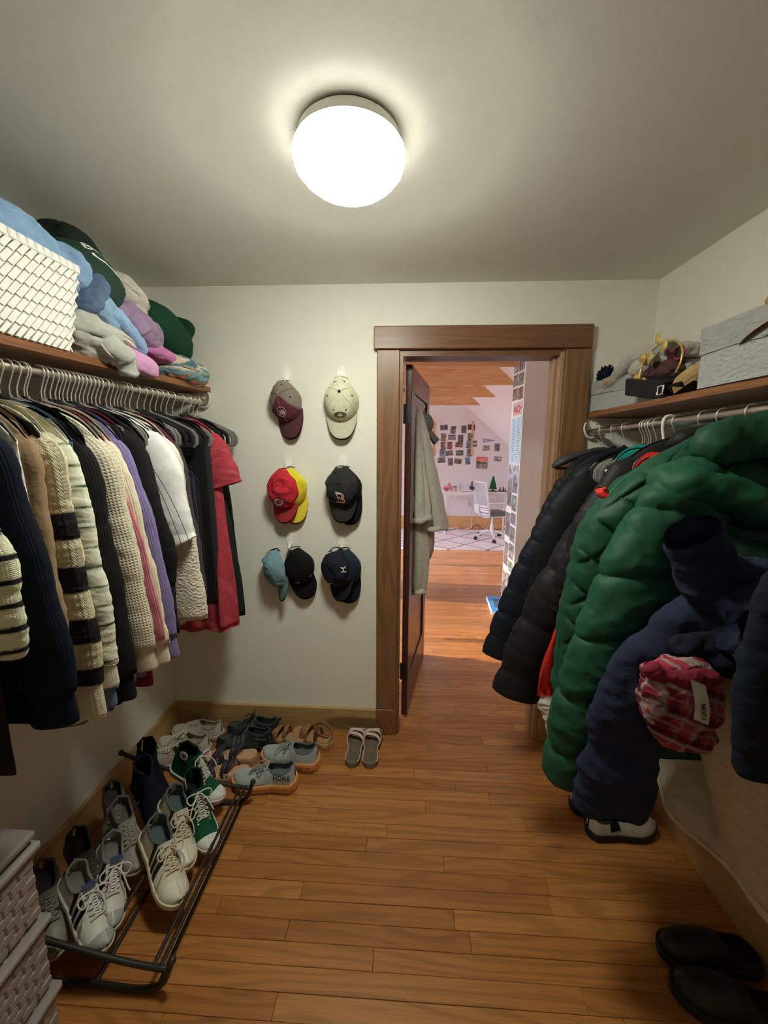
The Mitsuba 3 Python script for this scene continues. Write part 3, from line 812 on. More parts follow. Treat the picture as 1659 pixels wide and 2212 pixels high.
def bracket(x, z, xw, zt, side, label):
    b = thing('rod_bracket', label, 'bracket')
    part(b, 'mount_plate', cbox(min(x - side * 0.02, xw), max(x - side * 0.02, xw), D - 0.016, D - 0.002, zt - 0.028, zt, 0.002), 'm_plastic', (0.62, 0.6, 0.54), False)
    part(b, 'cup', tube(spline([(x + side * 0.03, D - 0.02, z + 0.045), (x + side * 0.034, D - 0.02, z), (x + side * 0.008, D - 0.02, z - 0.027), (x - side * 0.024, D - 0.02, z - 0.012), (x - side * 0.03, D - 0.02, z + 0.035)], 18), 0.005, 6, ry=0.012, up=(0, 1, 0)), 'm_plastic', (0.68, 0.66, 0.6))
    part(b, 'brace', tube([(x - side * 0.02, D - 0.012, z - 0.015), (xw + side * 0.004, D - 0.012, z - 0.23)], 0.006, 6, ry=0.011), 'm_plastic', (0.62, 0.6, 0.54))
bracket(xrl(D), zrl(D), XL, zsl(D) - 0.026, 1, 'cream metal bracket holding the far end of the left rod')

# hangers: flocked slim ones (local: rod axis at the origin, shoulders along x)
def hanger_parts(w=0.182, drop=0.082, neck=-0.085):
    a = np.linspace(-0.75, np.pi + 0.15, 16)
    R = ROD + 0.004
    hook = np.vstack([np.stack([-R * np.cos(a), 0 * a, R * np.sin(a)], 1)[:-1], [(R * 0.95, 0, -0.008), (0.008, 0, -0.03), (0, 0, -0.05), (0, 0, neck + 0.005)]])
    hk = tube(hook, 0.0021, 6, up=(0, 1, 0))
    h = []
    for s in (-1, 1):
        h += [(s * x, 0, neck - drop * (x / w) ** 1.25 * 0.92) for x in (np.linspace(0.02, w * 0.93, 8) if s > 0 else np.linspace(w * 0.93, 0.02, 8))]
    right = h[8:]; left = h[:8]
    zb = neck - drop - 0.042
    loop = left + [(0, 0, neck + 0.004)] + right + [(w, 0, neck - drop - 0.006), (w * 1.0, 0, zb + 0.012), (w * 0.95, 0, zb)] + [(x, 0, zb) for x in np.linspace(w * 0.8, -w * 0.8, 9)] + [(-w * 0.95, 0, zb), (-w, 0, zb + 0.012), (-w, 0, neck - drop - 0.006)]
    bd = tube(np.array(loop), 0.0095, 8, ry=0.0035, up=(0, 1, 0), closed=True)
    cl = tube([(0, 0, neck + 0.016), (0, 0, neck - 0.012)], [0.006, 0.012], 8, ry=[0.004, 0.005], up=(0, 1, 0))
    return hk, cat(bd, cl)
hk_, bd_ = hanger_parts()
HOOK = shape(hk_, 'm_steel')
FLOCKS = [shape(bd_, 'm_flock', c) for c in ((0.19, 0.182, 0.165), (0.02, 0.02, 0.022))]
def hanger(y, x, z, tilt, dark, label, group, flip=False):
    k = thing('clothes_hanger', label, 'hanger', group)
    M = mat4(rotm('z', tilt + (180 if flip else 0)), (x, y, z))
    put(uniq(k + '__hook'), HOOK, M)
    put(uniq(k + '__shoulders'), FLOCKS[dark], M)
    return k


# ---------------------------------------------------------------- garments
def knitcol(base, amt=0.05, seed=0):
    return mot(base, amt, 60, seed)

def body_mesh(w, wh, L, d, seed, nt=34, m=56, slope=0.34, folds=0.012, nf=5, dh=None, top=0.0, quilt=None, qamp=0.012, sag=0.0, neckdip=0.03):
    """shirt body: x across (half width w at the shoulders, wh at the hem), y thickness, z down from the neck"""
    r = np.random.RandomState(seed)
    dh = d if dh is None else dh
    t = np.linspace(0, 1, nt)[:, None] ** 1.15
    a = np.linspace(0, 2 * np.pi, m, endpoint=False)[None] + np.pi / 2
    ca, sa = np.cos(a), np.sin(a)
    px = np.sign(ca) * np.abs(ca) ** 0.75
    hw = (w + (wh - w) * ss(0.03, 1, t))
    hd = (0.010 + (d - 0.010) * np.sqrt(np.clip(t / 0.2, 0, 1))) + (dh - d) * ss(0.3, 1, t)
    x = hw * px
    y = hd * np.sign(sa) * np.abs(sa) ** 0.8
    ph = r.uniform(0, 6, 4)
    y = y + folds * ss(0.1, 0.9, t) * (np.sin(x / w * nf + ph[0] + t * 1.5) + 0.5 * np.sin(x / w * nf * 2.1 + ph[1] - t * 2))
    drop = slope * np.maximum(np.abs(x) - 0.05, 0) * (1 - ss(0.0, 0.42, t)) + 0.055 * np.abs(px) ** 5 * (1 - ss(0, 0.3, t))
    z = top - L * t - drop - neckdip * np.exp(-(x / 0.07) ** 2) * (1 - ss(0, 0.12, t)) * (0.3 + 0.7 * (sa < 0))
    z = z - sag * (x / w) * t
    P = np.stack(np.broadcast_arrays(x, y, z), -1)
    if quilt:
        s = L * t / quilt
        q = (1 - np.abs(2 * (s - np.floor(s)) - 1) ** 3) * ss(0.02, 0.1, t)
        nrm = np.stack(np.broadcast_arrays(px * 0.7, np.sign(sa) * np.abs(sa) ** 0.5, 0 * px), -1)
        P = P + nrm * (q * qamp)[..., None]
    return gridmesh(P, True, True, True)

def sleeve_mesh(path, r0, r1, seed, n=40, m=20, flat=0.62, folds=0.006, quilt=None, qamp=0.012, capb=True, mid=None, amp=0.004):
    c = spline(path, n)
    t = np.linspace(0, 1, n)
    r = r0 + (r1 - r0) * t if mid is None else np.interp(t, [0, 0.5, 1], [r0, mid, r1])
    r = r * (0.55 + 0.45 * ss(0, 0.14, t))
    L = np.linalg.norm(np.diff(c, axis=0), axis=1).sum()
    rr = np.random.RandomState(seed)
    if quilt:
        r = r + qamp * (0.5 - np.abs(2 * ((t * L / quilt) % 1) - 1) ** 3)
    r = r * (1 + 0.05 * np.sin(t * 17 + rr.uniform(0, 6)) * (0 if quilt else 1))
    mesh = tube(c, r, m, ry=r * flat, up=(0, 1, 0))
    return wrinkle(mesh, amp if not quilt else 0.004, 14, seed, (1, 1, 2.2), ridge=True) if amp else mesh

def striped(base, dark, z0, pitch, width, soft=0.0):
    base, dark = np.asarray(base, float), np.asarray(dark, float)
    def fn(v):
        q = ((z0 - v[:, 2]) / pitch) % 1
        return np.where(((q < width) & (v[:, 2] < z0))[:, None], dark, base)
    return fn

def garment(name, label, category, x, y, z, w, L, d, col, bs='m_cotton', sleeve=None, wh=None, seed=0, rot=0.0, hem=None, hemb=None, collar=None, cuff=None, cuffcol=None,
            both=True, side=1, group=None, slope=0.34, nf=5, folds=0.012, quilt=None, qamp=0.012, dh=None, sleevecol=None, sag=0.0, sflat=0.42, hemcol=None, neckdip=0.03, amp=0.0035, cuffb=None, fine=False):
    """hangs at (x, y), neck at height z; side: +1 the room lies at +x"""
    k = thing(name, label, category, group)
    R = rotm('z', rot)
    at = lambda m: xf(m, R, (x, y, z))
    wl = (lambda f: (lambda v: f((v - [x, y, z]) @ R))) if callable(col) else None
    C = wl(col) if callable(col) else knitcol(col, seed=seed)
    SC = C if sleevecol is None else (wl(sleevecol) if callable(sleevecol) else knitcol(sleevecol, seed=seed))
    wh = w * 1.06 if wh is None else wh
    Lb = L - (hem or 0)
    body = body_mesh(w, wh, Lb, d, seed, slope=slope, folds=folds, nf=nf, quilt=quilt, qamp=qamp, dh=dh, sag=sag, neckdip=neckdip, nt=150 if (fine or quilt) else 34)
    if amp:
        body = wrinkle(body, amp, 9, seed, (1.5, 1, 0.7), ridge=True)
    part(k, 'body', at(body), bs, C)
    if hem:
        t = np.linspace(0, 1, 8)[:, None]
        a = np.linspace(0, 2 * np.pi, 56, endpoint=False)[None] + np.pi / 2
        px = np.sign(np.cos(a)) * np.abs(np.cos(a)) ** 0.75
        ddh = (d if dh is None else dh)
        P = np.stack(np.broadcast_arrays((wh * 0.985 - 0.012 * np.sin(t * np.pi)) * px, (ddh * 0.95) * np.sign(np.sin(a)) * np.abs(np.sin(a)) ** 0.8 + folds * np.sin(px * nf + seed), -Lb + 0.006 - t * hem - 0.0 * px), -1)
        part(k, 'hem_band', at(gridmesh(P, True, False, True)), hemb or 'm_rib', SC if hemcol is None else hemcol)
    if collar:
        a = np.linspace(0, 2 * np.pi, 28, endpoint=False)
        cr = np.stack([0.075 * np.cos(a), 0.022 * np.sin(a) - 0.004, -0.012 - 0.05 * (np.abs(np.cos(a)) ** 2) * 0.4 - (np.sin(a) < 0) * 0.03 * np.abs(np.sin(a))], 1)
        part(k, 'collar', at(tube(cr, collar, 8, closed=True)), 'm_rib' if bs != 'm_nylon' else bs, SC)
    if sleeve:
        for s in ((side, -side) if both else (side,)):
            p = np.array(sleeve['path'], float) * [s, 1, 1]
            sm = sleeve_mesh(p, sleeve.get('r0', 0.08), sleeve.get('r1', 0.055), seed + (3 if s == side else 4), quilt=sleeve.get('quilt'), qamp=sleeve.get('qamp', 0.012), mid=sleeve.get('mid'), flat=sflat, amp=sleeve.get('amp', 0.004), n=170 if (fine or quilt) else 40)
            part(k, 'sleeve', at(sm), sleeve.get('bs', bs), SC)
            if cuff:
                dv = p[-1] - p[-2]; dv = dv / np.linalg.norm(dv)
                r1 = sleeve.get('r1', 0.055)
                cm = tube(np.array([p[-1] - dv * 0.012, p[-1] + dv * 0.01, p[-1] + dv * cuff * 0.9, p[-1] + dv * cuff]), [r1 * 0.9, r1 * 0.86, r1 * 0.86, r1 * 0.8], 20, ry=np.array([r1 * 0.9, r1 * 0.86, r1 * 0.86, r1 * 0.8]) * sflat, up=(0, 1, 0))
                part(k, 'cuff', at(cm), cuffb or 'm_rib', SC if cuffcol is None else cuffcol)
    return k

def arm(w, L, out=0.05, fwd=0.0, sl=0.34):
    """sleeve path from the shoulder seam: out over the shoulder point and down"""
    z0 = -sl * (w - 0.05) - 0.045
    return [(w - 0.09, 0, z0 + 0.005), (w - 0.052, fwd * 0.1, z0 - 0.05), (w - 0.055 + out * 0.28, fwd * 0.35, z0 - 0.16), (w - 0.055 + out * 0.55, fwd * 0.7, z0 - L * 0.55), (w - 0.055 + out * 0.8, fwd, z0 - L)]

HZ = -0.080                                  # neck of a garment below the rod axis
GL = 'flocked hangers on the left rod'
def left(y, *a, dark=0, tilt=None, hang=True, dz=0.0, name='sweater', cat_='sweater', label='', **kw):
    xr, z = xrl(y), zrl(y)
    tl = rng.uniform(-5, 5) if tilt is None else tilt
    if hang:
        hanger(y, xr, z, tl, dark, ('black' if dark else 'grey') + ' flocked hanger carrying the ' + ' '.join(label.replace(',', '').split()[:9]), GL)
    return garment(name, label, cat_, xr, y, z + HZ + dz, *a, rot=tl, **kw)

CREAM, NAVY, BLK, TAN = (0.62, 0.56, 0.43), (0.006, 0.009, 0.018), (0.011, 0.010, 0.011), (0.27, 0.175, 0.10)
# near end of the rod, only a little of them is in view
left(0.60, 0.20, 0.80, 0.03, (0.30, 0.21, 0.17), 'm_cotton', dict(path=arm(0.20, 0.62, 0.06, 0.0)), seed=40, hem=0.06, cuff=0.06, label='pinkish tan top at the near end of the left rod')
left(0.665, 0.18, 0.58, 0.028, striped((0.66, 0.60, 0.46), (0.012, 0.012, 0.016), -0.10, 0.047, 0.24), 'm_rib', fine=True, sleeve=dict(path=[(0.12, 0, -0.12), (0.20, 0, -0.18), (0.245, 0.0, -0.32), (0.235, 0.01, -0.44)], r0=0.08, mid=0.075, r1=0.06), seed=41, hem=0.06,
     sleevecol=striped((0.66, 0.60, 0.46), (0.012, 0.012, 0.016), -0.10, 0.047, 0.24), dz=-0.07, label='cream rib knit with thin black stripes at the near end of the rod')
left(0.765, 0.205, 0.74, 0.042, NAVY, 'm_rib', dict(path=arm(0.205, 0.56, 0.115, 0.0), r0=0.085, mid=0.075, r1=0.066), seed=42, hem=0.07, cuff=0.08, dz=0.0, folds=0.02, label='navy ribbed sweater with a wide long body, nearest big dark one on the left')
left(0.822, 0.20, 0.62, 0.014, (0.62, 0.62, 0.58), 'm_cotton', None, seed=43, label='off-white top just behind the navy ribbed sweater')
left(0.862, 0.205, 0.80, 0.026, TAN, 'm_cotton', dict(path=arm(0.20, 0.56, 0.03), r0=0.075, r1=0.055), seed=44, hem=0.06, cuff=0.06, label='camel tan wool sweater beside the black striped chunky knit')
left(0.908, 0.20, 0.84, 0.028, striped((0.56, 0.49, 0.35), (0.014, 0.012, 0.013), -0.275, 0.132, 0.5), 'm_chunky', fine=True, sleeve=dict(path=arm(0.20, 0.62, 0.075, 0.0), r0=0.082, mid=0.066, r1=0.062), seed=45, cuff=0.10, hem=0.09, cuffb='m_chunky', hemb='m_chunky',
     cuffcol=(0.56, 0.49, 0.35), hemcol=(0.56, 0.49, 0.35), sleevecol=striped((0.56, 0.49, 0.35), (0.014, 0.012, 0.013), -0.275, 0.132, 0.5), label='beige chunky knit sweater with broad black stripes')
left(0.938, 0.20, 0.80, 0.016, striped((0.66, 0.62, 0.48), (0.035, 0.06, 0.045), -0.06, 0.052, 0.1), 'm_cotton', fine=True, sleeve=dict(path=arm(0.20, 0.60, 0.085), r0=0.07, r1=0.05), sleevecol=striped((0.66, 0.62, 0.48), (0.035, 0.06, 0.045), -0.06, 0.052, 0.1), cuffcol=(0.66, 0.62, 0.48), seed=46, cuff=0.07, label='cream shirt with hairline dark green stripes')
left(0.958, 0.20, 0.86, 0.016, (0.10, 0.16, 0.27), 'm_fleece', dict(path=arm(0.20, 0.68, 0.06), r0=0.055, r1=0.05), seed=47, cuff=0.06, dark=1, label='fuzzy slate blue sweater behind the pinstriped cream shirt')
left(0.985, 0.205, 0.86, 0.022, (0.014, 0.013, 0.014), 'm_rib', dict(path=arm(0.205, 0.66, 0.085), r0=0.07, r1=0.055), seed=48, cuff=0.08, dark=1, label='black cardigan between the slate blue and the waffle sweater')
left(1.03, 0.205, 0.84, 0.028, (0.64, 0.585, 0.45), 'm_waffle', dict(path=arm(0.205, 0.62, 0.11, 0.01), r0=0.082, mid=0.064, r1=0.058), seed=49, cuff=0.07, hem=0.07, label='cream waffle knit sweater')
left(1.058, 0.20, 0.80, 0.012, (0.60, 0.20, 0.245), 'm_rib', dict(path=arm(0.20, 0.60, 0.155), r0=0.06, r1=0.05), sflat=0.2, seed=50, label='pink ribbed top between two cream sweaters')
left(1.10, 0.20, 0.84, 0.022, (0.68, 0.58, 0.43), 'm_rib', dict(path=arm(0.205, 0.62, 0.14, 0.01), r0=0.075, mid=0.06, r1=0.055), seed=51, cuff=0.065, label='pale peach ribbed sweater with a rolled cuff')
left(1.128, 0.20, 0.86, 0.022, (0.20, 0.165, 0.35), 'm_rib', dict(path=arm(0.205, 0.62, 0.15, 0.01), r0=0.07, r1=0.05), seed=52, cuff=0.07, hem=0.06, dark=1, label='purple ribbed sweater beside the pale peach one')
left(1.158, 0.195, 0.90, 0.014, (0.16, 0.012, 0.022), 'm_cotton', None, seed=53, dark=1, label='dark red top whose hem shows below the purple sweater')
left(1.185, 0.205, 0.72, 0.024, BLK, 'm_cotton', dict(path=arm(0.205, 0.46, 0.105, 0.01), r0=0.085, r1=0.058), seed=54, dark=1, label='black long sleeved top right behind the purple sweater')
left(1.215, 0.20, 0.86, 0.018, (0.013, 0.012, 0.014), 'm_cotton', dict(path=arm(0.20, 0.66, 0.08), r0=0.06, r1=0.05), seed=55, dark=1, label='black tunic reaching lower than the black long sleeved top')
left(1.245, 0.18, 0.76, 0.014, striped((0.55, 0.55, 0.58), (0.06, 0.06, 0.09), -0.5, 0.02, 0.25), 'm_cotton', None, seed=56, label='white top with thin dark stripes low at the hem')
left(1.278, 0.205, 0.60, 0.02, (0.74, 0.73, 0.71), 'm_cloth', dict(path=[(0.12, 0, -0.10), (0.165, 0.0, -0.15), (0.20, 0.0, -0.29), (0.235, 0.01, -0.47)], r0=0.08, mid=0.085, r1=0.082), seed=57, nf=7, dark=1, label='white shirt with slanting black pinstripes and wide sleeves')
_ps = [k for k in scene if k.startswith('sweater') and labels.get(k.split('__')[0], {}).get('label', '').startswith('white shirt with slanting')]
pin = _ps[0].split('__')[0]
def pinlines(xc, y, z):
    out = []
    for s in np.linspace(-0.075, 0.075, 6):
        p = np.array([(0.168 + s * 0.55, -0.037, -0.17 - abs(s) * 0.3), (0.20 + s * 0.8, -0.037, -0.29), (0.235 + s, -0.026, -0.455)])
        out.append(tube(spline(p, 10) + [xc, y, z], 0.0011, 4))
    return cat(*out)
left(1.34, 0.205, 0.78, 0.026, (0.66, 0.59, 0.49), 'm_fleece', dict(path=arm(0.205, 0.66, 0.09, 0.01), r0=0.085, mid=0.075, r1=0.075), seed=58, label='cream sherpa fleece jacket')
left(1.378, 0.20, 0.70, 0.012, (0.13, 0.03, 0.045), 'm_cotton', None, seed=59, dark=1, label='maroon top squeezed behind the sherpa jacket')
left(1.41, 0.20, 0.78, 0.022, (0.048, 0.044, 0.055), 'm_cotton', dict(path=arm(0.20, 0.60, 0.085, 0.01), r0=0.07, r1=0.055), seed=60, cuff=0.05, dark=1, label='charcoal sweatshirt beside the sherpa jacket')
# strappy tops on bare hangers
def strap_top(y, w, L, col, bs, label, dark=0, zt=-0.28, strap=None):
    k = left(y, w, L, 0.02, col, bs, None, seed=int(y * 1000) % 97, dark=dark, dz=zt + 0.09, slope=0.1, name='top', cat_='top', label=label, neckdip=0.06)
    xr, z = xrl(y), zrl(y)
    for s in (-1, 1):
        part(k, 'strap', tube(spline([(xr + s * 0.10, y, z - 0.125), (xr + s * 0.105, y - 0.012, z - 0.2), (xr + s * 0.09, y - 0.012, z + zt - 0.02)], 8), 0.005, 6, ry=0.0025), 'm_cloth', strap or col)
    return k
strap_top(1.455, 0.15, 0.42, (0.70, 0.69, 0.66), 'm_cotton', 'white camisole in front of the black strappy tops')
strap_top(1.495, 0.16, 0.46, (0.010, 0.010, 0.011), 'm_cotton', 'black camisole with a yellow strap clip', 1, strap=(0.62, 0.43, 0.06))
strap_top(1.535, 0.17, 0.52, (0.012, 0.011, 0.012), 'm_satin', 'shiny black camisole close to the red dress', 1)
strap_top(1.57, 0.16, 0.50, (0.03, 0.035, 0.09), 'm_cotton', 'navy blue camisole close to the red dress')
strap_top(1.605, 0.165, 0.58, (0.014, 0.013, 0.014), 'm_cotton', 'longest black strappy top beside the red dress', 1)
solo('luggage_tag', 'small pink tag dangling below the black tops', 'tag', xf(superell((0.014, 0.004, 0.02), 0.6, 16, 10), None, (-0.855, 1.55, 1.155)), 'm_plastic', (0.75, 0.12, 0.22))
reds = lambda v: np.where((meshkit.noise(v * 95, 3) > 0.72)[:, None], [0.47, 0.11, 0.11], [0.40, 0.050, 0.060])
left(1.72, 0.19, 0.98, 0.035, reds, 'm_cloth', dict(path=[(0.12, 0, -0.10), (0.165, 0, -0.16), (0.195, 0.0, -0.24), (0.215, 0.0, -0.31)], r0=0.07, mid=0.075, r1=0.08), seed=66, wh=0.235, folds=0.02, nf=9, dh=0.05, name='dress', cat_='dress', tilt=2, label='red floral dress with short flutter sleeves')
left(1.79, 0.165, 0.95, 0.024, (0.012, 0.020, 0.017), 'm_cloth', None, seed=67, wh=0.245, folds=0.012, nf=6, dark=1, name='dress', cat_='dress', tilt=-3, label='very dark green dress at the far end of the left rod')
left(1.85, 0.165, 0.90, 0.02, (0.013, 0.012, 0.012), 'm_cloth', None, seed=68, wh=0.20, dark=1, name='dress', cat_='dress', label='black dress, last garment before the back wall on the left rod')
# dark clothes packed between, only their shoulders and hangers show
fill = [(0.695, 'black'), (0.725, 'dark brown'), (0.80, 'dark grey'), (0.885, 'black'), (1.01, 'black'), (1.05, 'dark navy'), (1.11, 'black'), (1.145, 'dark navy'), (1.17, 'black'), (1.2, 'dark grey'), (1.23, 'black'), (1.262, 'dark navy'), (1.295, 'black'), (1.312, 'dark grey'), (1.36, 'black'), (1.394, 'black'), (1.43, 'dark navy'), (1.64, 'black'), (1.675, 'dark grey')]
MAIN = [(0.60, 'pinkish tan top'), (0.765, 'navy sweater'), (0.862, 'camel sweater'), (0.908, 'chunky striped knit'), (0.958, 'slate blue sweater'), (1.035, 'waffle knit'), (1.066, 'pink top'), (1.092, 'peach sweater'), (1.128, 'purple sweater'), (1.158, 'dark red top'), (1.185, 'black long sleeved top'), (1.215, 'black tunic'), (1.278, 'pinstriped white shirt'), (1.34, 'sherpa jacket'), (1.41, 'charcoal sweatshirt'), (1.605, 'black strappy tops'), (1.72, 'red dress')]
for i, (y, cn) in enumerate(fill):
    c = {'black': (0.011, 0.011, 0.012), 'dark brown': (0.022, 0.016, 0.013), 'dark grey': (0.03, 0.03, 0.032), 'dark navy': (0.010, 0.013, 0.024)}[cn]
    left(y, 0.178, 0.56 + 0.09 * ((i * 7) % 4), 0.009, c, 'm_cotton', None, seed=70 + i, dark=i % 2, amp=0.002, name='shirt', cat_='shirt', folds=0.004, label=f'{cn} shirt packed between the {[n_ for q, n_ in MAIN if q < y][-1]} and the {[n_ for q, n_ in MAIN if q > y][0]}', group='dark shirts packed on the left rod')
for y, w_ in ((1.885, 'second from the back wall'), (1.925, 'closest to the back wall')):
    hanger(y, xrl(y), zrl(y), 4, 0, 'empty grey flocked hanger on the left rod, ' + w_, GL)
part(pin, 'pinstripes', pinlines(xrl(1.278), 1.278, zrl(1.278) + HZ), 'm_cloth', (0.03, 0.03, 0.04), kind='stuff')
# ================================================================ on the left shelf
# woven basket: walls of plaited bands in a chevron weave
bk = thing('storage_basket', 'white woven plastic strap basket stuffed with denim on the left shelf', 'basket')
BX0, BX1, BY0, BY1 = -1.285, -0.995, 0.62, 1.185
BZ = zsl(0.9) + 0.004
BH = 0.235
def bface(P0, ex, ez, nrm, L, flare, nc, nr, tag):
    """one wall of slanted plaited pieces"""
    pw, ph = L / nc, BH / nr
    for r in range(nr):
        for c in range(nc):
            s = 1
            cx, cz = (c + 0.5) * pw, (r + 0.5) * ph
            q = np.array([(-1.05, -0.50), (-0.30, -0.66), (1.05, 0.50), (0.30, 0.66)]) * [pw * 1.0, ph * 0.98]
            if s < 0:
                q[:, 0] = -q[::-1, 0]; q[:, 1] = q[::-1, 1]
            t = np.array([0.0055, 0.004, -0.001, 0.0005]) if s > 0 else np.array([0.0036, 0.0, 0.0, 0.0036])
            out = []
            for dn in (0.0025, -0.002):
                for (a, b), tt in zip(q, t):
                    u, w = np.clip(cx + a, 0, L), np.clip(cz + b, 0, BH)
                    k_ = (w / BH)
                    out.append(P0 + ex * (u + (u / L - 0.5) * 2 * flare * k_) + ez * w + nrm * (flare * k_ + dn + tt))
            yield hull_ok(np.array(out))
def hull_ok(v):
    f = np.array([(0, 1, 2), (0, 2, 3), (4, 6, 5), (4, 7, 6), (0, 4, 5), (0, 5, 1), (1, 5, 6), (1, 6, 2), (2, 6, 7), (2, 7, 3), (3, 7, 4), (3, 4, 0)])
    return v, f
EZ = np.array([0, 0, 1.0])
WHITE = (0.80, 0.785, 0.735)
wb = [boxm(BX0 + 0.004, BX1 - 0.004, BY0 + 0.004, BY1 - 0.004, BZ, BZ + 0.006)]
part(bk, 'base', wb[0], 'm_plastic', WHITE, False)
FL = 0.028
for P0, ex, nrm, L, nc in ((np.array([BX1, BY0, BZ]), np.array([0, 1.0, 0]), np.array([1.0, 0, 0]), BY1 - BY0, 27), (np.array([BX1, BY1, BZ]), np.array([-1.0, 0, 0]), np.array([0, 1.0, 0]), BX1 - BX0, 12)):
    for m in bface(P0, ex, EZ, nrm, L, FL, nc, 7, 0):
        part(bk, 'strap', m, 'm_plastic', WHITE, False)
for P0, ex, nrm, L in ((np.array([BX0, BY0, BZ]), np.array([0, 1.0, 0]), np.array([-1.0, 0, 0]), BY1 - BY0), (np.array([BX1, BY0, BZ]), np.array([-1.0, 0, 0]), np.array([0, -1.0, 0]), BX1 - BX0)):
    q = [P0, P0 + ex * L, P0 + ex * (L + FL) + EZ * BH + nrm * FL, P0 - ex * FL + EZ * BH + nrm * FL]
    part(bk, 'wall', hull_ok(np.array(q + [p - nrm * 0.004 for p in q])), 'm_plastic', WHITE, False)
for m in (0,):
    nb = 26
    for j in range(nb):
        y0, y1 = BY0 - FL + (BY1 - BY0 + 2 * FL) * j / nb, BY0 - FL + (BY1 - BY0 + 2 * FL) * (j + 0.94) / nb
        part(bk, 'rim_strap', cbox(BX1 + FL - 0.006, BX1 + FL + 0.006, y0, y1, BZ + BH - 0.012, BZ + BH + 0.012, 0.003), 'm_plastic', WHITE, False)
    for j in range(13):
        x0, x1 = BX0 - FL + (BX1 - BX0 + 2 * FL) * j / 13, BX0 - FL + (BX1 - BX0 + 2 * FL) * (j + 0.94) / 13
        part(bk, 'rim_strap', cbox(x0, x1, BY1 + FL - 0.006, BY1 + FL + 0.006, BZ + BH - 0.012, BZ + BH + 0.012, 0.003), 'm_plastic', WHITE, False)

def blob(c, s, seed, amp=0.014, freq=9, e=0.7, rot=(0, 0, 0), creases=0, nu=120, nv=64, bend=0.0, fine=0.0075):
    """a folded or crumpled piece of clothing: rounded slab with wrinkles and fold creases"""
    v, f, uv = superell(s, e, nu, nv)
    if creases:
        zz = v[:, 2] / s[2]
        for k in range(creases):
            z0 = -1 + 2 * (k + 1) / (creases + 1)
            dz = np.exp(-((zz - z0 + 0.08 * np.sin(v[:, 1] * 25 + k)) / 0.07) ** 2)
            rr = np.hypot(v[:, 0] / s[0], v[:, 1] / s[1])
            v[:, :2] *= (1 - 0.09 * dz * (rr > 0.6))[:, None]
    m = wrinkle((v, f, uv), amp, freq, seed, ridge=True)
    m = wrinkle(m, fine, freq * 2.3, seed + 9, (1, 1, 1.4), ridge=True)
    m = wrinkle(m, fine * 0.35, freq * 5.5, seed + 19, ridge=True)
    v = m[0]
    if bend:
        v[:, 2] -= bend * (v[:, 0] / s[0]) ** 2 * (v[:, 0] > 0) * s[0]
    return xf((v, f, uv), euler(*rot), c)
def folded(label, category, c, s, col, seed, bs='m_cotton', name='folded_sweater', **kw):
    return solo(name, label, category, blob(c, s, seed, **kw), bs, col if callable(col) else mot(col, 0.07, 25, seed))
DEN = (0.22, 0.34, 0.51)
k = thing('denim_shirt', 'light blue denim shirt heaped in the white basket', 'shirt')
part(k, 'body', blob((-1.12, 1.02, BZ + 0.245), (0.135, 0.26, 0.095), 3, 0.028, 8, 0.8, (0, -8, 0), nu=140, nv=80, fine=0.008), 'm_cotton', mot(DEN, 0.15, 14, 3))
part(k, 'collar', blob((-1.09, 1.25, BZ + 0.25), (0.11, 0.085, 0.055), 4, 0.024, 11, 0.8, (-20, 0, 20), nu=120, nv=70, fine=0.008), 'm_cotton', mot(DEN, 0.15, 14, 4))
part(k, 'sleeve', wrinkle(tube(spline([(-1.08, 0.72, BZ + 0.30), (-1.06, 0.9, BZ + 0.305), (-1.05, 1.04, BZ + 0.285), (-1.03, 1.17, BZ + 0.24), (-1.035, 1.24, BZ + 0.19)], 40), 0.034, 16), 0.014, 18, 5, ridge=True), 'm_cotton', mot(DEN, 0.15, 14, 5))
part(k, 'button', xf(lathe([(0, -0.002), (0.007, -0.002), (0.007, 0.002), (0, 0.002)][::-1], 12), rotm('y', 70), (-1.025, 1.0, BZ + 0.312)), 'm_plastic', (0.85, 0.86, 0.86))
k = thing('denim_jeans', 'folded light blue jeans between the basket and the lilac top', 'jeans')
part(k, 'leg', blob((-1.10, 1.345, BZ + 0.185), (0.135, 0.085, 0.052), 8, 0.012, 9, 0.6, (-28, 12, 0)), 'm_cotton', mot((0.25, 0.37, 0.53), 0.12, 14, 8))
part(k, 'leg', blob((-1.075, 1.425, BZ + 0.135), (0.125, 0.12, 0.028), 9, 0.008, 8, 0.6, (-30, 8, 0)), 'm_cotton', mot((0.26, 0.40, 0.60), 0.1, 14, 9))
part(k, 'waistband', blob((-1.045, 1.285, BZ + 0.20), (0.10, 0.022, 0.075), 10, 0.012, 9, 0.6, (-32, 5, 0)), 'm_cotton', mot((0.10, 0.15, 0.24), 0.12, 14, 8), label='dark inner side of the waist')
folded('grey marl sweatpants with a drawstring hanging over the shelf edge', 'sweatpants', (-1.075, 1.30, zsl(1.3) + 0.072), (0.115, 0.105, 0.072), (0.40, 0.395, 0.355), 12, amp=0.022, freq=10, rot=(-4, 10, 0), name='sweatpants', creases=1)
sw = [k for k in scene if k == 'sweatpants'][0]
part(sw, 'leg_end', wrinkle(tube(spline([(-1.0, 1.30, zsl(1.3) + 0.055), (-0.962, 1.33, zsl(1.3) + 0.03), (-0.955, 1.365, zsl(1.3) - 0.01), (-0.957, 1.375, zsl(1.3) - 0.04)], 26), [0.038] * 16 + [0.026] * 10, 16), 0.014, 22, 6, ridge=True), 'm_cotton', mot((0.40, 0.395, 0.355), 0.08, 25, 2))
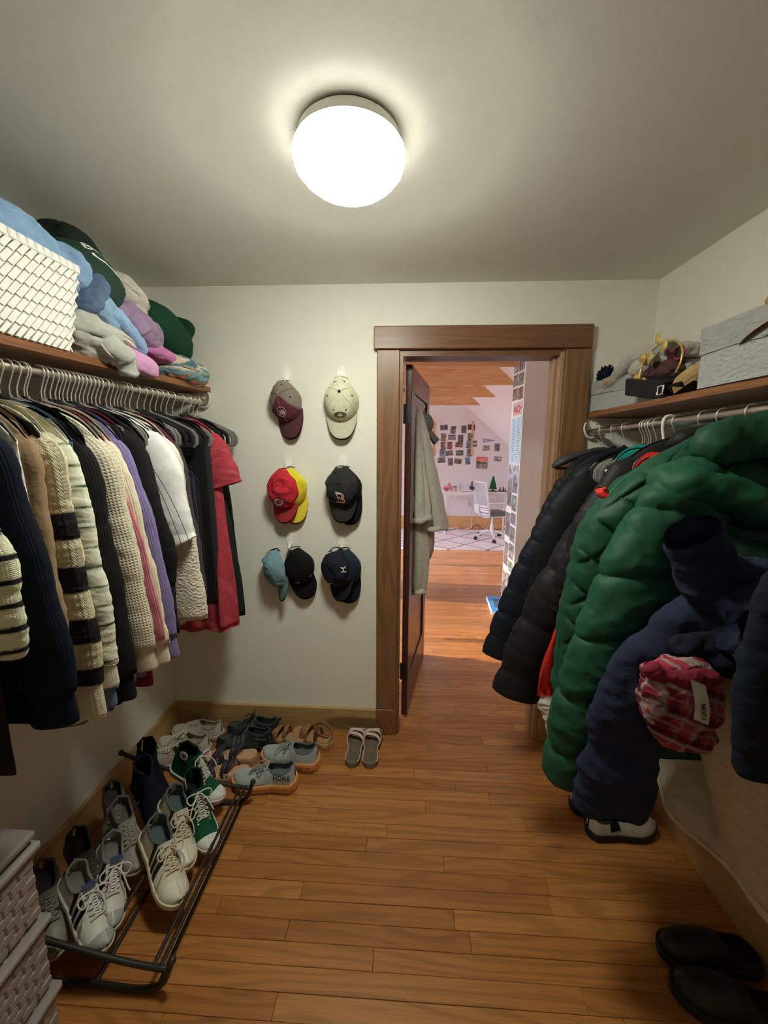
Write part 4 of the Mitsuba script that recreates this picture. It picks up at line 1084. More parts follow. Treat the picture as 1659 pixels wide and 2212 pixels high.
part(sw, 'drawstring', tube(spline([(-0.972, 1.27, zsl(1.3) + 0.05), (-0.958, 1.28, zsl(1.3) + 0.02), (-0.952, 1.305, zsl(1.3) + 0.005), (-0.95, 1.33, zsl(1.3) + 0.012)], 20), 0.0035, 6), 'm_cotton', (0.45, 0.44, 0.4))
folded('folded pink sweatshirt hanging over the shelf edge', 'sweatshirt', (-1.07, 1.475, zsl(1.45) + 0.043), (0.135, 0.105, 0.042), (0.56, 0.28, 0.47), 14, amp=0.008, freq=7, rot=(-3, 6, 0), bend=0.22, fine=0.0025)
folded('folded cream sweatshirt on top of the pink one', 'sweatshirt', (-1.085, 1.45, zsl(1.45) + 0.108), (0.12, 0.10, 0.032), (0.66, 0.63, 0.55), 15, amp=0.009, freq=8, rot=(-12, 10, 0), creases=2, fine=0.003)
k = thing('lilac_top', 'crumpled lilac top between the jeans and the green turtleneck', 'top')
part(k, 'body', blob((-1.09, 1.57, zsl(1.6) + 0.175), (0.115, 0.12, 0.065), 17, 0.02, 9, 0.75, (-14, 12, 0)), 'm_cotton', mot((0.31, 0.215, 0.335), 0.08, 20, 17))
part(k, 'rolled_cuff', wrinkle(tube(spline([(-1.05, 1.44, zsl(1.5) + 0.215), (-1.02, 1.49, zsl(1.5) + 0.185), (-0.995, 1.535, zsl(1.5) + 0.14)], 24), [0.026] * 12 + [0.034] * 12, 16), 0.008, 25, 3, ridge=True), 'm_cotton', mot((0.34, 0.24, 0.36), 0.08, 20, 18))
folded('folded magenta pink top under the lilac one', 'top', (-1.10, 1.68, zsl(1.7) + 0.10), (0.115, 0.12, 0.03), (0.54, 0.19, 0.40), 19, amp=0.008, freq=8, rot=(-6, 8, 0))
folded('folded ivory blanket in the pile above the lilac top', 'blanket', (-1.12, 1.55, zsl(1.6) + 0.275), (0.115, 0.085, 0.06), (0.56, 0.515, 0.45), 21, amp=0.016, freq=10, rot=(-22, 6, 0), creases=1)
k = thing('folded_sweatshirt', 'dark green sweatshirt with white print behind the basket', 'sweatshirt')
gm = blob((-1.11, 1.375, BZ + 0.285), (0.13, 0.115, 0.075), 23, 0.01, 7, 0.75, (-24, 14, 0))
part(k, 'body', gm, 'm_cotton', mot((0.030, 0.060, 0.045), 0.08, 20, 23))
def onsurf(mesh, m, R, t, off=0.002):
    """lays flat lettering (in its xy plane) on the mesh: each point moves to the surface below it along -z of R"""
    tm = trimesh.Trimesh(mesh[0], mesh[1], process=False)
    v = m[0] @ R.T + np.asarray(t, float)
    n = R[:, 2]
    loc, ir, _ = tm.ray.intersects_location(v + n * 0.25, np.tile(-n, (len(v), 1)), multiple_hits=False)
    v2 = v.copy()
    v2[ir] = loc + n * off
    th = m[0][:, 2] - m[0][:, 2].min()
    return (v2 + n * th[:, None],) + tuple(m[1:])
Rf = np.stack([np.array([-0.10, 0.93, -0.36]), np.array([-0.62, 0.22, 0.75]), np.zeros(3)], 1)
Rf[:, 0] /= np.linalg.norm(Rf[:, 0]); Rf[:, 1] -= Rf[:, 0] * (Rf[:, 0] @ Rf[:, 1]); Rf[:, 1] /= np.linalg.norm(Rf[:, 1]); Rf[:, 2] = np.cross(Rf[:, 0], Rf[:, 1])
tc = np.array([-1.03, 1.375, BZ + 0.32])
PR = (0.75, 0.74, 0.68)
part(k, 'lettering', onsurf(gm, text('BE COOL', 0.026, 0.0008), Rf, tc), 'm_print', PR, False)
arc = [np.array([0.062 * math.sin(a), -0.018 - 0.035 * math.cos(a), 0]) for a in np.linspace(-1.35, 1.35, 24)]
ar = gridmesh(np.array([[p * 1.0 + [0, 0, 0], p * 1.09 + [0, 0.0, 0.0]] for p in arc]))
part(k, 'print_arc', onsurf(gm, ar, Rf, tc, 0.003), 'm_print', PR)
k = thing('folded_hoodie', 'blackish green hoodie with a white figure eight, topmost behind the denim shirt', 'hoodie')
hm = blob((-1.115, 1.375, BZ + 0.365), (0.09, 0.085, 0.045), 25, 0.008, 8, 0.75, (-22, 14, 0))
part(k, 'body', hm, 'm_cotton', mot((0.018, 0.027, 0.021), 0.08, 20, 25))
part(k, 'lettering', onsurf(hm, text('8', 0.05, 0.0008), Rf @ rotm('z', -60), (-1.075, 1.375, BZ + 0.40)), 'm_print', PR, False)
folded('grey knit scarf lying along the top of the pile', 'scarf', (-1.17, 1.56, zsl(1.5) + 0.335), (0.085, 0.16, 0.022), (0.30, 0.285, 0.255), 27, amp=0.009, freq=14, rot=(-14, 10, 0), name='scarf')
k = thing('turtleneck', 'dark green turtleneck sweater at the far end of the pile', 'sweater')
part(k, 'body', blob((-1.10, 1.79, zsl(1.8) + 0.20), (0.12, 0.17, 0.085), 29, 0.008, 6, 0.75, (-22, 10, 0), fine=0.003), 'm_cotton', mot((0.013, 0.055, 0.031), 0.06, 30, 29))
part(k, 'neck', xf(superell((0.075, 0.035, 0.055), 0.5, 40, 20), euler(-25, 15, 0), (-1.085, 1.925, zsl(1.9) + 0.255)), 'm_rib', mot((0.012, 0.05, 0.03), 0.06, 30, 30), label='folded ribbed roll neck')
def fleececol(v):
    n = meshkit.fbm(v * [6, 9, 22] + 3, 3, 4)
    w = (v[:, 2] * 30 + n * 4.5) % 4
    c = np.select([(w < 0.8)[:, None], (w < 1.5)[:, None], (w < 2.4)[:, None], (w < 3.0)[:, None]], [np.array([0.64, 0.55, 0.42]), np.array([0.09, 0.17, 0.23]), np.array([0.62, 0.55, 0.42]), np.array([0.40, 0.17, 0.10])], np.array([0.16, 0.30, 0.33]))
    return c * (0.8 + 0.4 * meshkit.noise(v * 90)[:, None])
folded('fluffy fleece jacket patterned in teal, rust and cream at the end of the shelf', 'jacket', (-1.075, 1.845, zsl(1.85) + 0.058), (0.135, 0.145, 0.058), fleececol, 31, 'm_fleece', 'folded_fleece', amp=0.014, freq=10, rot=(-2, 8, 0), nu=120, nv=60, creases=1)
# ================================================================ caps on adhesive hooks
def wall_hook(x, z, label):
    k = thing('adhesive_hook', label, 'hook', None)
    out = []
    a = np.linspace(0, 2 * np.pi, 28, endpoint=False)
    pl = Polygon(np.stack([0.0185 * np.sign(np.cos(a)) * np.abs(np.cos(a)) ** 0.9, 0.033 * np.sign(np.sin(a)) * np.abs(np.sin(a)) ** 0.8], 1))
    v, f = extrude(pl, 0.004)
    part(k, 'plate', (np.stack([x + v[:, 0], D - 0.0005 - v[:, 2], z + v[:, 1]], 1), f[:, ::-1]), 'm_plastic', (0.83, 0.82, 0.76), False)
    v, f = extrude(Polygon(np.stack([0.012 * np.cos(a), 0.02 * np.sin(a) - 0.006], 1)), 0.003)
    part(k, 'raised_face', (np.stack([x + v[:, 0], D - 0.0045 - v[:, 2], z + v[:, 1]], 1), f[:, ::-1]), 'm_plastic', (0.83, 0.82, 0.76), False)
    part(k, 'prong', tube(spline([(x, D - 0.006, z - 0.008), (x, D - 0.012, z - 0.03), (x, D - 0.026, z - 0.043), (x, D - 0.036, z - 0.034), (x, D - 0.037, z - 0.022)], 14), [0.0065] * 10 + [0.0055, 0.005, 0.0045, 0.003], 10), 'm_plastic', (0.83, 0.82, 0.76))

def cap(label, x, z, out, cols, seed=0, yaw=0, roll=0, pitch=0, crumple=0.003, stitch=None, button=None, eyelet=None, brimcol=None, brimlen=0.088, sc=1.0, apex=(0.0, 0.03), hgt=0.092, deco=None, strap=(0.03, 0.03, 0.03)):
    """cols: colours of (front panels, side panels, back panels); local x right, y up to the back strap, z out of the wall"""
    k = thing('baseball_cap', label, 'cap')
    rx, ry = 0.079, 0.100
    na, nt = 72, 22
    a = np.linspace(0, 2 * np.pi, na, endpoint=False)
    t = np.linspace(0, 1, nt)[:, None]
    cr, sr = np.cos(t * np.pi / 2) ** 0.75, np.sin(t * np.pi / 2) ** 0.85
    X = rx * np.cos(a) * cr + apex[0] * (1 - cr)
    Y = ry * np.sin(a) * cr + apex[1] * (1 - cr)
    Z = 0.014 + (hgt - 0.014) * sr + 0 * a
    seam = 1 - 0.012 * np.exp(-((((a / (2 * np.pi) * 6 + 0.5) % 1) - 0.5) / 0.045) ** 2) * np.sin(t * np.pi) ** 0.4
    X = X * (1 - 0.34 * ss(0.0, 1.0, Y / ry))
    P = np.stack([X * seam, Y * seam, Z * (0.4 + 0.6 * seam)], -1)
    M = euler(pitch, yaw, roll)
    B = np.array([[1, 0, 0], [0, 0, -1], [0, 1, 0]], float)      # local -> world axes
    W = lambda m: xf(m, B @ M * sc, (x, D - 0.004 - out, z))
    m = gridmesh(P[:-1], True)
    v, f, uv = m
    kcol = a.size
    ai, ti = f % na, f // na
    ctr_a = a[ai].copy()
    ctr_t = ti.max(1)
    am = np.where(np.ptp(ctr_a, axis=1) > 3, 0, ctr_a.mean(1))
    hole = (np.abs(am - np.pi / 2) < 0.36 * np.sqrt(np.maximum(1 - (ctr_t / (nt * 0.34)) ** 2, 0))) & (ctr_t < nt * 0.34)
    m = wrinkle((v, f[~hole], uv), crumple, 13, seed, ridge=True)
    apexv = m[0][-na:].mean(0)
    n0 = len(m[0])
    m = (np.vstack([m[0], [apexv + [0, 0, 0.001]]]), np.vstack([m[1], [[n0 - na + (j + 1) % na, n0, n0 - na + j] for j in range(na)]]), np.vstack([m[2], [[0, 0]]]))
    ang = np.append(np.tile(a, nt - 1), 0)
    fr, sd_, bk_ = [np.asarray(c, float) for c in cols]
    dd = np.abs(((ang + np.pi / 2 + np.pi) % (2 * np.pi)) - np.pi)   # angle from the front
    c = np.where((dd < np.pi / 3 + 0.02)[:, None], fr, np.where((dd < 2 * np.pi / 3)[:, None], sd_, bk_))
    part(k, 'crown', W(m), 'm_cotton', c)
    # peak
    u = np.linspace(-1, 1, 25)
    w = np.linspace(0, 1, 9)[:, None]
    aa = -np.pi / 2 + u * 1.12
    L = brimlen * np.sqrt(np.maximum(1 - np.abs(u) ** 2.6, 0)) + 0.001
    bx = rx * 0.99 * np.cos(aa) + 0 * w + 0.004 * np.sign(u) * w
    by = ry * 0.97 * np.sin(aa) - w * L
    bz = 0.017 + 0.012 * (1 - u ** 2) - 0.011 * u ** 2 + 0.006 * np.sin(w * np.pi / 2) * (1 - u ** 2)
    top = np.stack(np.broadcast_arrays(bx, by, bz), -1)
    bot = top - [0, 0, 0.004]
    ring = np.concatenate([top, bot[:, ::-1]], 1)
    part(k, 'brim', W(gridmesh(ring, True, True, True)), 'm_cotton', mot(brimcol if brimcol is not None else fr, 0.06, 40, seed))
    part(k, 'button', W(xf(ico(2, (0.0065, 0.0065, 0.0035)), None, apexv + [0, 0, 0.002])), 'm_cotton', button if button is not None else sd_)
    if stitch is not None:
        ls = []
        for j in range(6):
            ja = int((j + 0.5) / 6 * na + 6) % na
            ja = int(round((np.pi / 2 + j * np.pi / 3) / (2 * np.pi) * na)) % na
            line = m[0][np.arange(1, nt - 1) * na + ja]
            ls.append(tube(line + [0, 0, 0.0012], 0.0016, 5))
        part(k, 'seam_tape', W(cat(*ls)), 'm_cotton', stitch)
    if eyelet is not None:
        for j in range(6):
            ja = int(round((np.pi / 3 * j) / (2 * np.pi) * na)) % na
            p = m[0][12 * na + ja]
            q = m[0][13 * na + ja]
            n_ = np.array([p[0] - apex[0], p[1] - apex[1], 0.05]); n_ /= np.linalg.norm(n_)
            ring_a = np.linspace(0, 2 * np.pi, 10, endpoint=False)
            e1 = np.cross(n_, [0, 0, 1.0]); e1 /= np.linalg.norm(e1); e2 = np.cross(n_, e1)
            rp = p + n_ * 0.0012 + 0.0028 * (np.cos(ring_a)[:, None] * e1 + np.sin(ring_a)[:, None] * e2)
            part(k, 'eyelet', W(tube(rp, 0.0014, 5, closed=True)), 'm_cotton', eyelet)
    sa = np.linspace(np.pi / 2 - 0.42, np.pi / 2 + 0.42, 9)
    part(k, 'back_strap', W(tube(np.stack([rx * np.cos(sa), ry * np.sin(sa) + 0.002, 0.016 + 0 * sa], 1), 0.0022, 8, ry=0.007, up=(0, 0, 1))), 'm_cotton', strap)
    if deco:
        for nm, mesh, R, t_, col in deco:
            part(k, nm, W(onsurf(m, mesh, R, t_, 0.0012)), 'm_print', col, False)
    return k

HKS = [(-0.589, 1.953, 'white adhesive hook holding the maroon and grey cap'), (-0.317, 1.953, 'white adhesive hook holding the cream cap'), (-0.596, 1.521, 'white adhesive hook holding the red and yellow caps'),
       (-0.312, 1.524, 'white adhesive hook holding the cap with the letter B'), (-0.60, 1.108, 'white adhesive hook holding the light blue and black caps'), (-0.322, 1.095, 'white adhesive hook holding the two navy caps')]
for h in HKS:
    wall_hook(*h)
I3 = np.eye(3)
RF = rotm('x', 38)                             # frame of the front panels
disc = lambda r, n=28: extrude(Point(0, 0).buffer(r, 16), 0.0006)
ringm = lambda r0, r1, sx=1.0: xf(extrude(Point(0, 0).buffer(r1, 20).difference(Point(0, 0).buffer(r0, 20)), 0.0008), None, (0, 0, 0), (sx, 1, 1))
MAR, GRY = (0.105, 0.035, 0.045), (0.20, 0.165, 0.14)
tf = (0, -0.048, 0.075)
cap('faded maroon cap with grey back panels and a round 28 patch', -0.582, 1.817, 0.0, (MAR, GRY, GRY), 1, yaw=-14, roll=8, brimcol=(0.085, 0.032, 0.04), eyelet=(0.02, 0.012, 0.012), stitch=(0.16, 0.115, 0.10), crumple=0.005,
    deco=[('patch', xf(disc(0.026), None, (0, 0, 0), (1, 0.9, 1)), RF, tf, (0.03, 0.022, 0.022)), ('patch_ring', ringm(0.0215, 0.0235), RF, (0, -0.048, 0.0755), (0.42, 0.38, 0.32)), ('lettering', text('28', 0.018, 0.0008), RF, (0, -0.051, 0.0755), (0.45, 0.41, 0.35))], strap=(0.22, 0.19, 0.16))
cap('cream cap with a black button and pale raised seams', -0.314, 1.827, 0.0, ((0.66, 0.62, 0.47),) * 3, 2, yaw=2, roll=0, eyelet=(0.06, 0.05, 0.04), button=(0.008, 0.008, 0.015), stitch=(0.72, 0.69, 0.56), brimcol=(0.55, 0.52, 0.40), crumple=0.004, sc=1.06,
    deco=[('lettering', xf(cat(ringm(0.014, 0.0165, 1.7), text('ABC', 0.011, 0.0008)), None, (0, 0, 0), (1, 1, 1)), RF, (0, -0.064, 0.06), (0.06, 0.055, 0.05))][:0] + [('emblem', ringm(0.012, 0.015, 1.9), RF, (0, -0.066, 0.06), (0.07, 0.065, 0.055)), ('emblem', ringm(0.006, 0.0085, 2.4), RF, (0, -0.066, 0.06), (0.07, 0.065, 0.055))], strap=(0.60, 0.57, 0.45))
cap('yellow cap almost hidden behind the red one', -0.580, 1.393, 0.0, ((0.72, 0.55, 0.035),) * 3, 3, yaw=10, roll=7, brimcol=(0.70, 0.55, 0.05), brimlen=0.095)
cap('red crumpled cap with a round dark badge above the brim', -0.598, 1.39, 0.032, ((0.50, 0.035, 0.04),) * 3, 4, yaw=-10, roll=-2, brimcol=(0.36, 0.035, 0.045), button=(0.55, 0.05, 0.06), crumple=0.022, sc=0.97, eyelet=(0.25, 0.02, 0.02),
    deco=[('badge', xf(disc(0.023), None, (0, 0, 0), (1.2, 0.85, 1)), RF, (-0.004, -0.062, 0.07), (0.30, 0.22, 0.2)), ('badge_ring', ringm(0.022, 0.0255, 1.2), RF, (-0.004, -0.062, 0.071), (0.05, 0.02, 0.02)), ('badge_figure', xf(disc(0.0085), None, (0, 0, 0), (1.3, 1, 1)), RF, (-0.004, -0.062, 0.0712), (0.015, 0.012, 0.012))], strap=(0.2, 0.02, 0.02))
cap('black cap almost hidden behind the one with the letter B', -0.296, 1.398, 0.0, ((0.008, 0.008, 0.009),) * 3, 5, yaw=6, roll=7, brimlen=0.10)
DG = (0.030, 0.029, 0.030)
Bt = text('B', 0.052, 0.0008)
cap('dark grey cap with a red letter B edged in white', -0.309, 1.402, 0.032, (DG,) * 3, 6, yaw=-3, roll=1, brimcol=(0.028, 0.027, 0.028), crumple=0.018, eyelet=(0.01, 0.01, 0.01),
    deco=[('letter_edge', xf(Bt, None, (0.0, 0, 0), (1.16, 1.12, 1)), RF, (0.002, -0.05, 0.075), (0.75, 0.72, 0.68)), ('letter', Bt, RF, (0.002, -0.05, 0.0765), (0.42, 0.02, 0.035))])
cap('black cap with a small oval emblem behind the light blue one', -0.555, 0.975, 0.0, ((0.010, 0.009, 0.008),) * 3, 7, yaw=16, roll=14, brimcol=(0.006, 0.006, 0.006),
    deco=[('emblem', ringm(0.0045, 0.006, 1.8), RF, (-0.028, -0.07, 0.05), (0.4, 0.38, 0.35)), ('emblem', ringm(0.003, 0.005, 1.3), RF, (0.045, -0.05, 0.05), (0.3, 0.24, 0.18))])
cap('light blue faded cap turned sideways on its hook', -0.635, 0.975, 0.036, ((0.17, 0.29, 0.335),) * 3, 8, yaw=-52, roll=6, brimcol=(0.15, 0.235, 0.27), crumple=0.019, sc=0.98, eyelet=(0.1, 0.16, 0.2),
    deco=[('emblem', ringm(0.004, 0.0065, 1.3), rotm('x', 10), (0.015, 0.03, 0.1), (0.30, 0.42, 0.47)), ('lettering', text('AIR', 0.016, 0.0008), rotm('x', -40) @ rotm('z', 180), (0.0, 0.07, 0.05), (0.14, 0.24, 0.28))][:1], strap=(0.02, 0.02, 0.02))
cap('dark blue cap mostly hidden behind the navy cap with a white mark', -0.303, 0.975, 0.0, ((0.012, 0.022, 0.042),) * 3, 9, yaw=12, roll=6, brimcol=(0.008, 0.013, 0.026), brimlen=0.10)
mark = xf(cat(extrude(LineString([(-0.0105, 0.0135), (-0.006, 0.0095), (0.006, 0.0095), (0.0105, 0.0135)]).buffer(0.0024), 0.0008), extrude(LineString([(-0.0105, -0.0135), (-0.006, -0.0095), (0.006, -0.0095), (0.0105, -0.0135)]).buffer(0.0024), 0.0008), extrude(sbox(-0.0024, -0.0095, 0.0024, 0.0095), 0.0008)), None, (0, 0, 0), 1.0)
cap('navy cap with a white mark on its side and white strap lettering', -0.327, 0.985, 0.034, ((0.017, 0.019, 0.025),) * 3, 10, yaw=-22, roll=5, brimcol=(0.015, 0.017, 0.023), crumple=0.019, sc=1.0,
    deco=[('mark', mark, rotm('y', 30), (0.055, 0.005, 0.06), (0.8, 0.79, 0.76)), ('strap_print', cat(*[boxm(-0.02 + 0.007 * i, -0.0148 + 0.007 * i, -0.004, 0.004, 0, 0.0008) for i in range(6)]), rotm('x', -35) @ rotm('z', 20), (-0.030, 0.066, 0.04), (0.75, 0.74, 0.7)), ('emblem', extrude(sbox(-0.009, -0.0018, 0.009, 0.0018), 0.0008), RF @ rotm('z', 30), (-0.018, -0.058, 0.06), (0.5, 0.5, 0.5))])
# ================================================================ shoes
class Last:
    """a shoe's shape: heel at x = 0, toe at x = L, z up; U(s, a, side) is the point of the upper at the length s (0..1), height a (0 sole edge .. 1 top line)"""
    def __init__(self, L=0.28, W=0.047, heel=0.036, sole=(0.026, 0.018), top=None, so=0.47, hand=1, wo=0.80, spring=0.014, puff=1.15, toeround=0.20, soleout=0.003):
        self.__dict__.update(locals())
        self.top = PchipInterpolator(*np.array(top or [(0, 0.092), (0.06, 0.088), (0.2, 0.066), (0.32, 0.070), (0.44, 0.088), (0.6, 0.072), (0.8, 0.054), (0.93, 0.046), (1.0, 0.038)]).T)
    def hw(self, s):
        s = np.asarray(s, float)
        b = np.interp(s, [0, 0.15, 0.38, 0.55, 0.72, 0.85, 1], [self.heel, self.heel, self.heel * 0.93, self.W * 0.9, self.W, self.W * 0.94, self.W * 0.86])
        b = b * np.where(s < 0.12, np.sqrt(np.clip(1 - (1 - s / 0.12) ** 2, 0, 1)), 1)
        tr = self.toeround
        return b * np.where(s > 1 - tr, np.sqrt(np.clip(1 - ((s - 1 + tr) / tr) ** 2, 0, 1)), 1) + 1e-4
    def cy(self, s):
        return self.hand * 0.010 * np.sin(np.clip((np.asarray(s) - 0.3) / 0.7, 0, 1) * np.pi * 0.55)
    def zs(self, s):
        return self.sole[0] + (self.sole[1] - self.sole[0]) * np.asarray(s)
    def lift(self, s):
        return self.spring * np.clip((np.asarray(s) - 0.72) / 0.28, 0, 1) ** 2
    def wopen(self, s):
        s = np.asarray(s, float)
        w = self.hw(s) * self.wo * ss(0.0, 0.1, s)
        w = np.minimum(w, 0.033)
        return w * (1 - 0.55 * ss(self.so - 0.16, self.so - 0.02, s)) * (1 - ss(self.so - 0.02, self.so + 0.015, s))
    def U(self, s, a, side):
        s, a = np.broadcast_arrays(np.asarray(s, float), np.asarray(a, float))
        z0 = self.zs(s) - 0.003
        h = np.maximum(self.top(s) - z0, 0.002)
        w1, w0 = self.hw(s) - 0.002, self.wopen(s)
        y = w0 + (w1 - w0) * np.cos(a * np.pi / 2) ** self.puff
        z = z0 + h * np.sin(a * np.pi / 2) ** 0.92
        return np.stack([s * self.L + 0.006 * np.where(s < 0.08, a * (1 - s / 0.08), 0), self.cy(s) + side * y, z + self.lift(s)], -1)

def shoe(label, heel, heading, last, upper, solecol, lining, bs='m_leather', pitch=0, roll=0, lace=None, stripes=None, stripecol=(0.01, 0.01, 0.01), patches=(), name='sneaker', group=None, sole_bs='m_rubber', tongue=None, bow=True, toecap=None,
         heeltab=None, strapcol=None, collar=True, soleband=None, ridges=0, extra=None, nl=5, cat_='shoe', eyelets=None, wr=0.0016):
    k = thing(name, label, cat_, group)
    R = rotm('z', heading) @ rotm('y', pitch) @ rotm('x', roll)
    W = lambda m: xf(m, R, heel)
    A = last
    # sole
    s = 0.5 - 0.5 * np.cos(np.linspace(0, np.pi, 40))
    ox = np.concatenate([s, s[-2:0:-1]]); sd = np.concatenate([np.ones(40), -np.ones(38)])
    rings = []
    for zf, off in ((0.0, -0.005), (0.08, -0.001), (0.5, A.soleout), (0.93, A.soleout), (1.0, A.soleout - 0.003)):
        hw = A.hw(ox) + off * (A.hw(ox) > 0.003)
        xx = ox * A.L + np.where(ox < 0.5, -1, 1) * (A.soleout if zf > 0.05 else 0) * np.abs(2 * ox - 1) ** 3
        bulge = ridges * 0.0025 * np.sin(ox * 60 + zf * 4) * (0.1 < zf < 0.95) if ridges else 0
        rings.append(np.stack([xx, A.cy(ox) + sd * (hw + bulge), A.zs(ox) * zf + A.lift(ox)], 1))
    part(k, 'sole', W(gridmesh(np.array(rings)[:, ::-1], True, True, True)), sole_bs, solecol)
    if soleband is not None:
        ss_ = np.linspace(0.02, 0.97, 46)
        for sgn in (-1, 1):
            q = np.stack([ss_ * A.L, A.cy(ss_) + sgn * (A.hw(ss_) + A.soleout + 0.0008), A.zs(ss_) * 0.8 + A.lift(ss_)], 1)
            part(k, 'sole_stripe', W(tube(q, 0.0016, 5)), 'm_rubber', soleband)
    # upper
    S = np.concatenate([np.linspace(0.002, 0.1, 8), np.linspace(0.12, 0.86, 34), np.linspace(0.875, 0.998, 10)])
    a = np.linspace(0, 1, 14)
    halves = []
    for sgn in (-1, 1):
        P = A.U(S[:, None], a[None], sgn)
        m = gridmesh(P if sgn < 0 else P[:, ::-1])
        halves.append(m)
    m = cat(*halves)
    m = wrinkle(m, wr, 24, int(abs(heel[0] * 991)) % 50, ridge=True)
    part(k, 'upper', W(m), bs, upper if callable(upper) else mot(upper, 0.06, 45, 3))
    # lining and insole
    Sl = np.linspace(0.025, A.so + 0.02, 18)
    rows = []
    for q in Sl:
        L_ = A.U(q, np.linspace(1, 0.18, 7), -1) + [0.0025 if q < 0.1 else 0, 0.0028, 0]
        R_ = A.U(q, np.linspace(0.18, 1, 7), 1) + [0.0025 if q < 0.1 else 0, -0.0028, 0]
        mid = np.linspace(L_[-1], R_[0], 5)[1:-1]
        mid[:, 2] -= 0.002
        rows.append(np.vstack([L_, mid, R_]))
    rows = np.array(rows)
    part(k, 'lining', W(gridmesh(rows)), 'm_cotton', lining)
    if collar:
        c = np.vstack([A.U(np.linspace(A.so - 0.04, 0.0, 16), 1.0, -1), A.U(np.linspace(0.02, A.so - 0.04, 15), 1.0, 1)])
        part(k, 'collar', W(tube(c, 0.0042, 8)), 'm_cotton', lining if collar is True else collar)
    tcol = tongue if tongue is not None else (upper if not callable(upper) else (0.3, 0.3, 0.3))
    st = np.linspace(A.so + 0.13, A.so - 0.05, 9)
    rows = []
    for i, q in enumerate(st):
        zt = float(A.top(q if q > A.so else A.so)) + (0 if q > A.so else (A.so - q) * 0.22) + float(A.lift(q)) - 0.002
        xx = q * A.L
        y = np.linspace(-1, 1, 7) * (0.021 + 0.004 * i / 8)
        rows.append(np.stack([xx + 0 * y, y + float(A.cy(q)), zt - 6.5 * y * y], 1))
    rows = np.array(rows)
    if bow is not None:
        part(k, 'tongue', W(cat(gridmesh(rows), gridmesh(rows[:, ::-1] + [0.001, 0, -0.0035]))), 'm_cotton', tcol)
    for sgn, s0, s1, a0, a1, col, *nm in patches:
        g, h_ = np.meshgrid(np.linspace(s0, s1, 10), np.linspace(a0, a1, 8), indexing='ij')
        P = A.U(g, h_, sgn)
        nn = np.stack([0 * g, sgn * np.cos(h_ * 1.4), np.sin(h_ * 1.4)], -1)
        part(k, nm[0] if nm else 'overlay', W(gridmesh((P + nn * 0.0016) if sgn < 0 else (P + nn * 0.0016)[:, ::-1])), bs, col)
    if stripes:
        for sgn in ((1, -1) if stripes is True else (stripes,)):
            for j in range(3):
                s0 = 0.37 + 0.085 * j
                h_ = np.linspace(0.02, 0.92, 11)
                rr = []
                for w_ in np.linspace(0, 0.055, 4):
                    P = A.U(s0 + w_ + 0.09 * (0.5 - h_), h_, sgn)
                    rr.append(P + np.stack([0 * h_, sgn * np.cos(h_ * 1.4), np.sin(h_ * 1.4)], -1) * 0.0018)
                rr = np.array(rr)
                part(k, 'stripe', W(gridmesh(rr if sgn < 0 else rr[:, ::-1])), 'm_leather', stripecol)
    if toecap is not None:
        g, h_ = np.meshgrid(np.linspace(0.84, 0.997, 12), np.linspace(0, 1, 10), indexing='ij')
        for sgn in (-1, 1):
            P = A.U(g, h_, sgn) + np.stack([0.001 + 0 * g, sgn * np.cos(h_ * 1.4) * 0.0018, np.sin(h_ * 1.4) * 0.0018], -1)
            part(k, 'toe_cap', W(gridmesh(P if sgn < 0 else P[:, ::-1])), 'm_rubber', toecap)
    if heeltab is not None:
        g, h_ = np.meshgrid(np.linspace(0.002, 0.10, 10), np.linspace(0.45, 1, 8), indexing='ij')
        for sgn in (-1, 1):
            P = A.U(g, h_, sgn) + np.stack([-0.0022 * (1 - g / 0.1), sgn * 0.0018 + 0 * g, 0 * g], -1)
            part(k, 'heel_tab', W(gridmesh(P if sgn < 0 else P[:, ::-1])), 'm_leather', heeltab)
    if lace is not None:
        r3 = np.random.RandomState(int(abs(heel[1] * 997)) % 1000)
        sl = np.linspace(A.so + 0.02, A.so + 0.235, nl)
        up = np.array([0, 0, 0.0045])
        E = {(i, g): A.U(q, 0.66, g) + up * 0.8 for i, q in enumerate(sl) for g in (-1, 1)}
        C = [A.U(q, 1.0, 1) + up for q in sl]
        for i in range(nl):
            part(k, 'lace', W(tube(spline([E[i, -1], C[i] + [0, 0, 0.002], E[i, 1]], 9), 0.0027, 6, ry=0.0018)), 'm_cotton', lace)
            if i + 1 < nl:
                for g in (-1, 1):
                    part(k, 'lace', W(tube(spline([E[i, g], (C[i] + C[i + 1]) / 2 + [0, g * 0.002, 0.003], E[i + 1, -g]], 9), 0.0027, 6, ry=0.0018)), 'm_cotton', lace)
        if bow:
            o = C[0] + [-0.002, 0, 0.004]
            for g in (-1, 1):
                part(k, 'lace_loop', W(tube(spline([o, o + [0.004, g * 0.022, 0.014], o + [0.020 * r3.uniform(0.2, 1), g * 0.044, 0.004], o + [0.026, g * 0.034, -0.012], o + [0.012, g * 0.012, -0.001], o], 24), 0.0026, 6)), 'm_cotton', lace)
                part(k, 'lace_end', W(tube(spline([o, o + [0.02, g * 0.014, 0.006], o + [0.045, g * r3.uniform(0.015, 0.035), -0.006], o + [0.07, g * r3.uniform(0.02, 0.05), -0.03]], 16), 0.0025, 6)), 'm_cotton', lace)
            part(k, 'lace_knot', W(xf(ico(2, (0.006, 0.007, 0.005)), None, o)), 'm_cotton', lace)
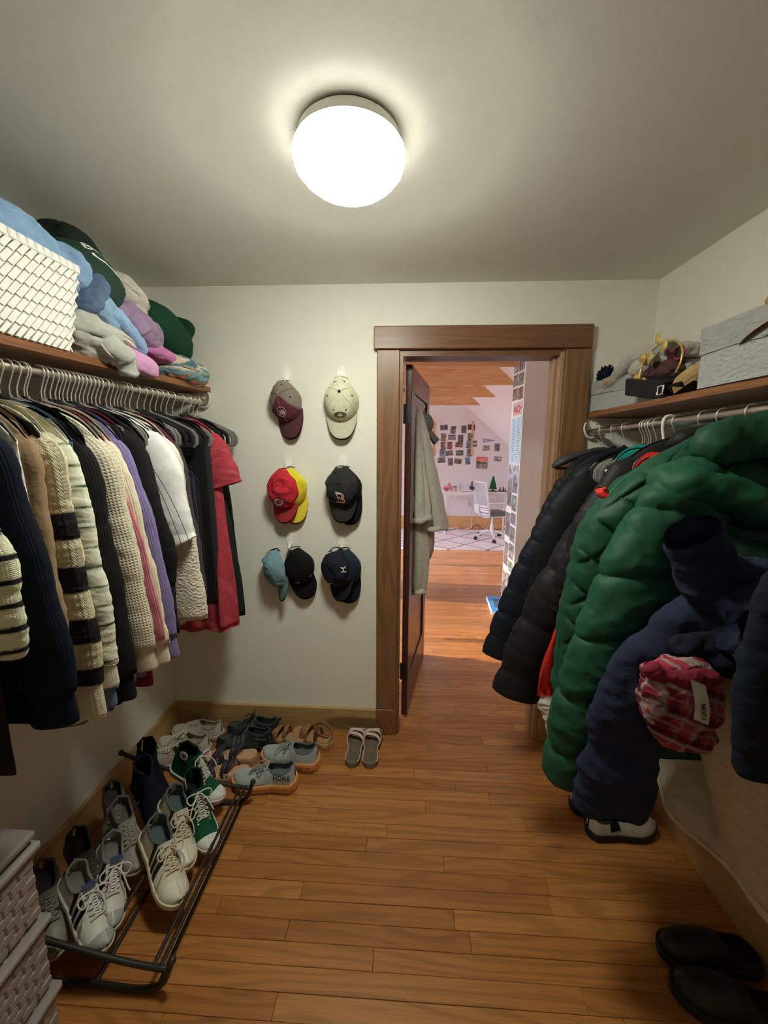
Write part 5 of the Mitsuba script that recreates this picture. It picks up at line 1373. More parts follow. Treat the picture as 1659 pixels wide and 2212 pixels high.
    if strapcol is not None:
        for z_ in (0.495,):
            h_ = np.linspace(-1, 1, 15)
            q = np.array([A.U(z_ + 0.05 * (1 - abs(g)), min(1.0, 1.15 - abs(g) * 0.6), 1 if g > 0 else -1) for g in h_])
            q[:, 2] += 0.008
            q[:, 1] *= 1.06
            part(k, 'ankle_strap', W(tube(q, 0.013, 8, ry=0.0028)), 'm_leather', strapcol)
    if extra:
        extra(k, W, A)
    return k

LOW = dict()
rk = 20                                       # pitch of shoes on the rack, toes down
WHS, SOL = (0.60, 0.585, 0.53), (0.62, 0.60, 0.54)
def three(label, heel, heading, hand, st=1, **kw):
    def trefoil(k, W, A):
        q = A.U(A.so - 0.06, 0.97, 1)
        part(k, 'tongue_label', W(xf(boxm(-0.012, 0.012, -0.018, 0.018, 0, 0.0015), rotm('y', -24), (A.so * A.L - 0.016, 0.0, float(A.top(A.so)) + 0.014))), 'm_print', (0.05, 0.06, 0.13), False)
    return shoe(label, heel, heading, Last(hand=hand, L=0.27, W=0.045), WHS, (0.50, 0.49, 0.46), (0.20, 0.19, 0.18), roll=-16, lace=(0.62, 0.61, 0.57), stripes=True, stripecol=(0.010, 0.010, 0.011), pitch=rk, heeltab=(0.012, 0.012, 0.013), tongue=(0.58, 0.57, 0.52), bow=True, extra=trefoil,
                patches=[(1, 0.86, 0.99, 0.0, 0.95, (0.34, 0.34, 0.32), 'toe_overlay'), (-1, 0.86, 0.99, 0.0, 0.95, (0.34, 0.34, 0.32), 'toe_overlay')], **kw)
three('white leather sneaker with three black stripes, nearest on the rack beside the drawers', (-1.105, 1.035, 0.175), -32, 1)
three('white leather sneaker with three black stripes and a loose lace bow, second on the rack', (-1.055, 1.155, 0.175), -50, -1)
def forum(label, heel, heading, hand, **kw):
    return shoe(label, heel, heading, Last(hand=hand, L=0.285, W=0.05, heel=0.04, sole=(0.032, 0.026), top=[(0, 0.112), (0.06, 0.110), (0.2, 0.094), (0.32, 0.098), (0.44, 0.104), (0.6, 0.082), (0.8, 0.064), (0.93, 0.056), (1.0, 0.046)], soleout=0.004),
                (0.62, 0.575, 0.45), (0.58, 0.52, 0.36), (0.085, 0.115, 0.115), lace=(0.62, 0.54, 0.40), stripes=True, stripecol=(0.014, 0.012, 0.012), pitch=rk, roll=-14, tongue=(0.55, 0.52, 0.42), strapcol=(0.60, 0.53, 0.42), nl=5,
                patches=[(1, 0.80, 0.985, 0.05, 0.98, (0.66, 0.64, 0.52), 'toe_box'), (-1, 0.80, 0.985, 0.05, 0.98, (0.66, 0.64, 0.52), 'toe_box'), (1, 0.03, 0.15, 0.05, 0.6, (0.25, 0.21, 0.18), 'heel_overlay'), (-1, 0.03, 0.15, 0.05, 0.6, (0.25, 0.21, 0.18), 'heel_overlay')], **kw)
forum('yellowed white sneaker with an ankle strap and dark stripes, front one of its pair', (-0.945, 1.215, 0.165), -42, 1)
forum('yellowed white sneaker with an ankle strap, behind its twin', (-0.955, 1.345, 0.165), -44, -1)
HIGH = [(0, 0.150), (0.05, 0.150), (0.2, 0.146), (0.33, 0.150), (0.42, 0.146), (0.55, 0.108), (0.68, 0.074), (0.82, 0.056), (0.93, 0.048), (1.0, 0.038)]
GRN = (0.010, 0.085, 0.038)
def star(n=5, r0=0.0046, r1=0.0118):
    a = np.arange(2 * n) * np.pi / n + np.pi / 2
    r = np.where(np.arange(2 * n) % 2, r0, r1)
    return extrude(Polygon(np.stack([r * np.cos(a), r * np.sin(a)], 1)), 0.0012)
def hightop(label, heel, heading, hand, emblem_side):
    def extra(k, W, A):
        q = A.U(0.22, 0.80, emblem_side)
        Rm = np.array([[-emblem_side, 0, 0], [0, 0, -emblem_side], [0, 1.0, 0]]).T
        Rm = np.stack([[-emblem_side * 1.0, 0, 0], [0, 0, 1.0], [0, emblem_side * 1.0, 0]], 1)
        base = q + [0, emblem_side * 0.003, 0.004]
        part(k, 'emblem_disc', W(xf(extrude(Point(0, 0).buffer(0.022, 16), 0.0012), Rm, base)), 'm_rubber', (0.66, 0.66, 0.62), False)
        part(k, 'emblem_ring', W(xf(extrude(Point(0, 0).buffer(0.0185, 16).difference(Point(0, 0).buffer(0.0165, 16)), 0.0012), Rm, base + [0, emblem_side * 0.0012, 0])), 'm_rubber', (0.35, 0.36, 0.35), False)
        part(k, 'emblem_star', W(xf(star(), Rm, base + [0, emblem_side * 0.0012, 0])), 'm_rubber', (0.012, 0.014, 0.02), False)
        for g in (-1, 1):
            for i, q_ in enumerate(np.linspace(0.42, 0.68, 6)):
                p = A.U(q_, 0.72, g)
                part(k, 'eyelet', W(xf(ico(1, (0.004, 0.004, 0.0025)), None, p + [0, g * 0.0015, 0.002])), 'm_steel')
        part(k, 'toe_bumper', W(tube(np.array([A.U(q_, 0.0, sg) + [0.003, 0, 0.004] for sg, qs in ((-1, np.linspace(0.8, 0.995, 9)), (1, np.linspace(0.99, 0.8, 8))) for q_ in qs]), 0.005, 6)), 'm_rubber', (0.6, 0.58, 0.53))
    return shoe(label, heel, heading, Last(hand=hand, L=0.285, W=0.046, heel=0.034, sole=(0.03, 0.026), top=HIGH, so=0.42, wo=0.85, puff=0.9), GRN, (0.58, 0.56, 0.51), (0.012, 0.013, 0.012), bs='m_cotton', lace=(0.64, 0.63, 0.57), pitch=rk, toecap=(0.66, 0.65, 0.60),
                soleband=(0.012, 0.05, 0.03), tongue=(0.010, 0.05, 0.025), nl=6, extra=extra, name='high_top_sneaker', patches=[])
hightop('green canvas high-top with white laces, front one of its pair', (-0.905, 1.445, 0.14), -50, 1, -1)
hightop('green canvas high-top with a white star badge, behind its twin', (-1.035, 1.525, 0.155), -14, -1, -1)
BOOT = [(0, 0.17), (0.05, 0.17), (0.2, 0.165), (0.33, 0.168), (0.44, 0.15), (0.55, 0.115), (0.68, 0.085), (0.82, 0.066), (0.93, 0.055), (1.0, 0.04)]
INK = (0.012, 0.012, 0.020)
shoe('navy black suede ankle boot behind the green high-tops', (-1.135, 1.44, 0.165), -38, Last(L=0.27, top=BOOT, so=0.38, wo=0.85, puff=0.9), INK, (0.01, 0.01, 0.012), (0.012, 0.012, 0.02), bs='m_flock', pitch=rk, bow=None, name='ankle_boot', cat_='boot', wr=0.005)
shoe('navy black suede ankle boot leaning towards the wall, behind its twin', (-1.19, 1.535, 0.165), -34, Last(L=0.27, top=BOOT, so=0.38, wo=0.85, puff=0.9, hand=-1), INK, (0.01, 0.01, 0.012), (0.012, 0.012, 0.02), bs='m_flock', pitch=rk, bow=None, name='ankle_boot', cat_='boot', wr=0.005)
shoe('grey worn sneaker lying between the striped and the strap sneakers', (-1.12, 1.30, 0.17), -40, Last(L=0.27, hand=-1), (0.25, 0.225, 0.19), (0.30, 0.28, 0.24), (0.10, 0.09, 0.08), pitch=rk, lace=(0.3, 0.28, 0.24), bow=False, wr=0.004)
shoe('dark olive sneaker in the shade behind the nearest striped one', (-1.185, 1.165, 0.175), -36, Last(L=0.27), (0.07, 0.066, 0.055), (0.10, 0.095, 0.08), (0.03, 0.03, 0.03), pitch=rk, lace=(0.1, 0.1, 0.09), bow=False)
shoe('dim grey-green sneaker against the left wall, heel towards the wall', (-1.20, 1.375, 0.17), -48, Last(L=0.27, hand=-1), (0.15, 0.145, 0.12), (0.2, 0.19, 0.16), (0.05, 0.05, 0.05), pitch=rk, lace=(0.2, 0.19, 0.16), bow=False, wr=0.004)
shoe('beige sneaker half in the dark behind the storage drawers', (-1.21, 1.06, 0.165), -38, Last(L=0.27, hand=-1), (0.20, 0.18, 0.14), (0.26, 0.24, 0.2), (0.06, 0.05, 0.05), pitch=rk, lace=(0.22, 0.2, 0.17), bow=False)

# rack
rack = thing('shoe_rack', 'low black wire shoe rack along the left wall, full of shoes', 'shoe rack')
for yy in (0.885, 1.505):
    part(rack, 'end_frame', cat(tube(spline([(-1.245, yy, 0.235), (-1.20, yy, 0.215), (-1.0, yy, 0.155), (-0.80, yy, 0.105), (-0.665, yy, 0.088)], 20), 0.0085, 8),
        tube(spline([(-1.19, yy, 0.21), (-1.185, yy, 0.11), (-1.16, yy, 0.03), (-1.06, yy, 0.010), (-0.85, yy, 0.010), (-0.735, yy, 0.010), (-0.69, yy, 0.035), (-0.662, yy, 0.10), (-0.655, yy, 0.118)], 30), 0.0095, 8)), 'm_blackwire')
    part(rack, 'end_cap', xf(ico(2, (0.012, 0.012, 0.012)), None, (-0.654, yy, 0.121)), 'm_plastic', (0.03, 0.022, 0.02))
    part(rack, 'end_cap', xf(ico(2, (0.012, 0.012, 0.012)), None, (-1.25, yy, 0.237)), 'm_plastic', (0.02, 0.02, 0.02))
for x, z in ((-0.690, 0.094), (-0.712, 0.096), (-0.885, 0.118), (-1.06, 0.165), (-1.09, 0.172)):
    part(rack, 'rail', tube([(x, 0.885, z), (x, 1.505, z)], 0.0062, 8), 'm_blackwire')
for x, z in ((-0.71, 0.012), (-0.9, 0.012)):
    part(rack, 'floor_rail', tube([(x, 0.885, z), (x, 1.505, z)], 0.006, 8), 'm_blackwire')

# shoes on the floor by the back wall
RUN = [(0, 0.098), (0.05, 0.093), (0.2, 0.07), (0.32, 0.074), (0.44, 0.094), (0.6, 0.08), (0.8, 0.062), (0.93, 0.054), (1.0, 0.04)]
def cream_run(label, heel, hd, hand, bow=True):
    return shoe(label, heel, hd, Last(L=0.285, hand=hand, sole=(0.034, 0.024), top=RUN, soleout=0.004), (0.50, 0.46, 0.38), (0.50, 0.47, 0.40), (0.30, 0.28, 0.20), lace=(0.55, 0.52, 0.44), tongue=(0.5, 0.47, 0.40), bow=bow, bs='m_cotton',
                patches=[(g, 0.03, 0.2, 0.05, 0.62, (0.52, 0.48, 0.41), 'heel_overlay') for g in (-1, 1)] + [(g, 0.45, 0.7, 0.05, 0.45, (0.55, 0.51, 0.44), 'side_overlay') for g in (-1, 1)], group=None)
cream_run('cream running shoe in the corner, closest to the back wall', (-0.985, 1.905, 0), 176, 1, False)
cream_run('cream running shoe with a big lace loop, middle one of the three in the corner', (-1.005, 1.80, 0), 178, -1)
cream_run('cream running shoe under the orange tag, nearest of the three in the corner', (-1.02, 1.695, 0), 172, 1, False)
tg = thing('price_tag', 'orange and white paper tag standing behind the green high-top', 'tag')
Rt = euler(8, -12, 35)
part(tg, 'sheet', xf(cbox(-0.03, 0.03, -0.001, 0.001, 0, 0.115, 0.0006), Rt, (-0.985, 1.625, 0.075)), 'm_print', (0.80, 0.17, 0.05), False)
part(tg, 'white_band', xf(boxm(-0.03, 0.03, -0.0016, 0.0016, 0.055, 0.07), Rt, (-0.985, 1.625, 0.075)), 'm_print', (0.7, 0.66, 0.62), False)
def hiker(label, heel, hd, hand):
    c1, c2 = (0.055, 0.066, 0.062), (0.018, 0.021, 0.02)
    pt = []
    for g in (-1, 1):
        pt += [(g, 0.82, 0.99, 0.0, 0.62, c2, 'toe_overlay'), (g, 0.02, 0.2, 0.0, 0.8, c2, 'heel_overlay'), (g, 0.24, 0.42, 0.3, 0.7, (0.03, 0.036, 0.035), 'side_overlay')]
        pt += [(g, q, q + 0.03, 0.05, 0.75, (0.16, 0.17, 0.155), 'side_overlay') for q in (0.47, 0.55, 0.63)]
    def extra(k, W, A):
        tm = text('OUTDOOR', 0.009, 0.0008)
        sg = 1
        q = A.U(0.12, 0.5, sg)
        part(k, 'lettering', W(xf(tm, np.stack([[-1.0, 0, 0], [0, 0, 1.0], [0, 1.0, 0]], 1), q + [0.014, sg * 0.006, 0])), 'm_print', (0.2, 0.2, 0.18), False)
        part(k, 'pull_loop', W(tube(spline([(0.006, 0.008, 0.10), (-0.008, 0.008, 0.115), (-0.012, 0, 0.118), (-0.008, -0.008, 0.115), (0.006, -0.008, 0.10)], 12), 0.003, 6)), 'm_cotton', (0.02, 0.02, 0.02))
    return shoe(label, heel, hd, Last(L=0.295, W=0.049, hand=hand, sole=(0.036, 0.028), top=[(0, 0.112), (0.05, 0.108), (0.2, 0.09), (0.32, 0.098), (0.44, 0.112), (0.6, 0.088), (0.8, 0.066), (0.93, 0.058), (1.0, 0.044)], soleout=0.005), c1, (0.015, 0.016, 0.016), (0.04, 0.05, 0.055),
                lace=(0.03, 0.03, 0.03), tongue=(0.09, 0.10, 0.095), patches=pt, name='hiking_shoe', bs='m_cotton', ridges=1, extra=extra)
hiker('grey-green hiking shoe with black overlays, nearer one of its pair', (-0.685, 1.845, 0), 178, 1)
hiker('grey-green hiking shoe against the back wall, farther one of its pair', (-0.672, 1.925, 0), 179, -1)
def cloudy(label, heel, hd, hand, text_on):
    def extra(k, W, A):
        sg = 1
        q = A.U(0.16, 0.42, sg)
        if text_on:
            part(k, 'lettering', W(xf(text('HOKA', 0.021, 0.001), np.stack([[-1.0, 0, 0], [-0.0, -0.25, 0.97], [0, 0.97, 0.25]], 1), q + [0.006, sg * 0.0055, 0.006])), 'm_print', (0.02, 0.02, 0.025), False)
        for i in range(9):
            s0 = 0.04 + i * 0.055
            pts = [np.array([(s0 + 0.05 * w) * A.L, float(A.cy(s0)) + sg * (float(A.hw(s0 + 0.05 * w)) + A.soleout + 0.0006), float(A.zs(s0)) * (0.2 + 0.6 * w)]) for w in np.linspace(0, 1, 4)]
            part(k, 'sole_groove', W(tube(np.array(pts), 0.0013, 5)), 'm_rubber', (0.36, 0.16, 0.05))
    return shoe(label, heel, hd, Last(L=0.295, W=0.052, heel=0.045, hand=hand, sole=(0.052, 0.036), top=[(0, 0.126), (0.03, 0.122), (0.12, 0.104), (0.22, 0.094), (0.32, 0.097), (0.44, 0.112), (0.6, 0.096), (0.8, 0.08), (0.93, 0.07), (1.0, 0.052)], soleout=0.007, spring=0.02), (0.37, 0.405, 0.41), (0.62, 0.27, 0.085), (0.12, 0.145, 0.155), bs='m_cotton',
                lace=(0.28, 0.30, 0.305), tongue=(0.36, 0.39, 0.4), patches=[(g, 0.46, 0.7, 0.1, 0.6, (0.44, 0.47, 0.47), 'side_overlay') for g in (-1, 1)], name='running_shoe', ridges=1, soleband=(0.55, 0.23, 0.10), extra=extra)
cloudy('pale grey running shoe on a thick orange sole, nearer one with big black lettering', (-0.492, 1.612, 0), 180, 1, True)
cloudy('pale grey running shoe on a thick orange sole, farther one of its pair', (-0.412, 1.735, 0), 176, -1, False)

# sandals: a footbed and straps
def sandal(label, heel, hd, hand, L, bed, sole, straps, th=0.02, name='sandal', buckles=(), W=0.046, wear=None, platform=0):
    k = thing(name, label, 'sandal')
    A = Last(L=L, W=W, heel=0.035, hand=hand, sole=(th + platform, th), spring=0.006, toeround=0.22)
    R = rotm('z', hd)
    T_ = lambda m: xf(m, R, heel)
    s = 0.5 - 0.5 * np.cos(np.linspace(0, np.pi, 40))
    ox = np.concatenate([s, s[-2:0:-1]]); sd = np.concatenate([np.ones(40), -np.ones(38)])
    def layer(z0, z1, off0, off1):
        rows = [np.stack([ox * L, A.cy(ox) + sd * (A.hw(ox) + o), A.zs(ox) * zf + A.lift(ox)], 1) for zf, o in ((z0, off0 - 0.002), (z0 + 0.06, off0), (z1 - 0.06, off1), (z1, off1 - 0.0025))]
        return gridmesh(np.array(rows)[:, ::-1], True, True, True)
    part(k, 'outsole', T_(layer(0, 0.5, 0.0, 0.002)), 'm_rubber', sole)
    part(k, 'footbed', T_(layer(0.5, 1.0, 0.002, 0.001)), 'm_flock', bed)
    if wear is not None:
        g, h_ = np.meshgrid(np.linspace(0.08, 0.92, 24), np.linspace(-0.78, 0.78, 10), indexing='ij')
        P = np.stack([g * L, A.cy(g) + h_ * A.hw(g), A.zs(g) + A.lift(g) + 0.0006], -1)
        part(k, 'worn_insole', T_(gridmesh(P[:, ::-1] if False else P)), 'm_leather', wear)
    for (s0, s1, hgt, wid, col, ends) in straps:
        u = np.linspace(-1, 1, 17)
        sx = s0 + (s1 - s0) * (u + 1) / 2
        y = A.cy(sx) + np.sign(u) * (np.abs(u) ** 0.7) * (A.hw(sx) + 0.001)
        z = A.zs(sx) * 0.8 + A.lift(sx) + hgt * np.sqrt(np.maximum(1 - u ** 2, 0))
        part(k, 'strap', T_(tube(np.stack([sx * L, y, z], 1), wid / 2, 8, ry=0.002, up=(0, 0, 1))), 'm_leather', col)
        if ends:
            i = 3 if ends < 0 else -4
            part(k, 'buckle', T_(xf(cbox(-0.011, 0.011, -0.002, 0.002, -0.009, 0.009, 0.001), rotm('z', 20), (sx[i] * L, y[i], z[i] + 0.003))), 'm_steel', None, False, 'small metal buckle')
    return k, T_, A
PK = (0.62, 0.47, 0.41)
for hx, hd, hand, lb in ((-0.247, 86, 1, 'pinkish strapped cork sandal by the doorway, left one of its pair'), (-0.152, 93, -1, 'pinkish strapped cork sandal by the doorway, right one of its pair')):
    k, T_, A = sandal(lb, (hx, 1.735, 0), hd, hand, 0.285, (0.16, 0.125, 0.085), (0.15, 0.11, 0.07), [(0.66, 0.70, 0.048, 0.018, PK, 1), (0.52, 0.62, 0.046, 0.018, PK, 1), (0.78, 0.6, 0.046, 0.016, PK, 0)], th=0.028, W=0.051, wear=(0.125, 0.095, 0.065))
    for g in (-1, 1):
        q = np.linspace(0.05, 0.62, 20)
        part(k, 'edge_strap', T_(tube(np.stack([q * A.L, A.cy(q) + g * (A.hw(q) + 0.0015), A.zs(q) * 0.98 + 0.004 + 0.012 * ss(0.4, 0.6, q)], 1), 0.0024, 6)), 'm_leather', PK)
BRN, BRL = (0.26, 0.13, 0.055), (0.42, 0.235, 0.105)
k, T_, A = sandal('brown leather sandal standing behind the far running shoe', (-0.52, 1.885, 0), 168, 1, 0.25, BRL, (0.36, 0.2, 0.09), [(0.62, 0.66, 0.05, 0.05, BRN, 0), (0.40, 0.42, 0.062, 0.022, BRN, 0)], th=0.03)
k, T_, A = sandal('brown leather sandal with a tall ankle loop by the pinkish pair', (-0.365, 1.865, 0), 160, -1, 0.25, BRL, (0.36, 0.2, 0.09), [(0.66, 0.66, 0.05, 0.045, BRN, 0), (0.34, 0.36, 0.066, 0.02, (0.12, 0.06, 0.03), 0)], th=0.03)
aa = np.linspace(0, 2 * np.pi, 26, endpoint=False)
part(k, 'ankle_loop', T_(tube(np.stack([0.055 + 0.05 * np.cos(aa), 0.040 * np.sin(aa), 0.09 + 0.018 * np.cos(aa)], 1), 0.002, 8, ry=0.011, up=(0, 0, 1), closed=True)), 'm_leather', BRN)
part(k, 'buckle', T_(xf(cbox(-0.012, 0.012, -0.002, 0.002, -0.01, 0.01, 0.001), rotm('z', 90), (0.0, 0.03, 0.075))), 'm_steel', None, False, 'small metal buckle')
PUR, BED = (0.038, 0.032, 0.048), (0.56, 0.335, 0.20)
for heel, hd, hand, lb in (((-0.735, 1.755, 0), 181, 1, 'dark purple strappy sandal on a tan footbed in front of the hiking shoes'), ((-0.735, 1.655, 0), 186, -1, 'dark purple strappy sandal half under the nearer running shoe')):
    k, T_, A = sandal(lb, heel, hd, hand, 0.26, BED, (0.42, 0.25, 0.15), [(0.60, 0.80, 0.045, 0.026, PUR, 0), (0.80, 0.60, 0.045, 0.022, PUR, 0), (0.40, 0.46, 0.052, 0.022, PUR, 0), (0.22, 0.40, 0.055, 0.02, PUR, 0)], th=0.032, wear=(0.60, 0.37, 0.23), platform=0.012)
    part(k, 'side_tab', T_(xf(cbox(-0.013, 0.013, -0.001, 0.001, 0, 0.034, 0.0006), None, (0.10, 0.034, 0.018))), 'm_leather', (0.62, 0.50, 0.37), False)

# grey plaited plastic drawers, only their far right edge is in view
dw = thing('storage_tower', 'grey plaited plastic storage tower at the lower left, beside the shoe rack', 'storage unit')
DGY = (0.25, 0.215, 0.20)
QX0, QX1, QY0, QY1 = -1.28, -0.885, 0.30, 0.775
part(dw, 'top_panel', cbox(QX0, QX1 + 0.004, QY0, QY1, 0.655, 0.676, 0.006), 'm_plastic', (0.20, 0.175, 0.165), False)
for i, (z0, z1) in enumerate(((0.01, 0.215), (0.225, 0.43), (0.44, 0.645))):
    d_ = part(dw, 'drawer', cbox(QX0 + 0.005, QX1 - 0.008, QY0 + 0.005, QY1 - 0.006, z0, z1, 0.006), 'm_plastic', DGY, False)
    part(dw, 'drawer_rim', cbox(QX0 + 0.002, QX1 + 0.010, QY0, QY1 + 0.004, z1 - 0.022, z1 - 0.002, 0.006), 'm_plastic', (0.27, 0.235, 0.22), False)
    n = 0
    for r in range(7):
        zz = z0 + 0.006 + r * 0.023
        for c in range(11):
            yy = QY1 - 0.012 - c * 0.042 - (0.021 if r % 2 else 0)
            if yy - 0.038 > QY0:
                out = []
                for dx, dzv in ((0.0, 0.0), (0.0045, 0.003)):
                    for a_, b_ in ((0, 0), (-0.038, 0.0), (-0.038, 0.020), (0, 0.020)):
                        out.append((QX1 - 0.0085 + dx, yy + a_ * (1 - 0.1 * (dx > 0)), zz + b_ * (1 - 0.12 * (dx > 0)) + dzv * 0.3))
                part(dw, 'woven_piece', hull_ok(np.array(out)[[4, 5, 6, 7, 0, 1, 2, 3]]), 'm_plastic', DGY, False)
# ================================================================ right side: shelf, rod, jackets
zsr = lambda y: 1.764 + 0.010 * (D - y)
xsr = lambda y: 0.878 + 0.0199 * (D - y)
zrr = lambda y: 1.6723 + 0.0229 * (D - y)
xrr = lambda y: 0.902 + 0.0199 * (D - y)
sf2 = thing('closet_shelf', 'reddish brown wooden shelf above the jackets, holding the grey felt bins', 'shelf')
part(sf2, 'board', shelf_board(xsr, zsr, XR, 0.022, 0.71), 'm_shelf', smooth=False)
rod('closet_rod', 'shiny metal closet rod carrying the jackets under the right shelf', xrr(YF), zrr(YF), xrr(D), zrr(D))
bracket(xrr(D), zrr(D), XR, zsr(D) - 0.024, -1, 'cream metal bracket holding the far end of the right rod')

def rhang(y, dark, label, tilt=0, group='flocked hangers on the right rod'):
    return hanger(y, xrr(y), zrr(y), tilt, dark, label, group, flip=True)
def right(y, *a, label='', name='jacket', cat_='jacket', hang=1, dz=0.0, tilt=0, dx=0.0, both=False, **kw):
    if hang is not None:
        rhang(y, hang, ('black' if hang else 'grey') + ' flocked hanger carrying the ' + ' '.join(label.replace(',', '').split()[:9]), tilt, 'flocked hangers on the right rod')
    return garment(name, label, cat_, xrr(y) + dx, y, zrr(y) + HZ + dz, *a, rot=tilt, side=-1, both=both, **kw)

# broad shaped hanger at the far end with a black dress under it
wh = thing('clothes_hanger', 'broad dark grey shaped coat hanger at the far end of the right rod', 'hanger')
put(uniq(wh + '__hook'), HOOK, mat4(rotm('z', 176), (xrr(1.88), 1.88, zrr(1.88))))
sh_ = np.array([(-0.215, 0, -0.168), (-0.17, -0.008, -0.135), (-0.09, -0.004, -0.108), (0, 0, -0.088), (0.09, -0.004, -0.108), (0.17, -0.008, -0.135), (0.215, 0, -0.168)])
part(wh, 'shoulders', xf(tube(spline(sh_, 31), np.interp(np.linspace(0, 1, 31), [0, 0.08, 0.5, 0.92, 1], [0.010, 0.02, 0.014, 0.02, 0.010]), 12, ry=np.interp(np.linspace(0, 1, 31), [0, 0.1, 0.5, 0.9, 1], [0.012, 0.03, 0.008, 0.03, 0.012]), up=(0, 1, 0)), None, (xrr(1.88), 1.88, zrr(1.88))), 'm_leather', (0.05, 0.048, 0.05))
part(wh, 'bar', tube([(xrr(1.88) - 0.2, 1.88, zrr(1.88) - 0.172), (xrr(1.88) + 0.2, 1.88, zrr(1.88) - 0.172)], 0.006, 8), 'm_leather', (0.05, 0.048, 0.05))
right(1.90, 0.17, 0.95, 0.02, (0.012, 0.014, 0.018), 'm_cloth', None, seed=201, hang=None, wh=0.16, dz=-0.09, slope=0.1, name='dress', cat_='dress', label='black dress hanging from the broad shaped hanger')
NAVJ = (0.010, 0.013, 0.020)
def big_sleeve(pts):
    return pts
right(1.78, 0.20, 0.72, 0.03, (0.012, 0.012, 0.013), 'm_nylon', dict(path=[(0.13, 0, -0.12), (0.20, 0, -0.24), (0.28, -0.01, -0.44), (0.34, -0.02, -0.62)], r0=0.07, mid=0.065, r1=0.055, quilt=0.055, qamp=0.006), seed=202, quilt=0.055, qamp=0.006, label='black fine-quilted jacket, farthest of the jackets on the right rod')
right(1.70, 0.20, 0.72, 0.035, NAVJ, 'm_nylon', dict(path=[(0.12, -0.01, -0.12), (0.20, -0.01, -0.26), (0.34, -0.01, -0.56), (0.44, -0.01, -0.83), (0.475, -0.01, -0.94)], r0=0.085, mid=0.09, r1=0.068, quilt=0.115, qamp=0.008), seed=203, quilt=0.11, qamp=0.008, sflat=0.5, label='dark navy quilted jacket whose sleeve sticks out towards the doorway')
right(1.58, 0.20, 0.66, 0.028, (0.010, 0.011, 0.010), 'm_rib', dict(path=[(0.13, 0, -0.12), (0.20, 0, -0.22), (0.29, 0, -0.42), (0.36, 0, -0.66)], r0=0.07, mid=0.065, r1=0.055), seed=204, hang=0, label='black ribbed fleece jacket between the navy quilted one and the black puffer')
right(1.50, 0.15, 0.62, 0.014, (0.02, 0.30, 0.27), 'm_cotton', None, seed=205, hang=0, dz=0.012, slope=0.30, label='teal top showing only at the collar among the black jackets', name='top', cat_='top')
for i, y in enumerate((1.545, 1.565, 1.53)):
    right(y, 0.17, 0.55 + 0.05 * i, 0.009, (0.012, 0.012, 0.013), 'm_cotton', None, seed=206 + i, hang=i % 2, name='top', cat_='top', amp=0.002, label='thin black top pressed between the jackets on the right rod, ' + ('middle', 'farthest', 'nearest')[i] + ' of three', group='thin black tops on the right rod')
k = right(1.40, 0.21, 0.66, 0.05, (0.011, 0.010, 0.010), 'm_nylon', dict(path=[(0.12, -0.01, -0.12), (0.21, -0.015, -0.28), (0.36, -0.02, -0.58), (0.455, -0.02, -0.82), (0.485, -0.02, -0.925)], r0=0.095, mid=0.105, r1=0.082, quilt=0.20, qamp=0.014), seed=210, quilt=0.17, qamp=0.014, sflat=0.6, label='black down jacket with a wide puffy sleeve hanging over the floor')
# thick white plastic hanger
pl = thing('clothes_hanger', 'thick white plastic hanger on the right rod', 'hanger')
a = np.linspace(-0.7, np.pi + 0.1, 14)
hx, hz = xrr(1.44), zrr(1.44)
part(pl, 'hook', tube(np.vstack([np.stack([hx + 0.022 * np.cos(a), 1.44 + 0 * a, hz + 0.022 * np.sin(a)], 1), [(hx - 0.021, 1.44, hz - 0.02), (hx - 0.012, 1.44, hz - 0.06), (hx - 0.004, 1.44, hz - 0.10)]]), 0.0052, 8, up=(0, 1, 0)), 'm_plastic', (0.78, 0.77, 0.68))
part(pl, 'shoulders', tube(spline([(hx - 0.2, 1.44, hz - 0.17), (hx - 0.1, 1.44, hz - 0.125), (hx, 1.44, hz - 0.095), (hx + 0.1, 1.44, hz - 0.125), (hx + 0.2, 1.44, hz - 0.17)], 20), 0.0052, 8, up=(0, 1, 0)), 'm_plastic', (0.78, 0.77, 0.68))
k = right(1.285, 0.235, 0.68, 0.055, (0.012, 0.011, 0.012), 'm_nylon', dict(path=[(0.14, 0, -0.10), (0.22, 0, -0.20), (0.30, 0, -0.38), (0.34, 0.03, -0.60)], r0=0.09, mid=0.09, r1=0.07), seed=211, quilt=0.14, qamp=0.012, dz=0.035, slope=0.30, sflat=0.5, label='black padded jacket with two outlined ovals on its shoulder')
ex, ey, ez = 0.700, 1.228, 1.545
for s_ in (0, 1):
    aa = np.linspace(0, 2 * np.pi, 22, endpoint=False)
    cx, cz = ex - 0.009 + 0.018 * s_, ez + 0.006 * s_
    part(k, 'emblem', tube(np.stack([cx + 0.0085 * np.cos(aa) * 1.0 + 0.006 * np.sin(aa), ey - 0.012 + 0.01 * np.sin(aa) * 0, cz + 0.018 * np.sin(aa)], 1), 0.0016, 5, closed=True), 'm_plastic', (0.16, 0.155, 0.155))
part(k, 'collar_roll', wrinkle(tube(spline([(0.79, 1.25, 1.60), (0.84, 1.225, 1.625), (0.92, 1.22, 1.635), (1.0, 1.23, 1.63), (1.06, 1.26, 1.60)], 30), np.interp(np.linspace(0, 1, 30), [0, 0.12, 0.88, 1], [0.006, 0.03, 0.03, 0.01]), 14), 0.006, 18, 4, ridge=True), 'm_nylon', (0.012, 0.011, 0.012))
RED = (0.60, 0.030, 0.022)
k = right(1.215, 0.10, 0.80, 0.02, RED, 'm_nylon', None, seed=212, wh=0.33, slope=0.30, label='bright red jacket showing as a thin edge beside the green puffer', dz=-0.02, dx=-0.14)
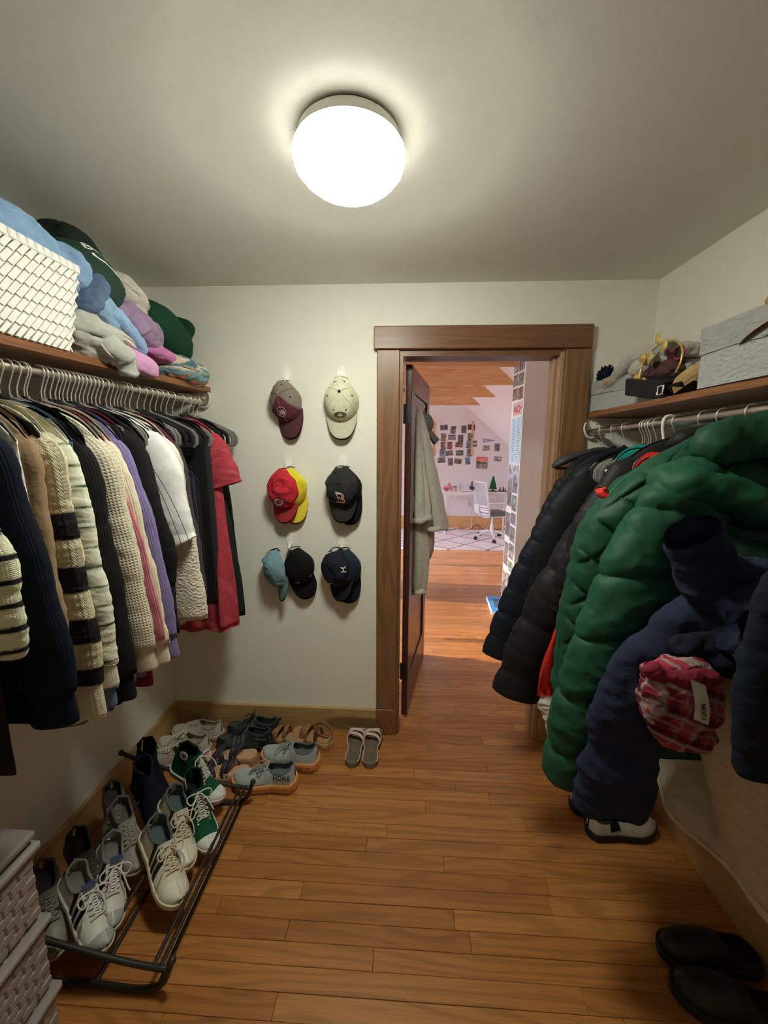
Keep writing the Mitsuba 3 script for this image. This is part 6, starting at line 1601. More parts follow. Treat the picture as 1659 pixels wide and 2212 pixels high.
part(k, 'collar_flap', wrinkle(tube(spline([(0.557, 1.14, 1.482), (0.575, 1.135, 1.462), (0.615, 1.13, 1.485), (0.655, 1.14, 1.505)], 20), 0.028, 14, ry=0.014), 0.006, 24, 3, ridge=True), 'm_nylon', RED)

# the big green down jacket
GP = (0.010, 0.054, 0.029)
pk = thing('puffer_jacket', 'big dark green down puffer jacket hanging in front on the right rod', 'jacket')
rhang(1.12, 1, 'black flocked hanger with a steel hook inside the green puffer jacket', 0, None)
PX, PY, PZ = xrr(1.12), 1.12, zrr(1.12) - 0.062
def channel(x):
    """puffed profile across quilting channels (x in channels): flat tops, sharp stitched seams"""
    f = np.abs(2 * (x - np.floor(x)) - 1)
    return 1 - f ** 7
def pucker(v, seam, amp, seed):
    """short gathers running out from the stitched seams"""
    n = meshkit.fbm(v * [38, 38, 16] + seed, 2, seed) - 0.5
    return amp * n * (1 - seam) ** 1.0
def puffer_body():
    nt, m = 170, 190
    t = np.linspace(0, 1, nt)[:, None]
    a = np.linspace(0, 2 * np.pi, m, endpoint=False)[None] + np.pi / 2
    ca, sa = np.cos(a), np.sin(a)
    px, py = np.sign(ca) * np.abs(ca) ** 0.7, np.sign(sa) * np.abs(sa) ** 0.7
    left_w = np.interp(t, [0, 0.06, 0.12, 0.2, 0.28, 0.36, 0.6, 0.82, 1.0], [0.14, 0.25, 0.32, 0.375, 0.41, 0.43, 0.455, 0.46, 0.41])
    right_w = np.interp(t, [0, 0.1, 0.3, 1.0], [0.14, 0.22, 0.235, 0.235])
    w = np.where(px < 0, left_w, right_w)
    d = 0.02 + 0.05 * ss(0, 0.12, t)
    x, y = w * px, d * py
    z = -0.90 * t - 0.10 * np.maximum(np.abs(x) - 0.08, 0) * (1 - ss(0, 0.3, t))
    edge = ss(0.60, 0.66, -px)
    ch = channel((0.9 * t - 0.05) / 0.15 + 0 * px)
    c1, c2 = channel(z * 9.0 + x * 7.5), channel(z * 9.0 - x * 7.5)
    q = ch * (1 - edge) * 0.030 + np.minimum(c1, c2) * edge * 0.024
    q = q * ss(0.03, 0.1, t)
    P = np.stack(np.broadcast_arrays(x, y + py * q, z), -1)
    sm_ = np.where(edge > 0.5, np.minimum(c1, c2), ch)
    P[..., 1] += np.sign(py) * pucker(P.reshape(-1, 3), sm_.ravel(), 0.016, 3).reshape(P.shape[:2])
    return gridmesh(P, True, True, True)
part(pk, 'body', xf(wrinkle(wrinkle(puffer_body(), 0.009, 8, 3, ridge=True), 0.003, 24, 4, ridge=True), None, (PX, PY, PZ)), 'm_nylon', GP)
sp = spline([(0.78, 1.06, 1.50), (0.70, 1.03, 1.42), (0.615, 1.01, 1.27), (0.565, 1.0, 1.12), (0.525, 1.0, 0.96), (0.50, 1.01, 0.80), (0.49, 1.02, 0.68)], 200)
tt = np.linspace(0, 1, 200)
LS = np.linalg.norm(np.diff(sp, axis=0), axis=1).sum()
def puffer_sleeve():
    m = tube(sp, 0.092 * np.interp(tt, [0, 0.1, 0.5, 1], [0.9, 1.08, 1.02, 0.80]), 90, ry=0.056, up=(0, 1, 0))
    v, f, uv = m
    s_ = np.append(np.repeat(tt * LS, 90), [0, LS])[:len(v)]
    c = channel((s_ + 0.05 + 0.5 * (v[:, 0] - np.append(np.repeat(sp[:, 0], 90), [0.7, 0.49])[:len(v)])) / 0.165)
    n = vnormals(v, f)
    v = v + n * (0.014 * c - 0.004)[:, None] + n * pucker(v, c, 0.018, 8)[:, None]
    return wrinkle(wrinkle((v, f, uv), 0.012, 8, 7, ridge=True), 0.004, 22, 3, ridge=True)
part(pk, 'sleeve', puffer_sleeve(), 'm_nylon', (0.011, 0.062, 0.033))
TAPER = np.sqrt(np.clip(1 - (1 - np.minimum(np.linspace(0, 1, 80), np.linspace(1, 0, 80)) / 0.14).clip(0) ** 2, 0.02, 1))
part(pk, 'collar', wrinkle(tube(spline([(0.74, 1.06, 1.585), (0.82, 1.045, 1.615), (0.92, 1.04, 1.63), (1.03, 1.05, 1.62), (1.10, 1.09, 1.60)], 80), (0.045 + 0.006 * np.sin(np.linspace(0, 18, 80))) * TAPER, 40, ry=0.055 * TAPER), 0.012, 14, 9, ridge=True), 'm_nylon', GP)
part(pk, 'shoulder', wrinkle(tube(spline([(0.64, 1.06, 1.50), (0.72, 1.045, 1.50), (0.85, 1.04, 1.46), (1.0, 1.05, 1.43), (1.12, 1.07, 1.42)], 80), (0.082 + 0.010 * np.abs(np.sin(np.linspace(0, 6, 80)))) * TAPER, 50, ry=0.055 * TAPER), 0.016, 11, 5, ridge=True), 'm_nylon', (0.013, 0.072, 0.037))
part(pk, 'chest', wrinkle(tube(spline([(0.66, 1.05, 1.33), (0.78, 1.03, 1.34), (0.95, 1.04, 1.30), (1.12, 1.06, 1.28)], 80), 0.09 * TAPER, 50, ry=0.055 * TAPER), 0.018, 10, 6, ridge=True), 'm_nylon', GP)
part(pk, 'edge_binding', tube(np.array([(PX - w_, PY - 0.045, PZ - 0.90 * q_ - 0.10 * max(w_ - 0.08, 0) * (1 - ss(0, 0.3, q_))) for q_, w_ in zip(np.linspace(0.07, 0.98, 40), np.interp(np.linspace(0.07, 0.98, 40), [0, 0.06, 0.12, 0.2, 0.28, 0.36, 0.6, 0.82, 1.0], [0.14, 0.25, 0.32, 0.375, 0.41, 0.43, 0.455, 0.46, 0.41]))]) + [0.004, 0.045, 0], 0.005, 8), 'm_nylon', (0.016, 0.09, 0.048))

# navy trousers slung over the front of the puffer
NV = (0.017, 0.022, 0.046)
tz = thing('trousers', 'crumpled navy trousers slung in front of the green puffer, one leg hanging', 'trousers')
def soft(path, r, ry, seed, amp=0.012, freq=14, n=110, m=48, capa=True, col=NV, nm='leg', stretch=(1, 1, 1)):
    me = tube(spline(path, n), np.interp(np.linspace(0, 1, n), np.linspace(0, 1, len(r)), r), m, ry=np.interp(np.linspace(0, 1, n), np.linspace(0, 1, len(ry)), ry), up=(0, 1, 0), cap=capa)
    return wrinkle(wrinkle(me, amp * 1.25, freq * 0.8, seed, stretch, ridge=True), amp * 0.45, freq * 2.2, seed + 5, stretch, ridge=True)
part(tz, 'leg', soft([(0.80, 0.86, 1.27), (0.70, 0.87, 1.20), (0.61, 0.88, 1.115), (0.56, 0.89, 1.0), (0.545, 0.90, 0.86), (0.55, 0.92, 0.67)], [0.07, 0.085, 0.08, 0.078, 0.085, 0.09], [0.05, 0.05, 0.045, 0.04, 0.04, 0.045], 11, 0.014, 12), 'm_cotton', NV)
part(tz, 'leg', soft([(0.600, 0.835, 1.425), (0.625, 0.845, 1.385), (0.665, 0.85, 1.325), (0.73, 0.85, 1.285), (0.86, 0.84, 1.26)], [0.05, 0.054, 0.07, 0.085, 0.09], [0.035, 0.038, 0.05, 0.06, 0.06], 12, 0.014, 13, capa=False), 'm_cotton', NV)
part(tz, 'waist', soft([(0.66, 0.80, 1.235), (0.75, 0.795, 1.265), (0.84, 0.78, 1.30), (0.95, 0.77, 1.29)], [0.05, 0.07, 0.085, 0.08], [0.04, 0.05, 0.06, 0.05], 13, 0.018, 13), 'm_cotton', NV)
part(tz, 'pocket_flap', soft([(0.60, 0.84, 1.15), (0.68, 0.83, 1.17), (0.76, 0.82, 1.16), (0.86, 0.82, 1.15)], [0.03, 0.05, 0.06, 0.05], [0.03, 0.04, 0.045, 0.04], 14, 0.014, 16), 'm_cotton', (0.009, 0.011, 0.022))

# plaid pyjamas with a white cloth label
def plaid(v):
    u, w = v[:, 0] * 0.92 + v[:, 1] * 0.5, v[:, 2] + 0.35 * v[:, 0]
    base = np.tile([0.26, 0.022, 0.045], (len(v), 1))
    a, b = (u / 0.062) % 1, (w / 0.062) % 1
    def band(x, lo, hi):
        return ((x > lo) & (x < hi))[:, None]
    for q in (a, b):
        base = np.where(band(q, 0.05, 0.19), base * 0.35 + 0.17 * np.array([1.0, 0.95, 0.88]), base)
        base = np.where(band(q, 0.22, 0.46), base * 0.38, base)
        base = np.where(band(q, 0.70, 0.76), base * 0.5 + 0.14 * np.array([1.0, 0.9, 0.85]), base)
    return base
pj = thing('pyjamas', 'crumpled red plaid flannel pyjamas hanging below the navy trousers', 'pyjamas')
part(pj, 'body', blob((0.598, 0.805, 1.065), (0.072, 0.045, 0.088), 41, 0.016, 13, 0.75, (0, -8, 0), nu=170, nv=120, fine=0.006), 'm_cotton', plaid)
part(pj, 'waistband', wrinkle(tube(spline([(0.520, 0.79, 1.145), (0.56, 0.775, 1.125), (0.60, 0.77, 1.13), (0.65, 0.785, 1.11)], 50), 0.013, 24, ry=0.018, up=(0, 0, 1)), 0.010, 30, 5, ridge=True), 'm_cotton', (0.15, 0.015, 0.03))
part(pj, 'leg_end', blob((0.615, 0.81, 0.985), (0.06, 0.035, 0.035), 43, 0.012, 18, 0.75, (0, 12, 0), nu=120, nv=60), 'm_cotton', plaid)
tgp = np.array([[(0.563 + 0.03 * w_ + 0.016 * q_, 0.735 - 0.008 * math.sin(q_ * 3.0), 1.15 - 0.085 * q_ - 0.012 * w_) for w_ in np.linspace(0, 1, 6)] for q_ in np.linspace(0, 1, 12)])
part(pj, 'label_tag', gridmesh(tgp), 'm_cloth', (0.55, 0.52, 0.45))
part(pj, 'tag_lettering', xf(text('LOOM', 0.0085, 0.0006), np.stack([[0.18, -0.0, -0.98], [-0.97, -0.1, -0.2], [0, -1.0, 0]], 1) @ np.diag([-1, -1, 1]), (0.589, 0.7245, 1.088)), 'm_print', (0.03, 0.03, 0.03), False)

# pale throw hanging along the right wall
th = thing('throw_blanket', 'beige knitted throw hanging down along the right wall under the rod', 'blanket')
def throw(u, w, off=0.0):
    y = 1.475 - 1.35 * u
    zb = 0.405 - 0.10 * np.sin(np.clip((1.475 - y) / 0.9, 0, 1) * np.pi * 0.9) * 0.35 + 0.08 * np.clip(0.15 - u, 0, 1)
    zt = 0.70 + 0.50 * ss(0.28, 0.38, u)
    z = zb + (zt - zb) * (1 - w)
    f = 0.030 * np.sin(u * 13 + w * 2.2) * (0.3 + 0.7 * w) + 0.014 * np.sin(u * 31 - w * 3 + 1)
    x = 0.985 - 0.035 * w + f + off - 0.32 * ss(0.26, 0.37, u) * (1 - w) ** 1.1
    y = y - 0.10 * (1 - w) * (u < 2)
    return np.stack(np.broadcast_arrays(x, y, z), -1)
ug, wg = np.meshgrid(np.linspace(0, 1, 110), np.linspace(0, 0.955, 70), indexing='ij')
part(th, 'sheet', wrinkle(gridmesh(throw(ug, wg)), 0.004, 20, 3, ridge=True), 'm_rib', (0.50, 0.45, 0.35))
ug, wg = np.meshgrid(np.linspace(0, 1, 110), np.linspace(0.952, 1.0, 6), indexing='ij')
part(th, 'hem', gridmesh(throw(ug, wg, -0.004)), 'm_waffle', (0.54, 0.49, 0.385))
# navy garment at the near end
nj = thing('sweatshirt', 'dark navy sweatshirt at the near end of the right rod', 'sweatshirt')
part(nj, 'sleeve', soft([(0.74, 0.67, 1.44), (0.695, 0.67, 1.33), (0.688, 0.67, 1.22), (0.695, 0.67, 1.10), (0.705, 0.67, 1.02)], [0.07, 0.085, 0.095, 0.09, 0.085], [0.035, 0.04, 0.04, 0.04, 0.035], 21, 0.008, 12), 'm_cotton', (0.0085, 0.0105, 0.019))
part(nj, 'body', xf(wrinkle(body_mesh(0.21, 0.22, 0.62, 0.05, 31), 0.006, 9, 3, ridge=True), None, (xrr(0.60), 0.60, zrr(0.6) + HZ)), 'm_cotton', (0.0085, 0.0105, 0.019))
rhang(0.60, 1, 'black flocked hanger with a steel hook at the near end of the right rod', 0, None)

# white cloth hanging below the black down jacket
wc = thing('white_shirt', 'rumpled white shirt sleeve hanging below the black down jacket', 'shirt')
part(wc, 'sleeve', soft([(0.70, 1.72, 0.60), (0.685, 1.72, 0.47), (0.72, 1.71, 0.36), (0.755, 1.71, 0.27), (0.765, 1.71, 0.175)], [0.05, 0.058, 0.045, 0.05, 0.042], [0.03, 0.03, 0.03, 0.03, 0.025], 51, 0.016, 20), 'm_cotton', (0.66, 0.60, 0.56))
part(wc, 'body', soft([(0.80, 1.75, 1.2), (0.80, 1.75, 0.8), (0.79, 1.75, 0.55), (0.80, 1.74, 0.40)], [0.10, 0.11, 0.10, 0.07], [0.03, 0.03, 0.03, 0.02], 52, 0.012, 14), 'm_cotton', (0.66, 0.60, 0.56))
bb = thing('storage_box', 'flat light blue plastic box on the floor under the white shirt', 'box')
part(bb, 'body', xf(cbox(0, 0.26, 0, 0.20, 0.002, 0.05, 0.006), rotm('z', -38), (0.815, 1.86, 0)), 'm_plastic', (0.16, 0.24, 0.36), False)
part(bb, 'lid', xf(cbox(-0.004, 0.264, -0.004, 0.204, 0.05, 0.064, 0.005), rotm('z', -38), (0.815, 1.86, 0)), 'm_plastic', (0.20, 0.29, 0.42), False)

# slippers and clogs on the floor
SLP = [(0, 0.095), (0.05, 0.092), (0.2, 0.08), (0.3, 0.078), (0.40, 0.085), (0.55, 0.088), (0.75, 0.078), (0.9, 0.066), (1.0, 0.045)]
def slipper(label, heel, hd, hand):
    def extra(k, W, A):
        for sg in (-1, 1):
            g, h_ = np.meshgrid(np.linspace(0.26, 0.40, 8), np.linspace(0.25, 1.0, 9), indexing='ij')
            g = g + 0.02 * np.cos(h_ * 3) * (g > 0.33)
            P = A.U(g, h_, sg) + np.stack([0 * g, sg * np.cos(h_ * 1.4), np.sin(h_ * 1.4)], -1) * 0.0025
            part(k, 'elastic_gore', W(gridmesh(P if sg < 0 else P[:, ::-1])), 'm_rib', (0.012, 0.012, 0.013))
    return shoe(label, heel, hd, Last(L=0.285, W=0.052, heel=0.042, hand=hand, sole=(0.036, 0.028), top=SLP, so=0.36, wo=0.66, toeround=0.26, soleout=0.004), (0.42, 0.385, 0.31), (0.014, 0.013, 0.012), (0.05, 0.045, 0.04), bs='m_cotton', bow=None, name='slipper', extra=extra, wr=0.001)
slipper('beige slipper with black elastic sides under the hanging trousers, nearer one', (0.785, 1.455, 0), 2, 1)
slipper('beige slipper with black elastic sides, half hidden behind its twin', (0.765, 1.565, 0), 8, -1)
CLG = [(0, 0.045), (0.08, 0.05), (0.25, 0.058), (0.38, 0.09), (0.5, 0.105), (0.65, 0.10), (0.8, 0.088), (0.92, 0.075), (1.0, 0.05)]
def clog(label, heel, hd, hand):
    def extra(k, W, A):
        q = np.concatenate([A.U(np.linspace(0.02, 0.97, 40), 0.0, -1), A.U(np.linspace(0.97, 0.02, 40), 0.0, 1)])
        sg = np.concatenate([-np.ones(40), np.ones(40)])
        q[:, 1] += sg * 0.0045
        part(k, 'welt_seam', W(tube(q, 0.0016, 5)), 'm_rubber', (0.045, 0.047, 0.035))
    return shoe(label, heel, hd, Last(L=0.285, W=0.056, heel=0.046, hand=hand, sole=(0.042, 0.036), top=CLG, so=0.40, wo=0.72, toeround=0.26, soleout=0.006), (0.009, 0.010, 0.008), (0.010, 0.011, 0.009), (0.014, 0.014, 0.012), bs='m_leather', bow=None, name='clog', extra=extra, wr=0.001)
clog('black backless clog at the lower right, farther one of its pair', (1.115, 1.045, 0), 176, 1)
clog('black backless clog at the lower right, nearer one of its pair', (1.09, 0.905, 0), 170, -1)

# ---------------------------------------------------------------- on the right shelf
FELT = (0.36, 0.355, 0.34)
def felt_bin(label, y0, y1, h, flap, dxf=0.0, skew=0.0):
    k = thing('felt_bin', label, 'bin')
    ym = (y0 + y1) / 2
    x0, x1, z0 = xsr(ym) + 0.006 + dxf, XR - 0.012, zsr(ym) + 0.006
    out = Polygon([(x0 + skew, y0), (x1, y0), (x1, y1), (x0, y1)]).buffer(0.012)
    v, f = extrude(out.difference(out.buffer(-0.005)), h)
    n = 6
    part(k, 'wall', wrinkle(tess((v + [0, 0, z0], f), 0.03), 0.004, 14, 3), 'm_fleece', FELT)
    v, f = extrude(out.buffer(0.004).difference(out.buffer(-0.001)), flap)
    part(k, 'folded_cuff', wrinkle(tess((v + [0, 0, z0 + h - flap + 0.003], f), 0.03), 0.006, 12, 5), 'm_fleece', (0.31, 0.305, 0.29))
    v, f = extrude(out, 0.005)
    part(k, 'base', (v + [0, 0, z0 - 0.004], f), 'm_fleece', FELT, False)
    return k
def tess(m, mx):
    v, f = trimesh.remesh.subdivide_to_size(m[0], m[1], mx)
    t = trimesh.Trimesh(v, f); t.merge_vertices()
    return np.array(t.vertices), np.array(t.faces)
felt_bin('grey felt bin full of knit hats at the far end of the right shelf', 1.49, 1.965, 0.125, 0.06, skew=0.10)
felt_bin('tall grey felt bin with a slanted folded cuff next to the blue bottle', 1.05, 1.29, 0.165, 0.075)
zb = zsr(1.7) + 0.006
bn = thing('knit_hat', 'pale grey cable knit hat lying on top of the far felt bin', 'hat')
part(bn, 'crown', wrinkle(blob((1.00, 1.66, zb + 0.155), (0.09, 0.13, 0.045), 61, 0.012, 12, 0.8, (-6, -6, 10)), 0.003, 60, 3), 'm_chunky', (0.42, 0.40, 0.35))
part(bn, 'brim', wrinkle(tube(spline([(0.92, 1.83, zb + 0.125), (0.915, 1.74, zb + 0.165), (0.93, 1.64, zb + 0.185), (0.96, 1.55, zb + 0.175)], 40), 0.030, 16), 0.006, 20, 4), 'm_chunky', (0.40, 0.38, 0.33))
pm = thing('pom_pom_hat', 'dark knit hat with a navy pom-pom at the far corner of the felt bin', 'hat')
r5 = np.random.RandomState(4)
d_ = r5.normal(size=(420, 3)); d_ /= np.linalg.norm(d_, axis=1, keepdims=True)
pc = np.array([0.925, 1.935, zb + 0.155])
fur = [np.stack([pc + q * 0.01, pc + q * r5.uniform(0.034, 0.046)]) for q in d_]
part(pm, 'pom_pom', cat(*[tube(q, [0.004, 0.0025], 4) for q in fur], xf(ico(2, (0.034,) * 3), None, pc) + (np.zeros((162, 2)),)), 'm_fleece', (0.010, 0.014, 0.035), False)
part(pm, 'crown', blob((0.99, 1.90, zb + 0.115), (0.075, 0.07, 0.045), 63, 0.008, 14, 0.8), 'm_chunky', (0.05, 0.045, 0.05))
folded('brown and maroon scarf stuffed into the far felt bin', 'scarf', (0.99, 1.60, zb + 0.115), (0.06, 0.11, 0.035), (0.075, 0.035, 0.035), 64, name='scarf', amp=0.014, freq=14)
folded('tan knit glove at the far end of the felt bin', 'glove', (0.905, 1.86, zb + 0.112), (0.02, 0.035, 0.018), (0.33, 0.26, 0.18), 65, name='glove', amp=0.008, freq=20)
sg_ = thing('sunglasses', 'red framed sunglasses lying on the scarf in the felt bin', 'sunglasses')
for s_ in (0, 1):
    aa = np.linspace(0, 2 * np.pi, 22, endpoint=False)
    cy_ = 1.545 - 0.062 * s_
    part(sg_, 'rim', tube(np.stack([0.945 + 0 * aa, cy_ + 0.027 * np.cos(aa), zb + 0.15 + 0.021 * np.sin(aa)], 1), 0.0035, 6, closed=True), 'm_plastic', (0.30, 0.03, 0.05))
    part(sg_, 'lens', xf(lathe([(0, -0.0006), (0.025, -0.0006), (0.025, 0.0006), (0, 0.0006)][::-1], 20), rotm('y', 90), (0.946, cy_, zb + 0.15)), 'm_plastic', (0.03, 0.015, 0.02))
part(sg_, 'bridge', tube(spline([(0.945, 1.519, zb + 0.155), (0.943, 1.514, zb + 0.16), (0.945, 1.509, zb + 0.155)], 7), 0.003, 6), 'm_plastic', (0.30, 0.03, 0.05))
cw = thing('leaf_crown', 'gold laurel leaf headband propped against the felt bin', 'headband')
aa = np.linspace(-0.5, np.pi + 0.75, 40)
cc = np.array([0.90, 1.49, zb + 0.12])
arc_ = np.stack([cc[0] - 0.012 + 0.01 * np.sin(aa), cc[1] - 0.112 * np.cos(aa), cc[2] + 0.082 * np.sin(aa) - 0.012], 1)
part(cw, 'band', tube(arc_, 0.003, 8), 'm_gold', None)
def leaf(L_, w_):
    u, q = np.linspace(0, 1, 9), np.linspace(-1, 1, 7)
    P = np.stack(np.broadcast_arrays((u * L_)[:, None], (w_ * np.sin(np.pi * u ** 0.85) + 0.0004)[:, None] * q[None], 0.006 * np.sin(np.pi * u)[:, None] * (1 - 0.8 * np.abs(q)[None])), -1)
    return gridmesh(P)
for j, (i, sgn) in enumerate(((37, 1), (33, -1), (27, -1), (24, 1), (20, -1), (17, 1))):
    p, tn = arc_[i], arc_[i] - arc_[i - 1]
    tn /= np.linalg.norm(tn)
    nrm = np.array([0, tn[2], -tn[1]]) * sgn
    dirv = tn * 0.6 + nrm * 0.8; dirv /= np.linalg.norm(dirv)
    zax = np.array([-1.0, 0, 0]); yax = np.cross(zax, dirv); yax /= np.linalg.norm(yax)
    part(cw, 'leaf', xf(leaf(0.05, 0.017), np.stack([dirv, yax, zax], 1), p - [0.002, 0, 0]), 'm_gold', None)
bx_ = thing('box', 'black box tipped over at the shelf edge under the gold headband', 'box')
part(bx_, 'body', xf(cbox(-0.05, 0.05, -0.105, 0.105, -0.032, 0.032, 0.004), euler(12, -10, 4), (0.925, 1.56, zsr(1.5) + 0.052)), 'm_leather', (0.008, 0.008, 0.009), False)
bl = thing('belt', 'coiled shiny black belt lying between the black box and the straw hat', 'belt')
aa = np.linspace(0, 5.2 * np.pi, 90)
rr = 0.026 + 0.0022 * aa
part(bl, 'strap', tube(np.stack([0.925 + rr * 0.6 * np.cos(aa), 1.40 + rr * np.sin(aa), zsr(1.4) + 0.024 + 0.004 * np.sin(aa * 2)], 1), 0.0018, 6, ry=0.016, up=(0, 0, 1)), 'm_plastic', (0.008, 0.008, 0.009))
part(bl, 'buckle', tube(np.array([(0.872, 1.46, zsr(1.4) + 0.008), (0.872, 1.43, zsr(1.4) + 0.008), (0.874, 1.43, zsr(1.4) + 0.036), (0.874, 1.46, zsr(1.4) + 0.036)]), 0.003, 6, closed=True), 'm_steel', None)
st = thing('straw_hat', 'floppy brown straw sun hat crammed behind the tall felt bin', 'hat')
def brim_pt(u, w):                          # curled brim, near the shelf edge, running up behind the bin
    y = 1.40 - 0.40 * u
    z = zsr(1.3) + 0.018 + 0.155 * u ** 0.9 + 0.0 * w
    r = 0.052 * (1 - 0.45 * u)
    a_ = -0.6 + 4.0 * w
    return np.stack(np.broadcast_arrays(0.935 + 0.05 * u - r * np.cos(a_) * 1.0, y, z + r * np.sin(a_) * 0.9 + 0.012), -1)
ug, wg = np.meshgrid(np.linspace(0, 1, 40), np.linspace(0, 1, 24), indexing='ij')
part(st, 'brim', gridmesh(brim_pt(ug, wg)), 'm_chunky', (0.36, 0.235, 0.105))
part(st, 'crown', xf(lathe([(0.0, 0.085), (0.05, 0.082), (0.075, 0.06), (0.088, 0.0), (0.15, -0.03), (0.152, -0.034), (0.088, -0.008)], 40), euler(-18, -12, 0), (1.01, 1.10, zsr(1.1) + 0.175)), 'm_chunky', (0.30, 0.185, 0.085))
bt = thing('bottle', 'clear plastic bottle of bright blue liquid at the near end of the right shelf', 'bottle')
bc = (0.938, 1.045, zsr(1.05) + 0.001)
part(bt, 'liquid', xf(lathe([(0, 0.004), (0.036, 0.004), (0.039, 0.012), (0.039, 0.105), (0, 0.105)][::-1], 32), None, bc), 'm_plastic', (0.004, 0.055, 0.30), label='bright blue liquid')
scene['m_clear'] = {'type': 'thindielectric', 'int_ior': 1.4}
part(bt, 'body', xf(lathe([(0, 0.001), (0.038, 0.001), (0.042, 0.008), (0.042, 0.125), (0.036, 0.155), (0.016, 0.18), (0.014, 0.20)][::-1], 32), None, bc), 'm_clear', None, label='clear plastic')
part(bt, 'cap', xf(lathe([(0, 0.196), (0.018, 0.196), (0.018, 0.222), (0.016, 0.225), (0, 0.225)][::-1], 24), None, bc), 'm_plastic', (0.78, 0.77, 0.74))
part(bt, 'label', xf(lathe([(0.0425, 0.11), (0.0428, 0.135)], 32)[:2], None, bc), 'm_print', (0.55, 0.57, 0.6))
# ================================================================ clothes hung on the open door
DEN_ = (0.50, 0.485, 0.405)
jk = thing('denim_jacket', 'pale beige denim jacket hung on the open door', 'jacket')
def drape(rings, seed, amp=0.010, nf=5, fold=0.012, n=60, m=60, caps=(True, True), open_=False):
    """rings: (z, cx, cy, rx, ry) from the top down; folds grow downwards"""
    r = np.array(rings, float)
    t = np.linspace(0, 1, len(r))
    q = PchipInterpolator(t, r)(np.linspace(0, 1, n))
    a = np.linspace(0, 2 * np.pi, m, endpoint=False)
    rr = np.random.RandomState(seed)
    tt = np.linspace(0, 1, n)[:, None]
    k = 1 + fold / 0.08 * (0.25 + 0.75 * tt) * (np.sin(a * nf + rr.uniform(0, 6) + tt * 1.3) + 0.5 * np.sin(a * nf * 2 + rr.uniform(0, 6)))
    P = np.stack([q[:, 1:2] + q[:, 3:4] * np.cos(a) * k, q[:, 2:3] + q[:, 4:5] * np.sin(a) * k, q[:, 0:1] + 0 * a + 0.01 * tt * np.sin(a * 3 + 1)], -1)
    return wrinkle(gridmesh(P, True, *caps), amp, 12, seed, (1, 1, 0.6), ridge=True)
part(jk, 'hook_loop', tube(spline([(0.048, 2.55, 1.83), (0.052, 2.54, 1.86), (0.045, 2.53, 1.84)], 8), 0.004, 6), 'm_cotton', DEN_)
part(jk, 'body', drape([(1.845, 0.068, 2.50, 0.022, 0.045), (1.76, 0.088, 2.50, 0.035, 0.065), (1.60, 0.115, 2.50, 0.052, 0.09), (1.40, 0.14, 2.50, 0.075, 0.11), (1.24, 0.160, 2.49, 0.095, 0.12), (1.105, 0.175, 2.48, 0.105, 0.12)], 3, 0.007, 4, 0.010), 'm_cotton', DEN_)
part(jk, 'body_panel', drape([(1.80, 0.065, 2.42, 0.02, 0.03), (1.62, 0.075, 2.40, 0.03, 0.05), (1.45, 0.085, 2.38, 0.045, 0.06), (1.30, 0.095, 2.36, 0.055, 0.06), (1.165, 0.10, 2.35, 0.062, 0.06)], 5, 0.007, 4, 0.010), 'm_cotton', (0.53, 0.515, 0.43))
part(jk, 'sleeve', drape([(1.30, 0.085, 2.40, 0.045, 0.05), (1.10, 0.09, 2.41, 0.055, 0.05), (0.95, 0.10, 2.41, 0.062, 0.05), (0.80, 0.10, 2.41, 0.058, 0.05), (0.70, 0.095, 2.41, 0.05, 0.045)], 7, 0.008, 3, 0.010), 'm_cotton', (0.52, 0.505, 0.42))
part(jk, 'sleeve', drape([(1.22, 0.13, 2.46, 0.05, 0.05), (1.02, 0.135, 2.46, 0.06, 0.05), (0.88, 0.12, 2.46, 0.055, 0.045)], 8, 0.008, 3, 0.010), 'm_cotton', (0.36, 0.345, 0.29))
def hem(z, cx, cy, rx, ry, tilt):
    a = np.linspace(0, 2 * np.pi, 40, endpoint=False)
    return wrinkle(tube(np.stack([cx + rx * np.cos(a), cy + ry * np.sin(a), z + tilt * np.cos(a) + 0.006 * np.sin(a * 5)], 1), 0.007, 8, ry=0.016, up=(0, 0, 1), closed=True), 0.003, 60, 3)
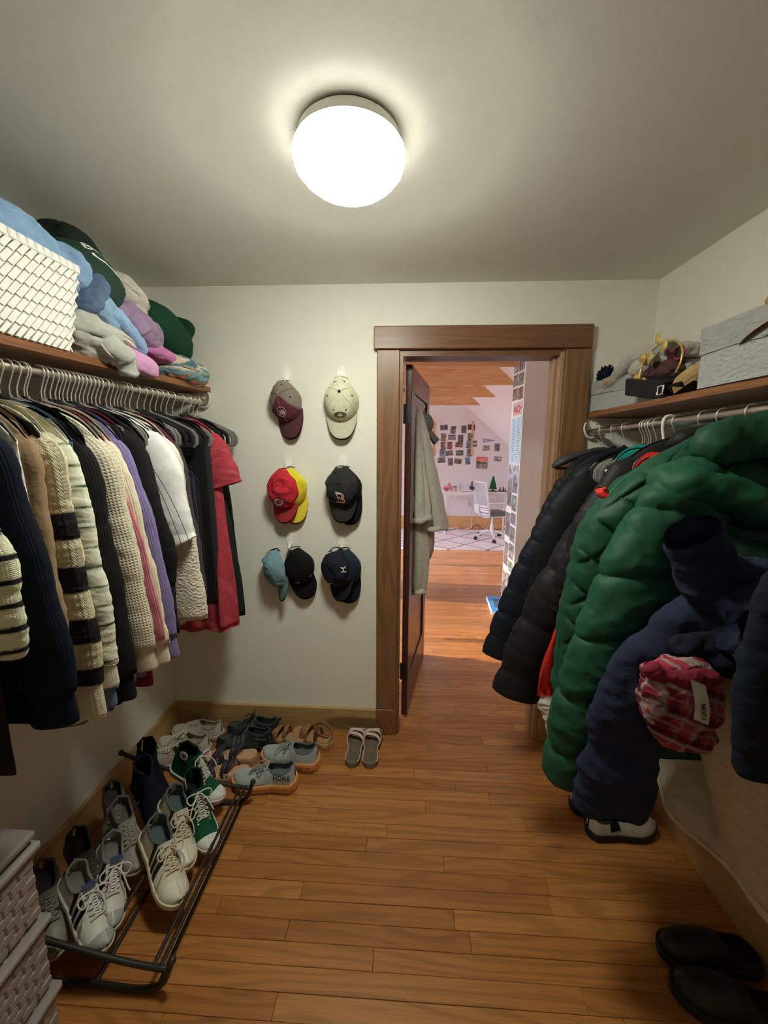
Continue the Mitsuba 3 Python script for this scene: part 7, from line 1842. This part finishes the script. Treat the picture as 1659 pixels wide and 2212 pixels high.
part(jk, 'hem_seam', hem(1.110, 0.175, 2.48, 0.108, 0.122, -0.01), 'm_cotton', (0.60, 0.585, 0.50))
part(jk, 'hem_seam', hem(1.17, 0.10, 2.35, 0.066, 0.063, 0.012), 'm_cotton', (0.60, 0.585, 0.50))
part(jk, 'cuff_seam', hem(0.705, 0.095, 2.41, 0.054, 0.048, -0.012), 'm_cotton', (0.60, 0.585, 0.50))
q = np.linspace(0, 1, 90)
sm = np.stack([0.072 + 0.030 * q + 0.004 * np.sin(q * 60), 2.415 - 0.045 * q, 1.83 - 0.36 * q], 1)
part(jk, 'gathered_seam', tube(sm, 0.012 + 0.007 * np.abs(np.sin(q * 34)), 10, ry=0.010), 'm_cotton', (0.50, 0.485, 0.41))
hb = thing('baseball_cap', 'grey cap on the open door, its brim sticking out behind the beige jacket', 'cap')
u, w = np.linspace(-1, 1, 21), np.linspace(0, 1, 9)
Pb = np.stack(np.broadcast_arrays(0.12 + 0.105 * w[:, None] * np.sqrt(1 - 0.5 * u[None] ** 2), 2.60 + 0.085 * u[None] * (1 - 0.25 * w[:, None]), 1.735 - 0.115 * w[:, None] + 0.03 * (1 - u[None] ** 2)), -1)
ringb = np.concatenate([Pb, (Pb - [0.002, 0, 0.006])[:, ::-1]], 1)
part(hb, 'brim', gridmesh(ringb, True, True, True), 'm_cotton', (0.12, 0.125, 0.12))
part(hb, 'crown', xf(ico(3, (0.07, 0.09, 0.075)), None, (0.115, 2.60, 1.745)), 'm_cotton', (0.13, 0.135, 0.13))
aa = np.linspace(0, 1, 21)
part(hb, 'brim_edge', tube(Pb[-1], 0.004, 6), 'm_cotton', (0.34, 0.34, 0.32))
ck = thing('coat_hook', 'small metal coat hook screwed to the open door', 'hook')
part(ck, 'plate', xf(cbox(-0.015, 0.015, -0.003, 0.0, -0.03, 0.03, 0.001), rotm('z', 79.5), (0.075, 2.52, 1.83)), 'm_steel', None, False)
part(ck, 'prong', tube(spline([(0.078, 2.52, 1.83), (0.10, 2.515, 1.825), (0.115, 2.51, 1.835), (0.12, 2.51, 1.85)], 10), 0.005, 8), 'm_steel', None)
